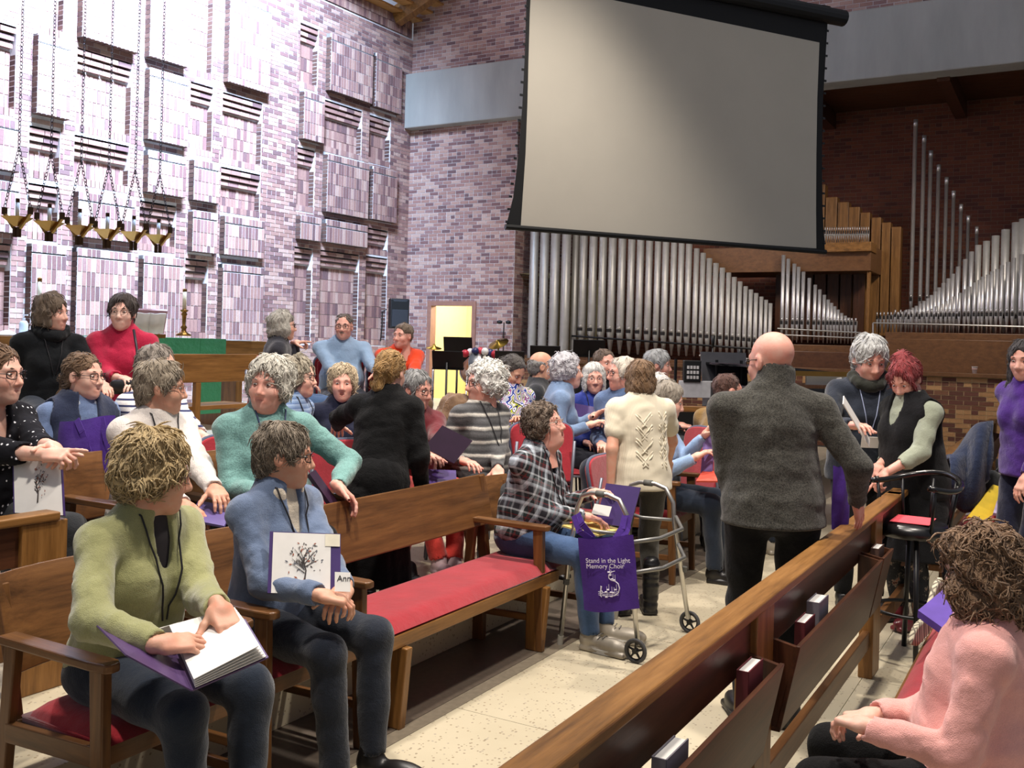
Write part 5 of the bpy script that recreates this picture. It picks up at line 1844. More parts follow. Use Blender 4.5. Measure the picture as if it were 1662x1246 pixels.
# candlestick on the altar
def candlestick(label, px, ybase, ytop, Y):
    b = at(px, ybase, Y); zt = at(px, ytop, Y)[2]
    H = zt - b[2]
    r = thing('candlestick', label, 'candlestick', b)
    m = MB(); m.lathe([(0.075, 0), (0.08, 0.012), (0.03, 0.04), (0.022, 0.07), (0.035, 0.09), (0.018, 0.11), (0.022, H*0.42), (0.034, H*0.46), (0.02, H*0.49), (0.04, H*0.53), (0.042, H*0.55)], n=16)
    build('stem', m, gold(), r, smooth=True)
    m = MB(); m.lathe([(0.020, H*0.55), (0.020, H*0.94)], n=12); build('candle', m, plain('wax', (236, 226, 196), 0.5), r, smooth=True)
    m = MB(); m.lathe([(0.022, H*0.93), (0.022, H*0.985), (0.008, H)], n=12); build('candle_cap', m, gold(), r)
    return r
candlestick('brass candlestick with a white candle on the right of the altar', 298, 545, 468, 10.2)
candlestick('candle behind the dark-haired woman on the left of the altar', 62, 548, 450, 10.0)
def bottle():
    b = at(38, 541, 9.9)
    r = thing('sanitizer_bottle', 'clear hand sanitizer pump bottle on the altar beside the brown-haired woman', 'bottle', b)
    m = MB(); m.lathe([(0.040, 0), (0.042, 0.01), (0.042, 0.10), (0.03, 0.125), (0.014, 0.135)], n=14); build('body', m, plain('milky_plastic', (214, 224, 226), 0.3), r, smooth=True)
    m = MB(); m.lathe([(0.016, 0.135), (0.016, 0.16), (0.006, 0.162), (0.006, 0.185)], n=10); m.box((0.015, 0, 0.188), (0.026, 0.008, 0.006)); build('pump', m, plain('white_plastic', (235, 235, 235), 0.4), r)
bottle()
m = MB()
bz = at(8, 545, 9.6)
def ff(u, v): return (bz[0]+(u-0.5)*0.34, bz[1]+(v-0.5)*0.3, bz[2]+0.045*math.sin(u*math.pi)*math.sin(v*math.pi)+0.012*math.sin(9*u+5*v))
m.grid(ff, 12, 12); tag(build('folded_cloth', m, fabric('altar_linen', (220, 222, 226), 0.05), smooth=True, solid=0.01), 'crumpled white cloth at the left end of the altar', 'cloth')
def missal():
    b = at(240, 548, 10.0)
    r = thing('book_stand', 'tilted altar book stand with an open white service book', 'book stand', b, -rad(150))
    R = Matrix.Rotation(rad(38), 3, 'X')
    m = MB(); m.box((0, 0.0, 0.17), (0.17, 0.012, 0.15), 0, Matrix.Rotation(rad(-38), 3, 'X')); build('stand_board', m, plain('clear_acrylic_edge', (196, 150, 156), 0.3), r)
    m = MB(); m.bar((-0.12, -0.1, 0), (-0.12, 0.02, 0.16), 0.015, 0.015); m.bar((0.12, -0.1, 0), (0.12, 0.02, 0.16), 0.015, 0.015); m.box((0, 0.06, 0.02), (0.16, 0.02, 0.02)); build('stand_legs', m, gold(), r)
    for sx in (-1, 1):
        m = MB()
        def pg(u, v):
            x = sx*u*0.155; q = 0.014*math.sin(min(1, u*1.6)*math.pi) + 0.02
            p = Matrix.Rotation(rad(-38), 3, 'X') @ Vector((x, q+0.012, (v-0.5)*0.26))
            return (p[0], p[1], p[2]+0.17)
        m.grid(pg, 8, 2); build('page', m, WHITEP, r, smooth=True, solid=0.012)
missal()
# oak communion bench in front of the altar
def kneeler():
    a = at(270, 574, 8.6)
    t, s = to_row(a)
    nrm = Vector((D2[1], -D2[0], 0))
    b = on_plane(416, 574, a, nrm)
    tb_, _ = to_row(b)
    z1 = a[2]; z0 = on_plane(300, 621, a, nrm)[2]
    L = (tb_-t+1.2)
    r = thing('chancel_bench', 'plain oak bench back standing before the altar', 'bench', row(t-1.2, s, L2), ROWROT)
    m = MB(); m.box((0, L/2, (z0+z1)/2-L2), (0.02, L/2, (z1-z0)/2)); build('backrest', m, OAKY, r, bevel=0.006)
    for y in (0.3, to_row(on_plane(319, 640, a, nrm))[0]-t+1.2):
        m = MB(); m.box((0, y, (z0-L2)/2), (0.025, 0.03, (z0-L2)/2)); build('leg', m, OAKZ, r, bevel=0.004)
    m = MB(); m.box((-0.22, L/2, 0.40), (0.2, L/2, 0.02)); build('seat', m, OAKY, r, bevel=0.004)
kneeler()

# ------------------------------------------------------------------ hanging sanctuary lamps
def chain_mesh(mb, a, b, link=0.045, r=0.0038):
    a, b = Vector(a), Vector(b)
    L = (b-a).length; n = max(1, int(L/(link*0.74)))
    d = (b-a)/L
    x = d.cross(Vector((0, 0, 1)))
    if x.length < 1e-3: x = Vector((1, 0, 0))
    x.normalize(); y = d.cross(x)
    for i in range(n):
        c = a + d*(L*(i+0.5)/n)
        u = x if i % 2 else y
        ring = [c + d*math.cos(k*math.pi/4)*link*0.5 + u*math.sin(k*math.pi/4)*link*0.28 for k in range(8)]
        mb.tube(ring, r, 4, closed=True)
def make_lamp():
    r = empty('hanging_candle_lamp')
    G, DK = gold(), plain('dark_brass', (74, 52, 30), 0.45, 0.7)
    m = MB(); hw = 0.095
    m.add([(-hw, -hw, 0.0), (hw, -hw, 0.0), (hw, hw, 0), (-hw, hw, 0), (-0.018, -0.018, -0.085), (0.018, -0.018, -0.085), (0.018, 0.018, -0.085), (-0.018, 0.018, -0.085)],
          [(0, 3, 2, 1), (4, 5, 6, 7), (0, 1, 5, 4), (1, 2, 6, 5), (2, 3, 7, 6), (3, 0, 4, 7)]); build('bowl', m, G, r)
    for sx in (-1, 1):
        m = MB(); m.bar((sx*0.03, 0, -0.10), (sx*0.13, 0, 0.03), 0.022, 0.03, 0, (0, 1, 0)); build('arm', m, G, r)
        m = MB(); m.box((sx*0.132, 0, 0.055), (0.017, 0.017, 0.032)); build('arm_post', m, DK, r)
        m = MB(); m.box((sx*0.022, 0, -0.135), (0.011, 0.016, 0.045)); build('foot_tab', m, DK, r)
    m = MB(); m.lathe([(0.017, 0.0), (0.017, 0.13)], n=12); build('candle', m, plain('wax_white', (226, 232, 240), 0.5), r, smooth=True)
    m = MB(); m.lathe([(0.018, 0.13), (0.018, 0.165)], n=12); build('candle_cap', m, DK, r)
    m = MB()
    CH = plain('dark_chain', (60, 52, 56), 0.4, 0.7)
    for sx in (-1, 1): chain_mesh(m, (sx*0.132, 0, 0.085), (0, 0, 0.62))
    chain_mesh(m, (0, 0, 0.62), (0, 0, 4.0)); build('chain', m, CH, r)
    return r
lamp0 = make_lamp()
names = ['leftmost', 'second', 'third', 'fourth', 'fifth', 'rightmost']
for i, (x, y) in enumerate(((28, 352), (80, 360), (129, 367), (174, 373), (217, 377), (257, 382))):
    o = lamp0 if i == 0 else copy_tree(lamp0)
    Yd = 8.7 + i*0.262
    o.location = at(x, y, Yd); o.rotation_euler = (0, 0, rad(-12))
    tag(o, '%s of the six brass candle lamps hung on chains%s' % (names[i], '' if i in (0, 5) else ' from the left'), 'lamp', 'hanging brass candle lamps')

# ------------------------------------------------------------------ loudspeaker on the wall
def speaker():
    p = on_plane(647, 508, CORNER + NL*0.25, NL)
    p = at(647, 509, p[1]-0.55)
    r = thing('loudspeaker', 'black loudspeaker fixed to the brick wall above the man in orange', 'speaker', p, rad(22))
    k = p[1]/F
    w, h = 15.5*k, 24*k
    m = MB(); m.prism([(-w, -0.10), (w, -0.10), (w, 0.08), (w*0.55, 0.26), (-w*0.55, 0.26), (-w, 0.08)], -h, h, 0); build('cabinet', m, BLACKP, r, bevel=0.015)
    m = MB(); m.box((0, -0.105, -h*0.32), (w*0.86, 0.008, h*0.58)); build('grille', m, plain('speaker_grille', (34, 36, 42), 0.6, bump=0.5, scale=60), r, bevel=0.006)
    m = MB(); m.add([(-w*0.8, -0.108, h*0.92), (w*0.8, -0.108, h*0.92), (0, -0.06, h*0.30)], [(0, 1, 2)]); build('horn', m, plain('speaker_horn', (60, 64, 72), 0.4), r)
    m = MB(); m.box((0, 0.33, 0), (0.05, 0.09, 0.05)); build('bracket', m, BLACKM, r)
    m = MB(); m.tube([(-w, 0.2, h*0.3), (-w*1.4, 0.25, h*0.1), (-w*1.3, 0.3, -h*0.8), (-w*1.45, 0.3, -h*1.9)], 0.012, 6); build('cable', m, BLACKP, r, smooth=True)
speaker()
# ------------------------------------------------------------------ music stands, drums, microphones
def music_stand(label, px0, px1, yt, yb, Y, floor, az=200, tilt=14):
    c = at((px0+px1)/2, (yt+yb)/2, Y)
    w = (px1-px0)/2*Y/F/max(0.4, abs(math.cos(rad(az-180)))); h = (yb-yt)/2*Y/F
    r = thing('music_stand', label, 'music stand', (c[0], c[1], floor), -rad(az), 'black music stands of the band')
    z = c[2]-floor
    R = Matrix.Rotation(rad(-tilt), 3, 'X')
    m = MB(); m.box((0, 0, z), (w, 0.006, h), 0, R); build('desk', m, BLACKM, r, bevel=0.012)
    m = MB(); m.box((0, -0.03, z-h), (w, 0.03, 0.006), 0, R); build('lip', m, BLACKM, r)
    m = MB(); m.tube([(0, 0.04, 0.05), (0, 0.03, z-h*0.3)], 0.012, 8); build('pole', m, BLACKM, r, smooth=True)
    for k in range(3):
        a = k*2.094
        m = MB(); m.tube([(0, 0.04, 0.22), (0.24*math.sin(a), 0.04+0.24*math.cos(a), 0.012)], 0.009, 6); build('leg', m, BLACKM, r, smooth=True)
    return r
music_stand('tallest black music stand in front of the lit doorway', 720, 767, 546, 596, 10.6, L1, 190)
music_stand('lower black music stand to the right of the man in orange', 701, 752, 569, 598, 10.0, L1, 190)
music_stand('black music stand behind the woman in the swirl-patterned blouse', 803, 851, 569, 600, 9.6, L1, 185)
music_stand('black music stand behind the bearded man', 860, 909, 560, 614, 9.9, L1, 185)
music_stand('black double music stand below the first pipe feet', 930, 982, 551, 578, 10.8, L1, 180)
def cymbal(label, px, py, Y, rpx, rx, ry, floor):
    c = at(px, py, Y); R = rpx*Y/F
    r = thing('cymbal', label, 'cymbal', (c[0], c[1], floor))
    z = c[2]-floor
    M = Matrix.Translation((0, 0, z)) @ Matrix.Rotation(rad(ry), 4, 'Y') @ Matrix.Rotation(rad(rx), 4, 'X')
    m = MB(); m.lathe([(R, -0.008), (R, -0.004), (R*0.25, 0.018), (R*0.2, 0.035), (R*0.05, 0.045)], n=28)
    build('plate', m, metal('cymbal_bronze', (170, 140, 66), 0.33, 0.12), r, smooth=True, M=M)
    m = MB(); m.tube([(0, 0, 0.04), (0, 0, z+0.04)], 0.011, 8); build('stand', m, CHROME, r, smooth=True)
    for k in range(3):
        a = k*2.094+0.4
        m = MB(); m.tube([(0, 0, 0.3), (0.28*math.sin(a), 0.28*math.cos(a), 0.012)], 0.008, 6); build('leg', m, CHROME, r, smooth=True)
cymbal('tilted bronze ride cymbal above the swirl-patterned blouse', 809, 557, 11.0, 17, 24, -22, L1)
cymbal('flat bronze cymbal left of the music stands', 704, 564, 11.2, 13, 10, 4, L1)
def drum(label, px, py, Y, w, floor, col):
    c = at(px, py, Y)
    r = thing('drum', label, 'drum', (c[0], c[1], floor)); z = c[2]-floor
    R = w/2*Y/F
    M = Matrix.Translation((0, 0, z)) @ Matrix.Rotation(rad(68), 4, 'X') @ Matrix.Rotation(rad(20), 4, 'Y')
    m = MB(); m.lathe([(R, -0.16), (R, 0.14)], n=24); build('shell', m, col, r, smooth=True, M=M)
    for q in (-0.16, 0.14):
        m = MB(); m.lathe([(R*1.03, q-0.012), (R*1.03, q+0.012)], n=24); build('hoop', m, CHROME, r, smooth=True, M=M)
    m = MB(); m.lathe([(R*0.97, 0.142), (0.01, 0.144)], n=24); build('drumhead', m, plain('drumhead', (206, 190, 160), 0.6), r, smooth=True, M=M)
    for k in range(3):
        a = k*2.094
        m = MB(); m.tube([(R*0.8*math.sin(a), R*0.8*math.cos(a), z), (R*1.1*math.sin(a), R*1.1*math.cos(a), 0.01)], 0.01, 6); build('leg', m, CHROME, r, smooth=True)
drum('wooden-shelled drum behind the white-haired woman', 775, 596, 10.4, 44, L1, plain('drum_shell', (150, 100, 66), 0.35))
def percussion():
    b = at(779, 578, 10.3)
    r = thing('percussion_balls', 'cluster of red, white and blue shakers on the drum', 'shakers', b)
    cols = [(190, 40, 60), (230, 228, 232), (40, 46, 96), (206, 60, 80), (235, 235, 235), (50, 56, 110), (180, 36, 52)]
    for i, c in enumerate(cols):
        m = MB(); R = 0.042
        m.lathe([(R*math.sin(a), R*math.cos(a)) for a in np.linspace(0.05, 3.09, 8)][::-1], ((i-3)*0.052, 0.03*(i % 2), 0.03*math.sin(i/6*math.pi)+R*0.6), 12)
        build('shaker', m, plain('shaker_%d' % i, c, 0.4), r, smooth=True)
percussion()
def mic(label, px, ytop, Y, floor, boom=0.0, ybase=None, lean=0.0):
    c = at(px, ytop, Y); z = c[2]-floor
    r = thing('microphone_stand', label, 'microphone stand', (c[0], c[1], floor))
    m = MB(); m.tube([(0, 0, 0.03), (lean*0.5, 0, z*0.6), (lean, 0, z)], 0.010, 8); build('pole', m, BLACKM, r, smooth=True)
    m = MB(); m.tube([(lean, 0, z-0.02), (lean, 0, z+0.10)], [0.014, 0.024], 10); build('microphone', m, BLACKP, r, smooth=True)
    m = MB(); m.lathe([(0.13, 0), (0.13, 0.015), (0.03, 0.03)], n=18); build('base', m, BLACKM, r)
    if boom:
        m = MB(); m.tube([(lean*0.8-boom*0.3, 0, z*0.86), (lean*0.8+boom, -0.05, z*0.95)], 0.008, 6); build('boom', m, BLACKM, r, smooth=True)
    m = MB(); m.tube([(lean*0.6, 0, z*0.62), (lean*0.6, 0, z*0.68)], 0.02, 8); build('clutch', m, BLACKM, r)
mic('microphone on a tall black stand left of the bald man in grey', 1157, 560, 10.5, L1, 0.0)
mic('black microphone stand with a boom close to the bald man in grey', 1200, 582, 10.2, L1, 0.25)
def xbar():
    p = on_plane(818, 523, CORNER, N2) + N2*0.25
    p = at(818, 523, p[1])
    r = thing('microphone_pair', 'pair of small black overhead microphones on a thin stand by the organ', 'microphone', (p[0], p[1], L1))
    z = p[2]-L1
    m = MB(); m.tube([(0, 0, 0.03), (0, 0, z)], 0.012, 6); build('pole', m, BLACKM, r)
    for sx in (-1, 1):
        m = MB(); m.tube([(sx*0.03, 0, z), (sx*0.08, 0, z+0.005), (sx*0.13, 0, z)], [0.02, 0.036, 0.022], 8); build('microphone', m, BLACKP, r, smooth=True)
    m = MB(); m.lathe([(0.15, 0), (0.15, 0.02)], n=16); build('base', m, BLACKM, r)
xbar()
def keyboard_rig():
    b = at(1150, 632, 9.8)
    r = thing('keyboard_stand', 'black stand with a white sheet of music behind the woman in light blue', 'keyboard', (b[0], b[1], L1), rad(8))
    z = b[2]-L1
    m = MB(); m.box((0, 0, z), (0.31, 0.012, 0.085)); build('white_board', m, plain('white_board', (206, 206, 212), 0.5), r, bevel=0.004)
    for x in (-0.33, 0.1, 0.36):
        m = MB(); m.tube([(x, 0.06, 0.02), (x, 0.06, z+0.3)], 0.016, 8); build('post', m, BLACKM, r)
    m = MB(); m.box((-0.05, 0.1, z-0.4), (0.35, 0.18, 0.22)); build('black_case', m, BLACKP, r, bevel=0.01)
    m = MB(); m.box((-0.18, 0.0, z+0.18), (0.09, 0.03, 0.11)); build('mixer', m, BLACKP, r, bevel=0.01)
    m = MB()
    for i in range(4):
        for j in range(3): m.box((-0.23+i*0.033, -0.035, z+0.12+j*0.05), (0.011, 0.006, 0.016))
    build('mixer_buttons', m, plain('mixer_keys', (206, 204, 206), 0.5), r)
    m = MB(); m.box((0.2, 0.12, z+0.22), (0.24, 0.012, 0.16), 0, Matrix.Rotation(rad(-14), 3, 'X')); build('dark_desk', m, plain('grey_desk', (66, 66, 72), 0.5), r)
keyboard_rig()
def side_rail():
    a, b = at(1100, 663, 9.0), at(1152, 664, 9.0)
    r = thing('oak_rail', 'short oak rail in front of the music equipment', 'rail', (a[0], a[1], L1))
    m = MB(); m.bar(Vector((-0.15, 0, a[2]-L1)), Vector((b[0]-a[0]+0.3, b[1]-a[1], b[2]-L1)), 0.05, 0.055); build('top_rail', m, OAKX, r, bevel=0.008)
    for x in (-0.1, b[0]-a[0]+0.2):
        m = MB(); m.box((x, 0, (a[2]-L1)/2), (0.025, 0.025, (a[2]-L1)/2)); build('post', m, OAKZ, r)
    m = MB(); m.box(((b[0]-a[0])/2+0.05, 0, (a[2]-L1)*0.62), ((b[0]-a[0])/2+0.15, 0.015, 0.03)); build('lower_rail', m, OAKX, r)
side_rail()
def piano():
    c = at(1335, 625, 9.2)
    r = thing('grand_piano', 'black grand piano with open lid and white music behind the man in grey', 'piano', (c[0], c[1], L1*0), rad(15))
    z = c[2]
    pl = [(-0.75, -0.3), (0.75, -0.3), (0.75, 0.5), (0.6, 1.0), (0.2, 1.3), (-0.4, 1.35), (-0.75, 1.0)]
    GB = plain('piano_black', (14, 14, 16), 0.12)
    m = MB(); m.prism(pl, z-0.34, z-0.02); build('case', m, GB, r, bevel=0.01)
    m = MB(); m.box((0, -0.42, z-0.20), (0.72, 0.12, 0.05)); build('keyboard', m, plain('piano_keys', (230, 228, 220), 0.3), r)
    m = MB(); m.prism(pl, 0.0, 0.03, 0, Matrix.Translation((0, 0, z+0.10)) @ Matrix.Rotation(rad(4), 4, 'Y')); build('lid', m, GB, r, bevel=0.008)
    m = MB(); m.box((0.0, -0.3, z+0.115), (0.76, 0.012, 0.022)); build('lid_edge', m, gold(), r)
    m = MB(); m.box((0.05, -0.18, z+0.05), (0.34, 0.01, 0.04)); build('sheet_music', m, WHITEP, r)
    for x, y in ((-0.6, -0.2), (0.6, -0.2), (-0.1, 1.1)):
        m = MB(); m.lathe([(0.05, 0), (0.06, z-0.34)], (x, y, 0), 12); build('leg', m, GB, r)
piano()
def cup():
    p = on_plane(1581, 608, CORNER + N2*0.02, N2)
    r = thing('paper_cup', 'small white paper cup on the wooden organ ledge', 'cup', (p[0]-N2[0]*0.06, p[1]-N2[1]*0.06, LEDGE))
    m = MB(); m.lathe([(0.030, 0.0), (0.040, 0.095), (0.043, 0.097), (0.043, 0.102), (0.037, 0.102), (0.028, 0.01)], n=18); build('wall', m, plain('cup_paper', (226, 214, 206), 0.7), r, smooth=True)
    m = MB(); m.lathe([(0.0365, 0.052), (0.0385, 0.075)], n=18); build('print_band', m, plain('cup_print', (186, 150, 140), 0.7), r, smooth=True)
cup()

# ------------------------------------------------------------------ walker with tote bag
def text_obj(name, body, parent, M, size, m):
    c = bpy.data.curves.new(name, 'FONT'); c.body = body; c.size = size; c.extrude = 0.0006; c.space_line = 0.85
    o = bpy.data.objects.new(name, c); COL.objects.link(o); o.parent = parent; o.matrix_local = M
    c.materials.append(m)
    bpy.context.view_layer.update()
    me = bpy.data.meshes.new_from_object(o.evaluated_get(bpy.context.evaluated_depsgraph_get()))
    q = bpy.data.objects.new(name, me); COL.objects.link(q); q.parent = parent; q.matrix_local = M
    bpy.data.objects.remove(o)
    return q
WHITEINK = plain('white_print', (226, 220, 236), 0.7, var=0.02)
NL_ = on_floor(1027, 1078); FL_ = on_floor(1110, 1032); NB = on_floor(909, 1045)
def walker():
    # local frame: y from user (back legs) to front wheels, x across (near -> far)
    fx = (FL_-NL_).normalized(); 
    fy = (NL_-NB).normalized()
    fy = (fy - fx*fy.dot(fx)).normalized()
    o = NB.copy()
    r = tag(empty('walker', o), 'grey folding walking frame with two front wheels and a tote bag hung on it', 'walker')
    M = Matrix(((fx[0], fy[0], 0, o[0]), (fx[1], fy[1], 0, o[1]), (0, 0, 1, 0), (0, 0, 0, 1)))
    if M.to_3x3().determinant() < 0: pass
    r.matrix_world = M if M.to_3x3().determinant() > 0 else Matrix.Translation(o)
    K = Matrix.Identity(4) if M.to_3x3().determinant() > 0 else (Matrix.Translation(-o) @ M)
    def T(x, y, z): return K @ Vector((x, y, z))
    W = (FL_-NL_).length; D = (NL_-NB).dot(fy); H = 0.86
    for i, x in enumerate((0.0, W)):
        xt = x + (0.03 if i == 0 else -0.03)
        pts = [T(x, 0.0, 0.0), T(x, 0.045, H*0.6), T(xt, 0.07, H-0.09), T(xt, 0.10, H-0.025), T(xt, 0.16, H), T(xt, D-0.22, H), T(xt, D-0.15, H-0.02), T(xt, D-0.10, H-0.10), T(xt, D-0.09, H-0.22), T(x, D, 0.09)]
        m = MB(); m.tube(pts, 0.0135, 12); build('side_frame', m, ALU, r, smooth=True)
        m = MB(); m.tube([T(xt, 0.19, H), T(xt, D-0.24, H)], 0.0185, 12); build('hand_grip', m, plain('grey_grip', (96, 96, 92), 0.7), r, smooth=True)
        m = MB(); m.tube([T(x, 0, 0.0), T(x, 0.004, 0.05)], 0.017, 10); build('rubber_tip', m, plain('rubber_tip', (170, 166, 156), 0.7), r)
        m = MB(); m.tube([T(xt, 0.065, H-0.19), T(xt, 0.18, H-0.21), T(xt, D-0.10, H-0.20)], 0.010, 10); build('side_brace', m, plain('grey_tube', (128, 128, 126), 0.4, 0.6), r, smooth=True)
        for yy, zz in ((D-0.035, 0.36), (0.028, 0.34)):
            m = MB(); m.tube([T(x, yy, zz), T(x, yy+0.003, zz+0.03)], 0.018, 10); build('height_clip', m, plain('grey_grip', (96, 96, 92), 0.7), r)
        c = T(x + (0.025 if i else -0.025), D, 0.065)
        ax = (K.to_3x3() @ Vector((1, 0, 0)))
        wm = MB()
        u = K.to_3x3() @ Vector((0, 1, 0)); v = Vector((0, 0, 1))
        wm.tube([c + u*math.cos(a)*0.056 + v*math.sin(a)*0.056 for a in np.linspace(0, 2*math.pi, 24, endpoint=False)], 0.010, 8, closed=True)
        wh = build('wheel', wm, plain('wheel_rubber', (64, 64, 66), 0.7), r, smooth=True)
        wm = MB()
        wm.tube([c + u*math.cos(a)*0.045 + v*math.sin(a)*0.045 for a in np.linspace(0, 2*math.pi, 20, endpoint=False)], 0.004, 6, closed=True)
        for k in range(5):
            a = k*2*math.pi/5+0.3
            wm.tube([c + (u*math.cos(a) + v*math.sin(a))*0.012, c + (u*math.cos(a) + v*math.sin(a))*0.046], [0.007, 0.005], 6)
        wm.tube([c - ax*0.014, c + ax*0.014], 0.015, 10)
        build('spokes', wm, BLACKP, wh)
    GT = plain('grey_tube', (128, 128, 126), 0.4, 0.6)
    for z, d in ((H-0.24, 0.0), (H-0.40, 0.02)):
        m = MB(); m.tube([T(0.02, D-0.08+d, z), T(W*0.3, D+0.02+d, z+0.01), T(W*0.75, D+0.02+d, z+0.02), T(W-0.03, D-0.08+d, z+0.06)], 0.0115, 10); build('cross_bar', m, GT, r, smooth=True)
    # tote bag on the near side frame
    return r, T, W, D, H
wk, WT, WW, WD, WH = walker()
def tote(label, P, X, Z, w, h, print_=True, straps=None, bulge=0.03, name='tote_bag', txt=0.052, mat=PURPLE):
    """P: top-left corner world; X right, Z down unit vectors"""
    X, Z = Vector(X).normalized(), Vector(Z).normalized()
    N = X.cross(Z).normalized()          # towards the viewer when X right, Z down
    if N.dot(Vector((0, 0, CAMH)) - Vector(P)) < 0: N = -N
    r = thing(name, label, 'bag', P)
    m = MB()
    nu, nv = 14, 14
    for side in (1, -1):
        def fn(u, v):
            b = bulge*side*math.sin(min(1, max(0, u))*math.pi)**0.7*(0.25+0.75*math.sin(v*math.pi*0.5+0.3)) + 0.004*math.sin(9*u+7*v)
            return X*(u*w) + Z*(v*h + 0.008*math.sin(u*5)) + N*b
        m.grid(fn, nu, nv)
    build('bag_body', m, mat, r, smooth=True)
    if straps:
        for pts in straps:
            q = MB()
            pp = [Vector(p)-Vector(P) for p in pts]
            for i in range(len(pp)-1):
                d = (pp[i+1]-pp[i]).normalized()
                q.bar(pp[i]-d*0.006, pp[i+1]+d*0.006, 0.032, 0.004, 0, tuple(N))
            build('strap', q, mat, r)
    if print_:
        Y = -Z
        M = frame(X*(w*0.15) + Z*(h*0.33) + N*(bulge+0.008), X, Y, N)
        text_obj('lettering', 'Stand in the Light\nMemory Choir', r, M, txt, WHITEINK)
        m = MB()
        def pt(u, v): return X*(w*u) + Z*(h*v) + N*(bulge+0.008)
        # ribbon of notes curling down into a stave
        cur = [(0.66, 0.445), (0.59, 0.46), (0.545, 0.50), (0.54, 0.54), (0.58, 0.57), (0.65, 0.585), (0.70, 0.62), (0.715, 0.68), (0.69, 0.74), (0.62, 0.78), (0.50, 0.79), (0.40, 0.77)]
        m.tube([pt(*c) for c in cur], [0.0015]+[0.0028]*9+[0.0018, 0.001], 5)
        for k in range(3):
            m.tube([pt(0.33+0.36*i/8, 0.725+0.022*k+0.02*math.sin(i/8*math.pi)) for i in range(9)], 0.0011, 4)
        gl = [(0.385, 0.80), (0.36, 0.78), (0.39, 0.68), (0.40, 0.655), (0.385, 0.65), (0.375, 0.70), (0.36, 0.735), (0.385, 0.76), (0.41, 0.735), (0.39, 0.71)]
        m.tube([pt(*c) for c in gl], 0.0022, 5)
        for u, v in ((0.47, 0.73), (0.51, 0.70), (0.56, 0.735), (0.60, 0.74), (0.645, 0.70), (0.47, 0.80), (0.56, 0.79), (0.57, 0.50), (0.60, 0.555), (0.635, 0.57), (0.55, 0.46)):
            c = pt(u, v)
            m.tube([c - X*0.006, c + X*0.006], [0.004, 0.004], 6)
            m.tube([c + X*0.005, c + X*0.006 - Z*0.028], 0.0013, 4)
        build('notes_print', m, WHITEINK, r)
    return r
Yb = (WT(0, WD*0.35, 0.6) + wk.matrix_world.translation)[1] - 0.05
bP, bR, bBl = at(938, 872, 5.12), at(1028, 870, 5.0), at(948, 987, 5.12)
hl = at(930, 808, 5.18); hr = at(1006, 812, 5.05)
tote('purple tote bag printed Stand in the Light Memory Choir hanging on the walker', bP, bR-bP, bBl-bP, (bR-bP).length, at(1030, 990, 5.0).z*-1+bR.z,
     straps=[[at(938, 835, 5.18), at(945, 850, 5.14), at(962, 872, 5.12)], [at(932, 838, 5.18), at(940, 862, 5.14), at(958, 874, 5.12)], [at(1014, 838, 5.06), at(1010, 856, 5.04), at(1000, 872, 5.03)], [at(1018, 838, 5.06), at(1019, 856, 5.04), at(1012, 872, 5.02)]], txt=0.034)

# ------------------------------------------------------------------ bar stool
def stool():
    b = on_floor(1482, 850, 0.74); b = Vector((b[0], b[1], 0))
    r = thing('bar_stool', 'black bar stool with low curved back beside the pew end', 'stool', b, rad(-60))
    H = 0.73
    m = MB(); m.lathe([(0.165, H-0.055), (0.195, H-0.045), (0.20, H-0.02), (0.19, H+0.012), (0.14, H+0.026), (0.02, H+0.03)], n=28); build('seat_cushion', m, plain('black_vinyl', (18, 18, 20), 0.3), r, smooth=True)
    for k in range(4):
        a = math.pi/4 + k*math.pi/2
        m = MB(); m.tube([(0.14*math.cos(a), 0.14*math.sin(a), H-0.05), (0.235*math.cos(a), 0.235*math.sin(a), 0)], 0.014, 10); build('leg', m, BLACKM, r, smooth=True)
    m = MB(); m.tube([(0.198*math.cos(a), 0.198*math.sin(a), 0.27) for a in np.linspace(0, 2*math.pi, 28, endpoint=False)], 0.010, 8, closed=True); build('foot_ring', m, BLACKM, r, smooth=True)
    arc = [(0.235*math.cos(a), 0.235*math.sin(a), H+0.25-0.03*math.cos(2*(a))) for a in np.linspace(rad(-35), rad(195), 18)]
    m = MB(); m.tube(arc, 0.016, 10); build('back_rail', m, plain('black_lacquer', (16, 16, 18), 0.2), r, smooth=True)
    for a in np.linspace(rad(-25), rad(185), 6):
        m = MB(); m.tube([(0.19*math.cos(a), 0.19*math.sin(a), H-0.01), (0.232*math.cos(a), 0.232*math.sin(a), H+0.245)], 0.009, 8); build('spindle', m, BLACKM, r, smooth=True)
    m = MB(); m.box((0, 0, H+0.032), (0.10, 0.13, 0.0015), 0, Matrix.Rotation(0.5, 3, 'Z'))
    o = build('sheet', m, plain('coral_paper', (226, 84, 96), 0.7))
    o.name = 'paper_sheet'; o.parent = None
    o.matrix_world = Matrix.Translation(b) @ Matrix.Rotation(rad(-60), 4, 'Z')
    tag(o, 'coral pink sheet of paper lying on the bar stool', 'paper')
stool()

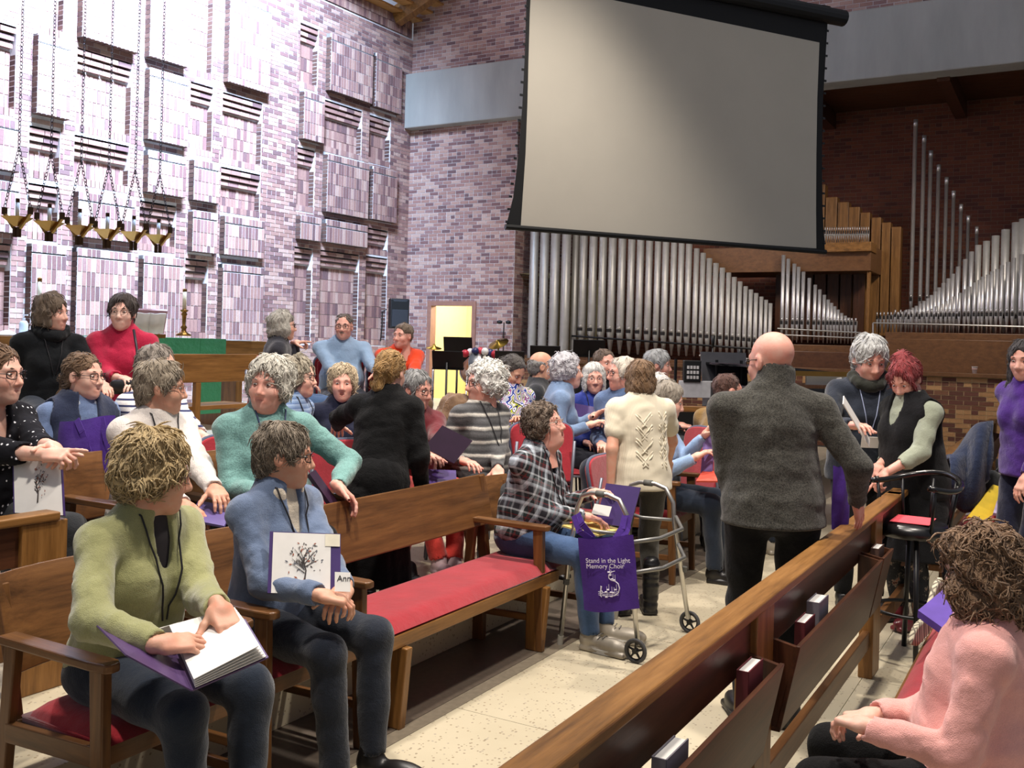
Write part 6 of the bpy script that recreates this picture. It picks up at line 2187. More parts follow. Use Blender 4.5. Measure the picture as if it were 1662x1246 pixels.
# ------------------------------------------------------------------ pew of the woman in pink, things on it, far right props
def redpew():
    a = on_floor(1452, 1130, 0.46); t, s = to_row(a)
    b = on_floor(1532, 1012, 0.46); t2, s2 = to_row(b)
    s0 = (s+s2)/2
    r = thing('pew', 'pew with red seat cushion under the woman in pink', 'pew', row(t2+0.35, s0, 0), -rad(300))
    L = 2.2
    m = MB()
    def cf(u, v):
        e = min(1, 40*min(u, 1-u))*min(1, 7*min(v, 1-v))
        return (0.1-u*L, 0.03-v*0.46, 0.415+0.05*math.sqrt(e))
    m.grid(cf, 30, 10); build('seat_cushion', m, RED, r, smooth=True)
    m = MB(); m.box((0.1-L/2, -0.2, 0.395), (L/2+0.02, 0.24, 0.02)); build('seat_board', m, MIDX, r, bevel=0.005)
    for x in (0.0, 0.4-L):
        m = MB(); m.box((x, -0.18, 0.19), (0.03, 0.2, 0.19)); build('leg', m, MIDZ, r, bevel=0.005)
    return s0, t2
pk_s, pk_t = redpew()
def folder(label, quad, mat, thick=0.008, name='folder', cat='folder', sheet=None, group=None):
    """flat board through 4 world points"""
    P = [Vector(p) for p in quad]
    P[3] = P[0] + P[2] - P[1]
    c = sum(P, Vector())/4
    n = (P[1]-P[0]).cross(P[3]-P[0]).normalized()
    if n.dot(Vector((0, 0, CAMH)) - c) < 0: n = -n
    r = thing(name, label, cat, c, 0, group)
    m = MB()
    Q = [p-c for p in P]
    m.add(Q + [p - n*thick for p in Q], [(0, 1, 2, 3), (7, 6, 5, 4), (0, 4, 5, 1), (1, 5, 6, 2), (2, 6, 7, 3), (3, 7, 4, 0)])
    build('cover', m, mat, r)
    if sheet:
        sm, g, lift = sheet
        m = MB()
        q = [Q[0].lerp(Q[2], g), Q[1].lerp(Q[3], g), Q[2].lerp(Q[0], g), Q[3].lerp(Q[1], g)]
        q = [p + n*lift for p in q]
        m.add(q + [p - n*(lift*0.9) for p in q], [(0, 1, 2, 3), (7, 6, 5, 4), (0, 4, 5, 1), (1, 5, 6, 2), (2, 6, 7, 3), (3, 7, 4, 0)])
        build('paper_sheet', m, sm, r)
    return r, n, c
folder('purple folder lying beside the woman in pink', [at(1490, 990, 3.92), at(1546, 944, 4.2), at(1606, 982, 3.98), at(1565, 1015, 3.65)], plain('purple_card_bright', (96, 72, 160), 0.5), 0.03)
m = MB()
sw = [at(1478, 1038, 4.15), at(1530, 935, 4.3)]
def bl(u, v):
    p = at(1475 + u*22 + v*50, 1045 - u*10 - v*105 + 14*math.sin(u*3.1), 4.12 + 0.25*v + 0.10*u)
    return p + Vector((0, 0, 0.02*math.sin(v*9+u*3)))
m.grid(bl, 12, 16)
n = NT('cream_check'); v = n.coords((1, 1, 1))
ck = n.n('ShaderNodeTexBrick'); ck.inputs['Scale'].default_value = 14; ck.inputs['Mortar Size'].default_value = 0.05; ck.offset = 0
ck.inputs['Color1'].default_value = (*lin((206, 200, 176)), 1); ck.inputs['Color2'].default_value = (*lin((198, 190, 166)), 1); ck.inputs['Mortar'].default_value = (*lin((120, 112, 100)), 1)
n.l(v, ck.inputs['Vector']); n.col(ck.outputs['Color']); n.set(rough=0.9)
tag(build('blanket', m, n.mat, smooth=True, solid=0.02), 'cream and grey checked blanket hanging off the red pew', 'blanket')
def jacket():
    r = thing('jacket', 'dark blue quilted jacket hung over the far pew rail', 'jacket', at(1565, 720, 6.9))
    o = r.location
    m = MB()
    def fn(u, v):
        x = 1536 + 70*u
        top = 738 - 52*u + 10*math.sin(u*6)
        if v < 0.25:
            return at(x - 6, top + 30*(1-v/0.25) + 2, 7.15 - v*0.4) - o
        f = (v-0.25)/0.75
        return at(x + 6 + 8*f*math.sin(u*4), top + f*(74 + 34*math.sin(u*2.6)), 6.98 - 0.10*math.sin(f*3.0) - 0.035*math.sin(u*11+f*3)) - o
    m.grid(fn, 22, 18); build('coat_body', m, fabric('navy_quilt', (36, 46, 72), 0.3, 200, bump=0.8), r, smooth=True, solid=0.04)
jacket()
def far_items():
    Y = 7.0
    folder('bright yellow folder standing up on the far pew', [at(1572, 838, Y-0.2), at(1612, 786, Y), at(1644, 796, Y), at(1606, 848, Y-0.2)], plain('yellow_card', (240, 206, 60), 0.6), 0.03)
    folder('white sheets lying under the yellow folder', [at(1567, 836, Y+.05), at(1575, 816, Y+.1), at(1600, 812, Y+.1), at(1600, 845, Y)], WHITEP, 0.02, 'paper_stack', 'papers')
    folder('lilac folder with papers at the right edge under the yellow folder', [at(1612, 832, Y-.3), at(1618, 812, Y-.1), at(1668, 818, Y-.1), at(1630, 806, Y-.2)], plain('lilac_card', (176, 160, 190), 0.6), 0.02)
    c = at(1640, 848, Y-0.2)
    r = thing('seat_pad', 'rolled crimson seat pad at the right edge', 'cushion', c)
    m = MB(); m.tube([(-0.13, 0, 0), (0.0, 0, -0.02), (0.2, -0.05, -0.05)], [0.05, 0.055, 0.055], 14); build('pad', m, RED, r, smooth=True)
    b = at(1610, 790, 7.15)
    r = thing('backpack', 'dark grey rucksack standing on the far pew', 'bag', b); r.scale = (0.72, 0.72, 0.8)
    f = Field((-0.2, -0.15, -0.25), (0.22, 0.15, 0.25), 0.012)
    f.rbox((0, 0, 0), (0.09, 0.08, 0.14), 0.06, 0.03, [[0.9, 0, 0.4], [0, 1, 0], [-0.4, 0, 0.9]]); f.ell((0.09, -0.04, 0.06), (0.05, 0.05, 0.05), 0.03); f.ripple(0.008, 22, 3)
    V, Q = f.mesh(); mesh_obj('bag_body', V, Q, fabric('charcoal_nylon', (44, 46, 48), 0.2), r, smooth=True)
    m = MB(); m.tube([(0.02, 0, 0.12), (0.06, 0, 0.18), (0.10, 0, 0.12)], 0.012, 8); build('handle', m, BLACKP, r, smooth=True)
    tote('purple tote bag with white print at the right edge behind the curly head', at(1622, 872, 3.9), at(1700, 876, 3.75)-at(1622, 872, 3.9), Vector((0, 0, -1)), 0.36, 0.485, True, None, 0.05, 'tote_bag', 0.05)
    zs = at(1600, 846, Y)[2] - 0.03
    ti, si = to_row(at(1590, 830, Y))
    r = thing('pew', 'far pew seat with red cushion carrying folders and a rucksack', 'pew', row(ti, si+0.16, 0), -rad(300))
    m = MB()
    def cf(u, v):
        e = min(1, 40*min(u, 1-u))*min(1, 7*min(v, 1-v))
        return (1.2-u*2.6, 0.0-v*0.50, zs-0.045+0.045*math.sqrt(e))
    m.grid(cf, 30, 10); build('seat_cushion', m, RED, r, smooth=True)
    m = MB(); m.box((-0.1, -0.25, zs-0.06), (1.32, 0.26, 0.02)); build('seat_board', m, MIDX, r, bevel=0.005)
    for x in (-1.2, 1.0):
        m = MB(); m.box((x, -0.25, (zs-0.08)/2), (0.03, 0.22, (zs-0.08)/2)); build('leg', m, MIDZ, r, bevel=0.005)
far_items()
# ------------------------------------------------------------------ the people, row by row
px = lambda x, y, d: ('px', x, y, d)
DENIM = fabric('dark_denim', (27, 36, 50), 0.2, 300, bump=0.25)
DENIML = fabric('blue_denim', (62, 86, 122), 0.2, 300, bump=0.25)
BLACKF = fabric('black_cloth', (14, 14, 17), 0.25, sheen=0.08)
NAVYF = fabric('navy_cloth', (26, 30, 52), 0.25)
KHAKI = fabric('khaki_corduroy', (108, 82, 58), 0.15)
CHAR = fabric('charcoal_cloth', (40, 42, 46), 0.2)
GREYP = fabric('grey_trouser', (92, 88, 82), 0.15)
SHB = ('shoe', plain('black_leather', (22, 20, 20), 0.4)); SHBR = ('shoe', plain('brown_leather', (84, 52, 38), 0.4))
SHW = ('shoe', plain('silver_trainer', (168, 160, 146), 0.45, 0.2), plain('white_sole', (214, 214, 212), 0.6)); SHR = ('shoe', plain('oxblood_leather', (98, 30, 36), 0.3))
BOOT = ('boot', plain('black_boot', (22, 22, 24), 0.35))
CORD = plain('black_cord', (22, 20, 26), 0.6)
GD, GL = ((34, 28, 28), True), ((120, 100, 92), False)
AC = 'oak armchairs'

# front row -------------------------------------------------------
green = person('woman in a pale green fleece seated in front with an open purple binder', (252, 768), 3.2, 0, 120, haz=68, hpitch=8, lean=10, w=1.06,
    hands=(px(354, 984, 2.97), px(258, 1046, 2.76)), hpose=('relax', 'relax'), hdir=(((0.25, 0.8, -0.5), (0.2, 0.5, 0.8)), ((-0.9, 0.5, -0.05), (0, 0.35, 0.9))),
    elbow=((-0.6, -0.9, -0.5), (0.7, -1.0, -0.4)),
    top=fabric('green_fleece', (152, 152, 104), 0.14, 340, 0.97, 0.5, 0.35), bottom=DENIM, shoes=SHB, skinc='tan', hair='puffy', hairc=((128, 104, 66), (214, 188, 138)), vol=0.98, wild=1.2,
    collar=('stand', fabric('green_fleece', (152, 152, 104), 0.14, 340, 0.97, 0.5, 0.35)), vneck=0.12, lanyard=CORD, badge=(1, 0.17), glasses=GL, under=plain('dark_undershirt', (44, 40, 44), 0.9))
blue = person('woman in a blue-grey cardigan and cream collar seated beside the empty bench', (462, 738), 3.85, 0, 122, haz=84, hpitch=4, lean=4, w=1.0,
    hands=(px(566, 966, 3.56), px(520, 966, 3.50)), hpose=('clasp', 'clasp'), hdir=(((0.9, 0.35, -0.45), (0, 0.2, 1)), ((-0.6, 0.75, -0.2), (0, 0.2, 1))),
    top=fabric('slate_cardigan', (98, 114, 142), 0.16, 340, 0.97, 0.4, 0.35), bottom=fabric('ink_trousers', (28, 34, 46), 0.2), shoes=SHB, skinc='tan', hair='short', hairc=((74, 64, 54), (150, 136, 118)), vol=1.02,
    collar=('flap', fabric('cream_collar', (214, 202, 184), 0.08)), vneck=0.16, under=fabric('cream_blouse', (210, 198, 178), 0.08), lanyard=CORD, glasses=GD)
plaidw = person('woman in a plaid shirt seated behind the walker, looking up and talking', (884, 690), 5.62, 0, 118, haz=112, hpitch=-14, lean=8, w=1.16,
    hands=(px(962, 800, 5.62), px(950, 838, 5.50)), hpose=('relax', 'relax'), hdir=(((0.2, 0.9, 0.25), (0, 0, 1)), ((-0.2, 0.9, -0.2), (0, 0, 1))),
    top=plaid('plaid_flannel'), bottom=DENIML, shoes=SHW, skinc='pink', hair='curly', hairc=((52, 42, 36), (122, 104, 88)), vol=0.92, open_mouth=True, glasses=((170, 160, 150), False),
    collar=('flap', plaid('plaid_flannel')), lanyard=CORD, badge=(1, 0.16), belly=0.04, under=BLACKF, vneck=0.08, jowl=0.006)
# second row, on the low platform ----------------------------------
polka = person('woman in a black polka-dot blouse at the left edge with clasped hands', (-4, 607), 4.4, L1, 112, haz=100, lean=12, w=1.12,
    hands=(px(98, 735, 4.1), px(88, 742, 4.05)), hpose=('clasp', 'point'), hdir=(((0.5, 0.8, -0.1), (-0.5, 0.2, 0.8)), ((-0.1, 1.0, 0.05), (0.5, 0, 0.9))), sleeve='34',
    top=dots('polka_black', (20, 20, 26), (214, 214, 220), 34.0, 0.17), bottom=CHAR, shoes=SHBR, skinc='fair', hair='pony', hairc=((70, 50, 36), (130, 98, 70)), glasses=GD, collar=('flap', plain('dark_trim', (24, 24, 30), 0.8)), vneck=0.1)
vestw = person('brown-haired woman with dark glasses and a navy fleece vest holding a purple tote', (136, 610), 5.4, L1, 132, haz=105, lean=4,
    hands=(px(150, 730, 5.1), px(110, 735, 5.1)), top=fabric('chambray', (110, 130, 168), 0.15), bottom=fabric('brown_trouser', (60, 44, 38), 0.2), hair='pony', hairc=((60, 44, 34), (134, 104, 76)), glasses=GD, vest=(fabric('navy_fleece', (40, 48, 72), 0.2), 0.16), collar=('flap', fabric('pale_fleece', (186, 196, 212), 0.08)), shoes=SHBR, skinc='fair')
whitew = person('short-haired woman in a white cardigan looking away to the right', (262, 628), 4.65, L1, 125, haz=72, hpitch=4, lean=8, w=1.02,
    hands=(px(352, 800, 4.4), px(300, 820, 4.3)), hpose=('relax', 'relax'), top=fabric('white_cardigan', (222, 214, 208), 0.08), bottom=fabric('olive_trouser', (52, 54, 40), 0.2), hair='short', hairc=((92, 80, 66), (176, 162, 142)), vol=1.05, glasses=GL, lanyard=CORD, skinc='tan', shoes=SHB)
stripew = person('woman in a navy striped white jersey seated behind the white cardigan', (256, 596), 5.75, L1, 118, haz=95, lean=6, hands=(px(352, 730, 5.4), px(330, 740, 5.4)), sleeve='34',
    top=stripes('navy_white_stripe', ((0.0, (230, 228, 228)), (0.60, (230, 228, 228)), (0.68, (44, 50, 92)), (0.94, (44, 50, 92)), (1.0, (230, 228, 228))), 0.036), bottom=DENIM, hair='short', hairc=((90, 80, 72), (150, 140, 130)), skinc='fair', shoes=SHB)
teal = person('white-haired woman in a teal sweater with one hand on the bench back', (437, 624), 4.72, L1, 150, haz=190, lean=3, w=1.22, hroll=-3,
    hands=(px(548, 790, 4.62), px(430, 800, 4.4)), elbow=((-0.9, 0.2, -0.6), None), hdir=(((-0.5, 0.3, -0.5), (-0.3, -0.3, 0.8)), None), top=fabric('teal_knit', (108, 148, 144), 0.28, 150), bottom=BLACKF, hair='puffy', hairc=((146, 140, 128), (224, 220, 208)), vol=1.02, skinc='pink', lanyard=plain('blue_cord', (40, 52, 96), 0.6), jowl=0.012, brows=(160, 150, 138), belly=0.03, shoes=SHB)
dress = person('woman in a black dress with a blond bun leaning over the seated choir', (634, 604), 5.35, L1, 12, 'stand', haz=18, hpitch=14, lean=16, scale=0.97, w=1.0,
    hands=(px(548, 690, 5.75), px(684, 800, 5.3)), elbow=((-1.0, -0.6, -0.2), None), top=fabric('black_velvet', (9, 9, 11), 0.3, sheen=0.05, bump=0.7), bottom=None, skirt=0.55, hem=0.12, skirtm=fabric('black_velvet', (9, 9, 11), 0.3, sheen=0.05, bump=0.7), hair='bun', hairc=((112, 82, 44), (190, 150, 92)), skinc='fair', shoes=SHB)
maroonw = person('person in a maroon jersey mostly hidden behind the black dress', (676, 632), 6.1, L1, 150, haz=120, hpitch=8, hands=(px(716, 738, 5.45), px(700, 742, 5.6)), hpose=('grip', 'relax'),
    top=fabric('maroon_jersey', (96, 28, 36), 0.15), feet=(px(738, 908, 5.72), px(712, 908, 5.66)), bottom=fabric('coral_trouser', (196, 62, 54), 0.15), hair='short', hairc=((90, 90, 92), (150, 150, 150)), glasses=GD, skinc='pink', shoes=('shoe', plain('pink_trainer', (196, 170, 176), 0.6)))
curly = person('white curly-haired woman in a grey striped sweater turned to the left', (786, 622), 6.4, L1, 135, haz=248, lean=0, w=1.22, hscale=1.1,
    hands=(px(808, 768, 6.1), px(752, 748, 6.1)), top=stripes('grey_band_knit', ((0.0, (62, 62, 64)), (0.35, (96, 96, 98)), (0.55, (70, 70, 72)), (0.72, (196, 192, 184)), (0.80, (206, 202, 194)), (0.88, (88, 88, 90)), (1.0, (62, 62, 64))), 0.085, 'Z', 0.02, 0.35, 0.02),
    bottom=CHAR, hair='curly', hairc=((186, 184, 178), (242, 240, 234)), vol=1.0, skinc='pink', glasses=GD, lanyard=CORD, brows=(170, 160, 150), jowl=0.006, shoes=SHB, belly=0.02)
checkw = person('woman in a light blue checked shirt and glasses seen in profile', (484, 612), 6.2, L1, 105, haz=92, lean=6, hands=None, top=stripes('blue_check', ((0.0, (126, 152, 190)), (0.5, (160, 182, 212)), (0.56, (92, 118, 164)), (1.0, (126, 152, 190))), 0.03), bottom=DENIML, hair='puffy', hairc=((110, 102, 88), (176, 166, 146)), vol=0.95, glasses=GD, lanyard=CORD, badge=(1, 0.2), collar=('flap', fabric('light_blue', (140, 166, 200), 0.1)), skinc='fair', shoes=SHB)
navyw = person('older woman in navy with a raised hand, talking towards the camera', (556, 622), 6.5, L1, 160, haz=172, hands=(px(628, 660, 6.25), None), hpose=('relax', 'relax'), hdir=(((-0.3, 0.2, 1), (0.2, 1, 0)), None), top=NAVYF, bottom=BLACKF, hair='puffy', hairc=((150, 130, 100), (216, 198, 168)), vol=0.94, open_mouth=True, skinc='pink', brows=(150, 130, 110), shoes=SHB)
# musicians and singers further back ---------------------------------
swirl = person('woman with dark pinned hair looking down in a swirl-patterned blouse', (832, 602), 8.0, L1, 150, haz=128, hpitch=34, lean=6, top=swirls('swirl_print'), bottom=GREYP, hair='bun', hairc=((30, 26, 26), (96, 90, 86)), skinc='tan', shoes=SHB, hands=(px(842, 682, 7.75), None))
bald = person('balding man with a white beard and black shirt in profile', (880, 595), 8.4, L1, 95, haz=84, fem=False, lean=2, top=fabric('black_shirt', (40, 42, 46), 0.2), bottom=BLACKF, hair='fringe', hairc=((76, 74, 74), (140, 138, 136)), beard=('beard', (196, 190, 184)), skinc='tan', collar=('flap', fabric('black_shirt', (40, 42, 46), 0.2)), shoes=SHB)
bluec = person('woman with grey curls and a light blue cardigan gesturing with one hand', (921, 602), 7.6, L1, 88, haz=80, lean=10, hands=(px(962, 676, 7.5), px(955, 690, 7.35)), hpose=('open', 'relax'), top=fabric('sky_cardigan', (112, 134, 166), 0.15), bottom=fabric('ink', (24, 26, 36), 0.2), hair='curly', hairc=((140, 138, 144), (206, 204, 210)), vol=0.97, skinc='fair', shoes=SHB)
purplel = person('grey-bobbed woman in a royal blue sweater facing the camera', (964, 614), 7.95, L1, 172, haz=176, top=fabric('royal_sweater', (44, 58, 138), 0.15), bottom=fabric('ink', (24, 26, 36), 0.2), hair='bob', hairc=((138, 136, 134), (214, 212, 208)), vol=0.98, glasses=GL, lanyard=CORD, skinc='pink', hands=(px(985, 690, 7.6), None), shoes=SHB)
hidman = person('man with short brown hair half hidden behind the royal blue sweater', (981, 590), 9.0, L1, 170, haz=150, fem=False, top=BLACKF, bottom=BLACKF, hair='man', hairc=((60, 48, 40), (120, 100, 84)), skinc='pink', shoes=SHB)
glassm = person('older person with glasses and blue shirt behind the white knit top', (1010, 606), 7.5, L1, 200, haz=255, w=0.85, top=fabric('blue_shirt', (92, 114, 152), 0.15), bottom=DENIM, hair='short', hairc=((180, 170, 156), (220, 210, 196)), glasses=GD, skinc='pink', shoes=SHB)
greyw = person('woman with short steel-grey hair standing behind near the organ', (1068, 592), 9.0, L1, 100, haz=100, hpitch=4, top=fabric('plum', (64, 52, 66), 0.15), bottom=CHAR, hair='short', hairc=((104, 106, 108), (190, 192, 194)), vol=1.08, skinc='pink', shoes=SHB)
whiteh = person('person with white hair hidden behind the light blue sweater', (1072, 634), 8.2, 0, 95, haz=90, top=fabric('grey_knit', (120, 120, 126), 0.1), bottom=CHAR, hair='puffy', hairc=((190, 188, 184), (234, 232, 228)), vol=0.9, skinc='pink', shoes=SHB)
lightb = person('grey-haired woman in a light blue sweater in profile with a purple folder', (1084, 650), 7.2, 0, 108, haz=98, hpitch=14, lean=8, hands=(px(1144, 706, 7.05), px(1128, 742, 6.95)), hpose=('grip', 'relax'), top=fabric('pale_blue_sweater', (144, 170, 206), 0.12), bottom=DENIM, hair='short', hairc=((92, 84, 74), (170, 160, 146)), vol=1.08, skinc='fair', collar=('flap', fabric('denim_collar', (84, 92, 112), 0.1)), shoes=SHB)
hoodie = person('person in a mustard hooded top with short dark hair', (1182, 634), 7.9, 0, 60, haz=75, fem=False, w=1.2, lean=6, top=fabric('mustard_hoodie', (136, 106, 58), 0.15), bottom=DENIM, hair='man', hairc=((50, 32, 28), (92, 60, 50)), skinc='pink', collar=('cowl', fabric('mustard_hoodie', (136, 106, 58), 0.15)), shoes=SHW)
# upper chancel ---------------------------------------------------------
cowl = person('woman with wavy brown hair and a black cowl-neck sweater in profile', (84, 508), 6.7, L2, 140, haz=98, w=1.15, hands=(px(178, 640, 6.45), px(52, 668, 6.6)), sleeve='34', hdir=(None, ((0, 0.1, -1), (0, 1, 0))), top=fabric('black_knit', (14, 17, 21), 0.2, sheen=0.1), bottom=DENIM, hair='bob', hairc=((60, 48, 38), (122, 102, 82)), vol=1.02, wild=2.0, collar=('cowl', fabric('black_knit', (14, 17, 21), 0.2, sheen=0.1)), lanyard=CORD, skinc='fair', shoes=SHB)
redw = person('dark-haired woman in a raspberry red turtleneck facing the camera', (199, 507), 6.9, L2, 165, haz=172, w=1.1, hands=(px(222, 622, 6.6), px(200, 615, 6.6)), sleeve='34', top=fabric('raspberry_knit', (178, 32, 66), 0.12), bottom=DENIML, hair='short', hairc=((30, 24, 24), (70, 56, 50)), vol=1.12, collar=('turtle', fabric('raspberry_knit', (178, 32, 66), 0.12)), glasses=((150, 130, 120), False), skinc='light', shoes=SHB, brows=(50, 40, 36))
bob = person('woman with a wavy grey bob and dark shirt pointing with one hand', (459, 528), 8.3, L2, 75, haz=68, hands=(px(478, 556, 8.4), None), hpose=('point', 'relax'), hdir=(((0.3, 0.9, 0.1), (0, 0, 1)), None), top=fabric('dark_shirt', (42, 42, 50), 0.2), bottom=DENIML, hair='bob', hairc=((110, 104, 94), (196, 192, 182)), vol=1.02, wild=1.6, skinc='fair', glasses=GD, shoes=SHB)
tache = person('man with moustache and glasses in a pale blue quarter-zip', (558, 530), 9.1, L2, 160, haz=180, fem=False, w=1.18, top=fabric('pale_blue_zip', (132, 156, 184), 0.1), bottom=DENIM, hair='man', hairc=((60, 52, 48), (104, 92, 84)), vol=0.96, beard=('moustache', (176, 160, 148)), glasses=GD, collar=('stand', fabric('zip_collar', (96, 118, 146), 0.1)), skinc='pink', hands=(px(614, 608, 8.72), px(560, 616, 8.68)), belly=0.05, shoes=SHB)
orange = person('man in an orange pullover with brown trousers looking to the left', (654, 545), 9.2, L2, 150, haz=212, fem=False, lean=12, w=1.08, hands=(px(664, 618, 8.75), px(652, 616, 8.7)), hpose=('clasp', 'clasp'), top=fabric('orange_fleece', (206, 62, 26), 0.1), bottom=KHAKI, hair='man', hairc=((70, 58, 48), (128, 110, 92)), vol=1.04, collar=('flap', fabric('orange_fleece', (206, 62, 26), 0.1)), skinc='pink', sleeve='34', under=fabric('pale_shirt', (190, 200, 210), 0.05), vneck=0.07, shoes=SHBR)
# standing people and the right side ---------------------------------------
white2 = person('woman in a cream cable-knit top seen from behind beside the walker', (1038, 614), 6.15, 0, -12, 'stand', haz=-20, hpitch=4, w=1.16, hands=(px(990, 800, 5.95), px(1085, 760, 6.5)), sleeve='short', top=knit('cream_knit', (222, 212, 188), 0.08, 220), bottom=fabric('grey_leggings', (66, 64, 58), 0.2), hair='bob', hairc=((76, 54, 36), (140, 108, 76)), vol=0.96, skinc='tan', shoes=BOOT, hem=0.06, wild=0.6)
grey = person('bald man in a grey wool cardigan seen from behind with a hand on the rail', (1252, 586), 4.4, 0, 4, 'stand', haz=-26, hpitch=6, side=-1, hscale=1.07, fem=False, w=1.22, hands=(px(1192, 842, 4.5), px(1392, 812, 4.42)), hpose=('relax', 'flat'), hdir=(None, ((0.25, 0.5, -0.8), (0.3, -0.5, 0.3))), elbow=((-0.3, -1.0, 0.0), (0.25, -1.0, -0.1)),
    top=fabric('grey_wool', (42, 42, 39), 0.35, 300, 0.98, 0.15, 0.4, (86, 84, 78), 130), bottom=fabric('black_trousers', (11, 11, 13), 0.3, sheen=0.06), hair=None, skinc='pink', glasses=GD, collar=('shawl', fabric('grey_wool', (42, 42, 39), 0.35, 300, 0.98, 0.15, 0.4, (86, 84, 78), 130)), hem=0.03, shoes=SHB)
fleece = person('tall grey-haired woman in a dark blue fleece with a white name badge', (1411, 583), 6.25, 0, 188, 'stand', haz=176, hpitch=20, lean=10, w=1.2, hscale=1.12, hands=(px(1450, 780, 6.0), px(1385, 690, 5.9)), top=fabric('ink_blue_fleece', (34, 40, 52), 0.15), bottom=BLACKF, hair='short', hairc=((120, 122, 124), (222, 222, 220)), vol=1.1, collar=('cowl', fabric('olive_black_fleece', (38, 40, 34), 0.3)), lanyard=plain('lilac_cord', (150, 160, 190), 0.6), badge=(1, 0.17), skinc='pink', shoes=SHB, hem=0.1)
redh = person('red-haired woman in a sage cardigan and black pinafore looking down', (1470, 614), 6.0, 0, 250, 'stand', haz=232, hpitch=34, lean=6, w=1.22, hscale=1.05, hands=(px(1436, 768, 5.75), px(1426, 756, 6.0)), hpose=('point', 'relax'), hdir=(((0.1, 0.6, -0.8), (0, 0.8, 0.6)), None), sleeve='34', top=fabric('sage_cardigan', (150, 156, 138), 0.1), bottom=floral_dark('floral_leggings'), hair='updo', hairc=((70, 18, 24), (156, 50, 54)), vol=1.06, vest=(BLACKF, 0.16), skirt=0.50, skirtm=BLACKF, skinc='pink', shoes=SHR, hem=0.04, brows=(110, 50, 46))
purple2 = person('long-haired woman in a purple sweater at the right edge', (1664, 584), 6.0, 0, 250, 'stand', haz=232, hpitch=8, w=1.05, hands=(px(1660, 790, 5.8), px(1690, 780, 6.0)), top=fabric('violet_sweater', (70, 34, 122), 0.15), bottom=NAVYF, hair='long', hairc=((24, 20, 22), (60, 54, 56)), skinc='pink', shoes=SHB, hem=0.05, scale=1.02)
pink = person('curly brown-haired woman in a pink ribbed sweater seated in the foreground', (1592, 926), 2.68, 0, 296, haz=318, hpitch=14, lean=-3, w=1.36,
    hands=(px(1406, 1178, 2.62), px(1420, 1160, 2.78)), hpose=('clasp', 'clasp'), hdir=(((0.55, 0.85, -0.1), (0, 0, 1)), ((-0.45, 0.9, -0.1), (0.2, 0, 1))), top=fabric('pink_rib', (232, 168, 160), 0.08, 380), bottom=fabric('black_trousers', (11, 11, 13), 0.3, sheen=0.06), hair='bigcurl', hairc=((78, 56, 40), (160, 126, 94)), vol=1.0, wild=1.0, skinc='fair', collar=('turtle', fabric('pink_rib', (232, 168, 160), 0.08, 380)), shoes=SHB)
CAST = dict(green=green, blue=blue, plaidw=plaidw, polka=polka, vestw=vestw, whitew=whitew, stripew=stripew, teal=teal)

# ------------------------------------------------------------------ chairs under the seated people
chair_for(green, 'arm', 'oak armchair with red seat under the woman in green fleece', 120, 0.02, group=AC)
chair_for(blue, 'arm', 'oak armchair with red seat under the woman in the blue-grey cardigan', 120, 0.02, group=AC)
chair_for(plaidw, 'arm', 'oak armchair with red seat under the woman in plaid', 120, 0.02, group=AC)
chair_for(whitew, 'arm', 'oak armchair under the woman in the white cardigan', 120, 0.02, group=AC)
chair_for(teal, 'arm', 'oak armchair under the woman in the teal sweater', 130, 0.02, group=AC)
chair_for(lightb, 'arm', 'oak armchair under the woman in the light blue sweater', 115, 0.02, group=AC)
SG = 'crimson stacking chairs'
for p, lab in ((polka, 'under the woman in polka dots'), (vestw, 'under the woman in the navy vest'), (stripew, 'behind the woman in the striped jersey'), (maroonw, 'under the person in maroon'),
               (curly, 'under the white curly-haired woman'), (checkw, 'under the woman in the checked shirt'), (navyw, 'under the woman in navy'), (swirl, 'under the woman in the swirl blouse'),
               (bald, 'under the bearded man'), (bluec, 'under the woman with grey curls'), (purplel, 'under the woman in royal blue'), (glassm, 'under the person behind the cream knit top'),
               (cowl, 'under the woman in the black cowl neck'), (redw, 'under the woman in raspberry red'), (bob, 'under the woman with the grey bob'), (tache, 'under the man with the moustache'), (orange, 'under the man in orange'),
               (hoodie, 'under the person in the mustard top'), (whiteh, 'under the white-haired person'), (hidman, 'under the half-hidden man'), (greyw, 'under the woman with steel-grey hair')):
    chair_for(p, 'stack', 'crimson padded stacking chair ' + lab, None, 0.03, group=SG)
def empty_chair(lab, x, y, Y, floor, az):
    c = at(x, y, Y)
    chair('stack', (c[0], c[1], floor), az, lab, 1.0, SG)
empty_chair('empty crimson chair between the black dress and the white curls', 690, 660, 6.7, L1, 330)
empty_chair('empty crimson chair right of the striped jersey', 362, 680, 5.5, L1, 315)
empty_chair('empty crimson chair back behind the black dress', 525, 700, 5.35, L1, 318)
empty_chair('bright red chair between the plaid shirt and the cream knit top', 944, 765, 6.9, 0, 300)
empty_chair('empty crimson chair left of the swirl blouse', 762, 650, 7.6, L1, 330)
empty_chair('crimson chair back beside the white cardigan', 205, 690, 5.5, L1, 318)
empty_chair('crimson chair back in front of the bearded man', 866, 670, 7.0, L1, 340)

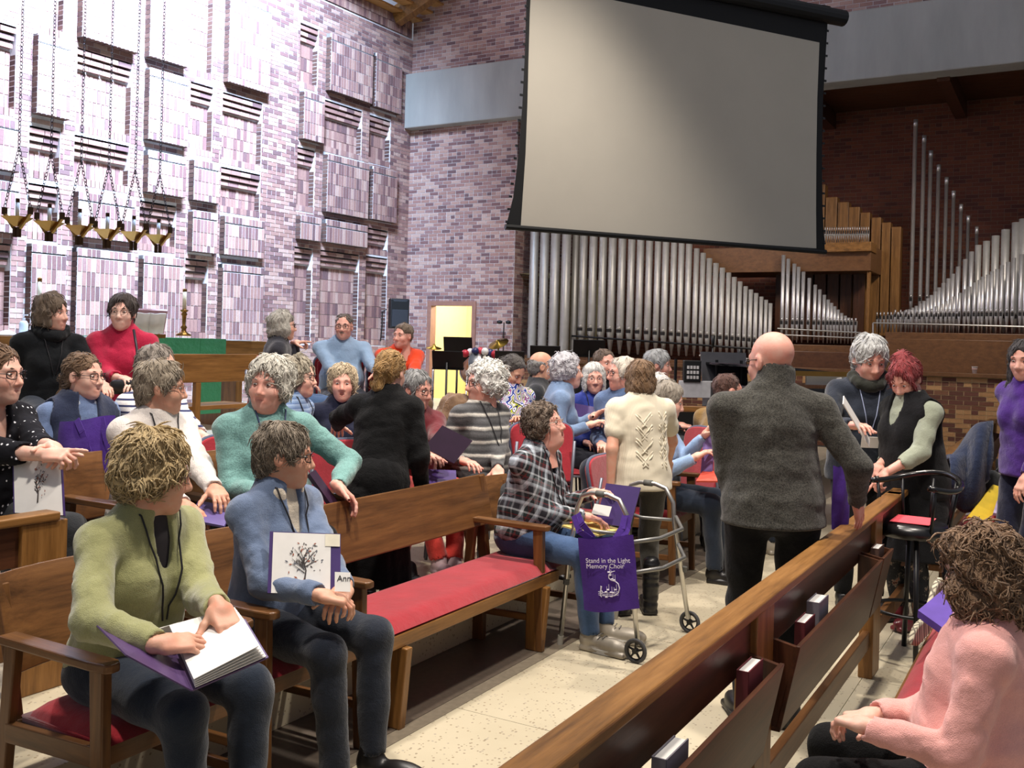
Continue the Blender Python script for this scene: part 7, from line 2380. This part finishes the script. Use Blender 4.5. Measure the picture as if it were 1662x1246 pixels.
# ------------------------------------------------------------------ folders, papers, bags in hands and laps
def binder(label, hinge, left, right, mat, sheets=True):
    """open ring binder: hinge two world points, outer corners of left and right boards"""
    h0, h1 = Vector(hinge[0]), Vector(hinge[1])
    c = (h0+h1)/2
    r = thing('ring_binder', label, 'binder', c)
    def board(name, q, m, th):
        P = [Vector(p)-c for p in q]
        n = (P[1]-P[0]).cross(P[3]-P[0]).normalized()
        mb = MB(); mb.add(P + [p - n*th for p in P], [(0, 1, 2, 3), (7, 6, 5, 4), (0, 4, 5, 1), (1, 5, 6, 2), (2, 6, 7, 3), (3, 7, 4, 0)])
        return build(name, mb, m, r), n
    board('cover', [h0, h1, left[1], left[0]], mat, 0.004)
    o, n = board('cover', [h0, right[0], right[1], h1], mat, 0.004)
    if sheets:
        up = n if n[2] > 0 else -n
        for k in range(5):
            d = 0.006 + 0.006*k
            q = [h0.lerp(Vector(right[0]), 0.04), h0.lerp(Vector(right[0]), 0.97-0.02*k), h1.lerp(Vector(right[1]), 0.97-0.02*k), h1.lerp(Vector(right[1]), 0.04)]
            q = [q[0]+up*d, q[1]+up*(d+0.004*k), q[2]+up*(d+0.004*k), q[3]+up*d]
            board('page', q, WHITEP, 0.002)
        for k, cc in enumerate(((206, 60, 90), (50, 120, 190), (70, 150, 90), (232, 150, 60))):
            e = h1.lerp(Vector(right[1]), 0.25+0.18*k) + up*0.02 + (h1-h0).normalized()*0.008
            mb = MB(); mb.box(e-c, (0.014, 0.010, 0.002)); build('index_tab', mb, plain('tab_%d' % k, cc, 0.5), r)
    return r
binder('open purple ring binder with white pages on the lap of the woman in green', (at(312, 1120, 2.66), at(272, 1030, 2.98)), (at(205, 1062, 2.62), at(142, 998, 2.85)), (at(436, 1066, 2.80), at(398, 1004, 3.04)), plain('violet_binder', (84, 62, 104), 0.4))
def drawing(parent, n, c, X, Y_, w, h, seed):
    """the printed leaf tree on a folder cover"""
    r = random.Random(seed)
    X, Y_ = Vector(X).normalized(), Vector(Y_).normalized()
    m = MB(); cols = []
    def pt(a, b): return X*(a*w) + Y_*(b*h) + n*0.004
    tr = [(0.0, -0.30), (0.02, -0.12), (-0.02, 0.05), (0.03, 0.2)]
    m.tube([pt(*p) for p in tr], [0.003, 0.0024, 0.0016, 0.001], 4, 0)
    for k in range(10):
        a = r.uniform(-0.05, 0.22); s = r.choice((-1, 1))
        m.tube([pt(0, a-0.12), pt(s*r.uniform(0.08, 0.2), a+r.uniform(-0.02, 0.1))], [0.0014, 0.0006], 4, 0)
    for k in range(75):
        a, b = r.gauss(0, 0.13), r.gauss(0.10, 0.16)
        if abs(a) > 0.27 or b < -0.26 or b > 0.38: continue
        th = r.uniform(0, 3.1)
        d1 = X*math.cos(th) + Y_*math.sin(th); d2 = X*-math.sin(th) + Y_*math.cos(th)
        c0 = pt(a, b); L = r.uniform(0.004, 0.008)
        m.add([c0 - d1*L, c0 + d2*L*0.4, c0 + d1*L, c0 - d2*L*0.4], [(0, 1, 2, 3)], r.choice((0, 1, 2, 0)))
    build('leaf_tree_print', m, [plain('ink_dark', (66, 58, 56), 0.8), plain('ink_rust', (150, 78, 50), 0.8), plain('ink_slate', (92, 96, 108), 0.8)], parent)
q = [at(434, 962, 3.52), at(438, 862, 3.62), at(553, 866, 3.66), at(548, 966, 3.56)]
fr, fn_, fc = folder('purple folder with a printed leaf tree held by the woman in the cardigan', q, PURPLED, 0.012)
def inset(q, c, gx0, gx1, gy0, gy1, n, lift):
    bl, tl, tr, br = [Vector(p) for p in q]
    br = bl+tr-tl
    bl, tl, tr, br = bl-c, tl-c, tr-c, br-c
    def P(u, v): return (bl.lerp(br, u)).lerp(tl.lerp(tr, u), v) + n*lift
    return [P(gx0, gy0), P(gx1, gy0), P(gx1, gy1), P(gx0, gy1)]
def sheet(par, quad, m, name='paper_sheet'):
    mb = MB(); mb.add(quad, [(0, 1, 2, 3)]); return build(name, mb, m, par)
sheet(fr, inset(q, fc, 0.05, 0.86, 0.0, 0.985, fn_, 0.002), WHITEP)
sheet(fr, inset(q, fc, 0.78, 0.99, 0.78, 0.985, fn_, 0.004), plain('sticky_note', (232, 226, 206), 0.8), 'sticky_note')
dq = [Vector(p) for p in q]
drawing(fr, fn_, fc, dq[3]-dq[0], dq[1]-dq[0], (dq[3]-dq[0]).length*1.0, (dq[1]-dq[0]).length*1.05, 3)
# badge of the woman in the cardigan
b0 = at(556, 944, 3.52)
nb = thing('name_badge', 'clear name badge reading Ann hanging beside the leaf tree folder', 'badge', b0)
X_ = (dq[3]-dq[0]).normalized(); Y__ = (dq[1]-dq[0]).normalized()
mb = MB(); mb.add([X_*a*0.028 + Y__*b*0.035 for a, b in ((-1, -1), (1, -1), (1, 1), (-1, 1))], [(0, 1, 2, 3)]); build('card', mb, WHITEP, nb)
text_obj('handwriting', 'Ann', nb, frame(X_*-0.02 + Y__*0.002 + fn_*0.002, X_, Y__, fn_), 0.03, plain('black_ink', (30, 28, 30), 0.7))
# folder of the polka-dot woman
q = [at(22, 832, 4.02), at(20, 742, 4.15), at(99, 745, 4.10), at(102, 808, 3.95)]
fr, fn_, fc = folder('purple folder with a white leaf tree sheet under the clasped hands at the left edge', q, PURPLED, 0.012)
sheet(fr, inset(q, fc, 0.03, 0.99, 0.0, 0.98, fn_, 0.002), WHITEP)
dq = [Vector(p) for p in q]
drawing(fr, fn_, fc, dq[3]-dq[0], dq[1]-dq[0], (dq[3]-dq[0]).length, (dq[1]-dq[0]).length, 5)
folder('purple folder on the lap of the woman in the white cardigan', [at(305, 842, 4.25), at(322, 812, 4.5), at(378, 822, 4.4), at(374, 864, 4.15)], plain('purple_card_soft', (98, 84, 142), 0.5), 0.01)
folder('dark plum binder held open in front of the striped sweater', [at(688, 726, 5.45), at(718, 690, 5.5), at(767, 715, 5.5), at(722, 752, 5.4)], plain('plum_binder', (48, 28, 50), 0.35), 0.02)
folder('purple folder on the lap below the plum binder', [at(690, 786, 5.5), at(690, 761, 5.7), at(740, 763, 5.7), at(738, 782, 5.5)], PURPLED, 0.012)
folder('dark purple folder slanting beside the teal sleeve', [at(540, 822, 4.55), at(502, 768, 4.6), at(512, 762, 4.66), at(552, 815, 4.6)], plain('plum_binder', (48, 28, 50), 0.35), 0.02)
folder('purple folder held upright by the woman in plaid', [at(966, 848, 5.50), at(984, 784, 5.56), at(1040, 791, 5.50), at(1020, 862, 5.1)], PURPLED, 0.012)
folder('yellow envelope lying behind the walker bag', [at(912, 852, 5.45), at(950, 843, 5.62), at(1008, 858, 5.50), at(996, 872, 5.12)], plain('buff_envelope', (226, 204, 122), 0.7), 0.01, 'envelope', 'envelope')
folder('white card in the hand of the woman in plaid', [at(960, 833, 5.44), at(965, 817, 5.46), at(993, 822, 5.44), at(988, 836, 5.2)], WHITEP, 0.003, 'card', 'card')
folder('purple folder held by the woman in royal blue', [at(930, 688, 7.6), at(932, 654, 7.7), at(975, 662, 7.6), at(965, 690, 7.5)], PURPLED, 0.012)
folder('lilac folder held on edge by the woman in light blue', [at(1137, 768, 7.0), at(1142, 708, 7.05), at(1160, 704, 7.0), at(1157, 766, 6.95)], plain('lilac_folder', (132, 112, 172), 0.4), 0.015)
folder('coral envelope on the lap of the woman in light blue', [at(1130, 780, 6.85), at(1140, 764, 7.0), at(1185, 764, 6.9), at(1182, 778, 6.75)], plain('coral_card', (214, 84, 66), 0.6), 0.012, 'envelope', 'envelope')
folder('long white sheet music held between the man in grey and the tall woman', [at(1369, 655, 5.72), at(1370, 642, 5.78), at(1412, 712, 5.86), at(1400, 714, 5.0)], WHITEP, 0.006, 'sheet_music', 'paper')
folder('narrow white music card on the piano beside the grey cardigan shoulder', [at(1359, 637, 8.85), at(1358, 612, 8.9), at(1366, 612, 8.9), at(1368, 637, 8.85)], WHITEP, 0.006, 'card', 'card')
tote('purple tote bag hanging behind the man in grey', at(1352, 755, 4.6), Vector((1, 0.2, 0)), Vector((0, 0, -1)), 0.09, 0.30, False, None, 0.02)
tote('purple tote bag held on the lap of the woman in the navy vest', at(97, 684, 5.0), at(192, 676, 4.95)-at(97, 684, 5.0), Vector((0.05, -0.25, -1)), 0.31, 0.29, False,
     [[at(125, 682, 4.96), at(133, 700, 4.92), at(146, 740, 4.88), at(160, 765, 4.86)], [at(165, 680, 4.94), at(172, 712, 4.90), at(186, 745, 4.86)]], 0.05)
def purse():
    c = at(207, 628, 6.55)
    r = thing('handbag', 'small black leather handbag on the lap of the woman in red', 'bag', c)
    f = Field((-0.16, -0.1, -0.08), (0.16, 0.1, 0.08), 0.009); f.rbox((0, 0, 0), (0.12, 0.06, 0.05), 0.045, 0.02); f.ripple(0.004, 40, 2)
    V, Q = f.mesh(); mesh_obj('bag_body', V, Q, plain('black_leather', (22, 20, 20), 0.4), r, smooth=True)
    m = MB(); pts = [at(x, y, d) - c for x, y, d in ((216, 620, 6.6), (224, 600, 6.62), (222, 565, 6.66), (217, 535, 6.72))]
    m.tube(pts, 0.009, 6); build('strap', m, plain('black_strap', (36, 28, 40), 0.5), r, smooth=True)
purse()
def furcoat():
    c = at(737, 668, 6.4)
    r = thing('fur_coat', 'brown shaggy fur coat draped over a chair left of the striped sweater', 'coat', c)
    f = Field((-0.2, -0.2, -0.4), (0.2, 0.2, 0.2), 0.011)
    f.ell((0.02, 0, 0.0), (0.12, 0.12, 0.13), 0.04); f.cone((-0.03, 0, -0.05), (-0.06, 0, -0.3), 0.11, 0.10, 0.05); f.ripple(0.014, 60, 8, (1, 1, 0.5), 3)
    V, Q = f.mesh(); mesh_obj('fur', V, Q, hairmat('brown_fur', (52, 36, 26), (136, 104, 74)), r, smooth=True)
furcoat()
# strands of loose shoes seen under the bench
def shoe_thing(label, x, y, Y, az, m, floor):
    b = at(x, y, Y)
    sv, sq = shoe_tpl('shoe')
    r = thing('trainer', label, 'shoe', (b[0], b[1], floor), -rad(az))
    mesh_obj('upper', sv, sq, m, r, smooth=True)
    q = MB(); q.prism([(0.045*math.sin(a)*(1 if a < math.pi else 1), 0.06+0.14*math.cos(a)) for a in np.linspace(0, 2*math.pi, 20, endpoint=False)], 0.0, 0.028); build('sole', q, plain('white_sole', (214, 214, 212), 0.6), r, smooth=False)
    q = MB()
    for k in range(4): q.tube([(-0.022, 0.03+0.025*k, 0.085-0.008*k), (0.022, 0.035+0.025*k, 0.085-0.008*k)], 0.003, 5)
    build('laces', q, plain('dark_lace', (40, 40, 44), 0.7), r)
# raised cable lattice on the back of the cream top
def cables(p):
    f, U, Rt, Fw, H0 = p['top'], p['U'], p['Rt'], p['Fw'], p['H0']
    m = MB()
    def lay(pts, r):
        out = []
        for a, b in pts:
            h = f.hit(H0 + U*b + Rt*a - Fw*0.4, Fw, 0.6)
            if h is not None: out.append(p['sc'](h - Fw*0.002))
        if len(out) > 1: m.tube(out, r*p['s'], 6)
    for cx in (-0.02, 0.115):
        hw = 0.055 if cx < 0.1 else 0.03
        for k in range(4):
            b0 = 0.40 - 0.085*k
            for sg in (-1, 1):
                for o in (0.0, 0.022):
                    lay([(cx + sg*(hw - (hw+0.018)*t), b0 - o - 0.085*t) for t in np.linspace(0, 1, 6)], 0.0055)
    build('cable_pattern', m, knit('cream_knit', (222, 212, 188), 0.08, 220), p['root'], smooth=True)
cables(white2)
shoe_thing('black trainer with white sole behind the bench seat', 668, 950, 5.75, 150, plain('black_mesh', (22, 22, 30), 0.7), L1)
shoe_thing('dark blue trainer with white sole beside the bench armrest', 598, 950, 5.35, 165, plain('navy_mesh', (40, 40, 62), 0.7), L1)

for _n, _p in () and (('grey', grey), ('redh', redh), ('fleece', fleece), ('pink', pink)):
    _h = loc2world(_p, (0, 0, 0.93)); print('HIP', _n, [round(c, 2) for c in _h], 'row', [round(c, 2) for c in to_row(_h)], 'RS', round(RS, 2), 'scale', round(_p['s'], 2))
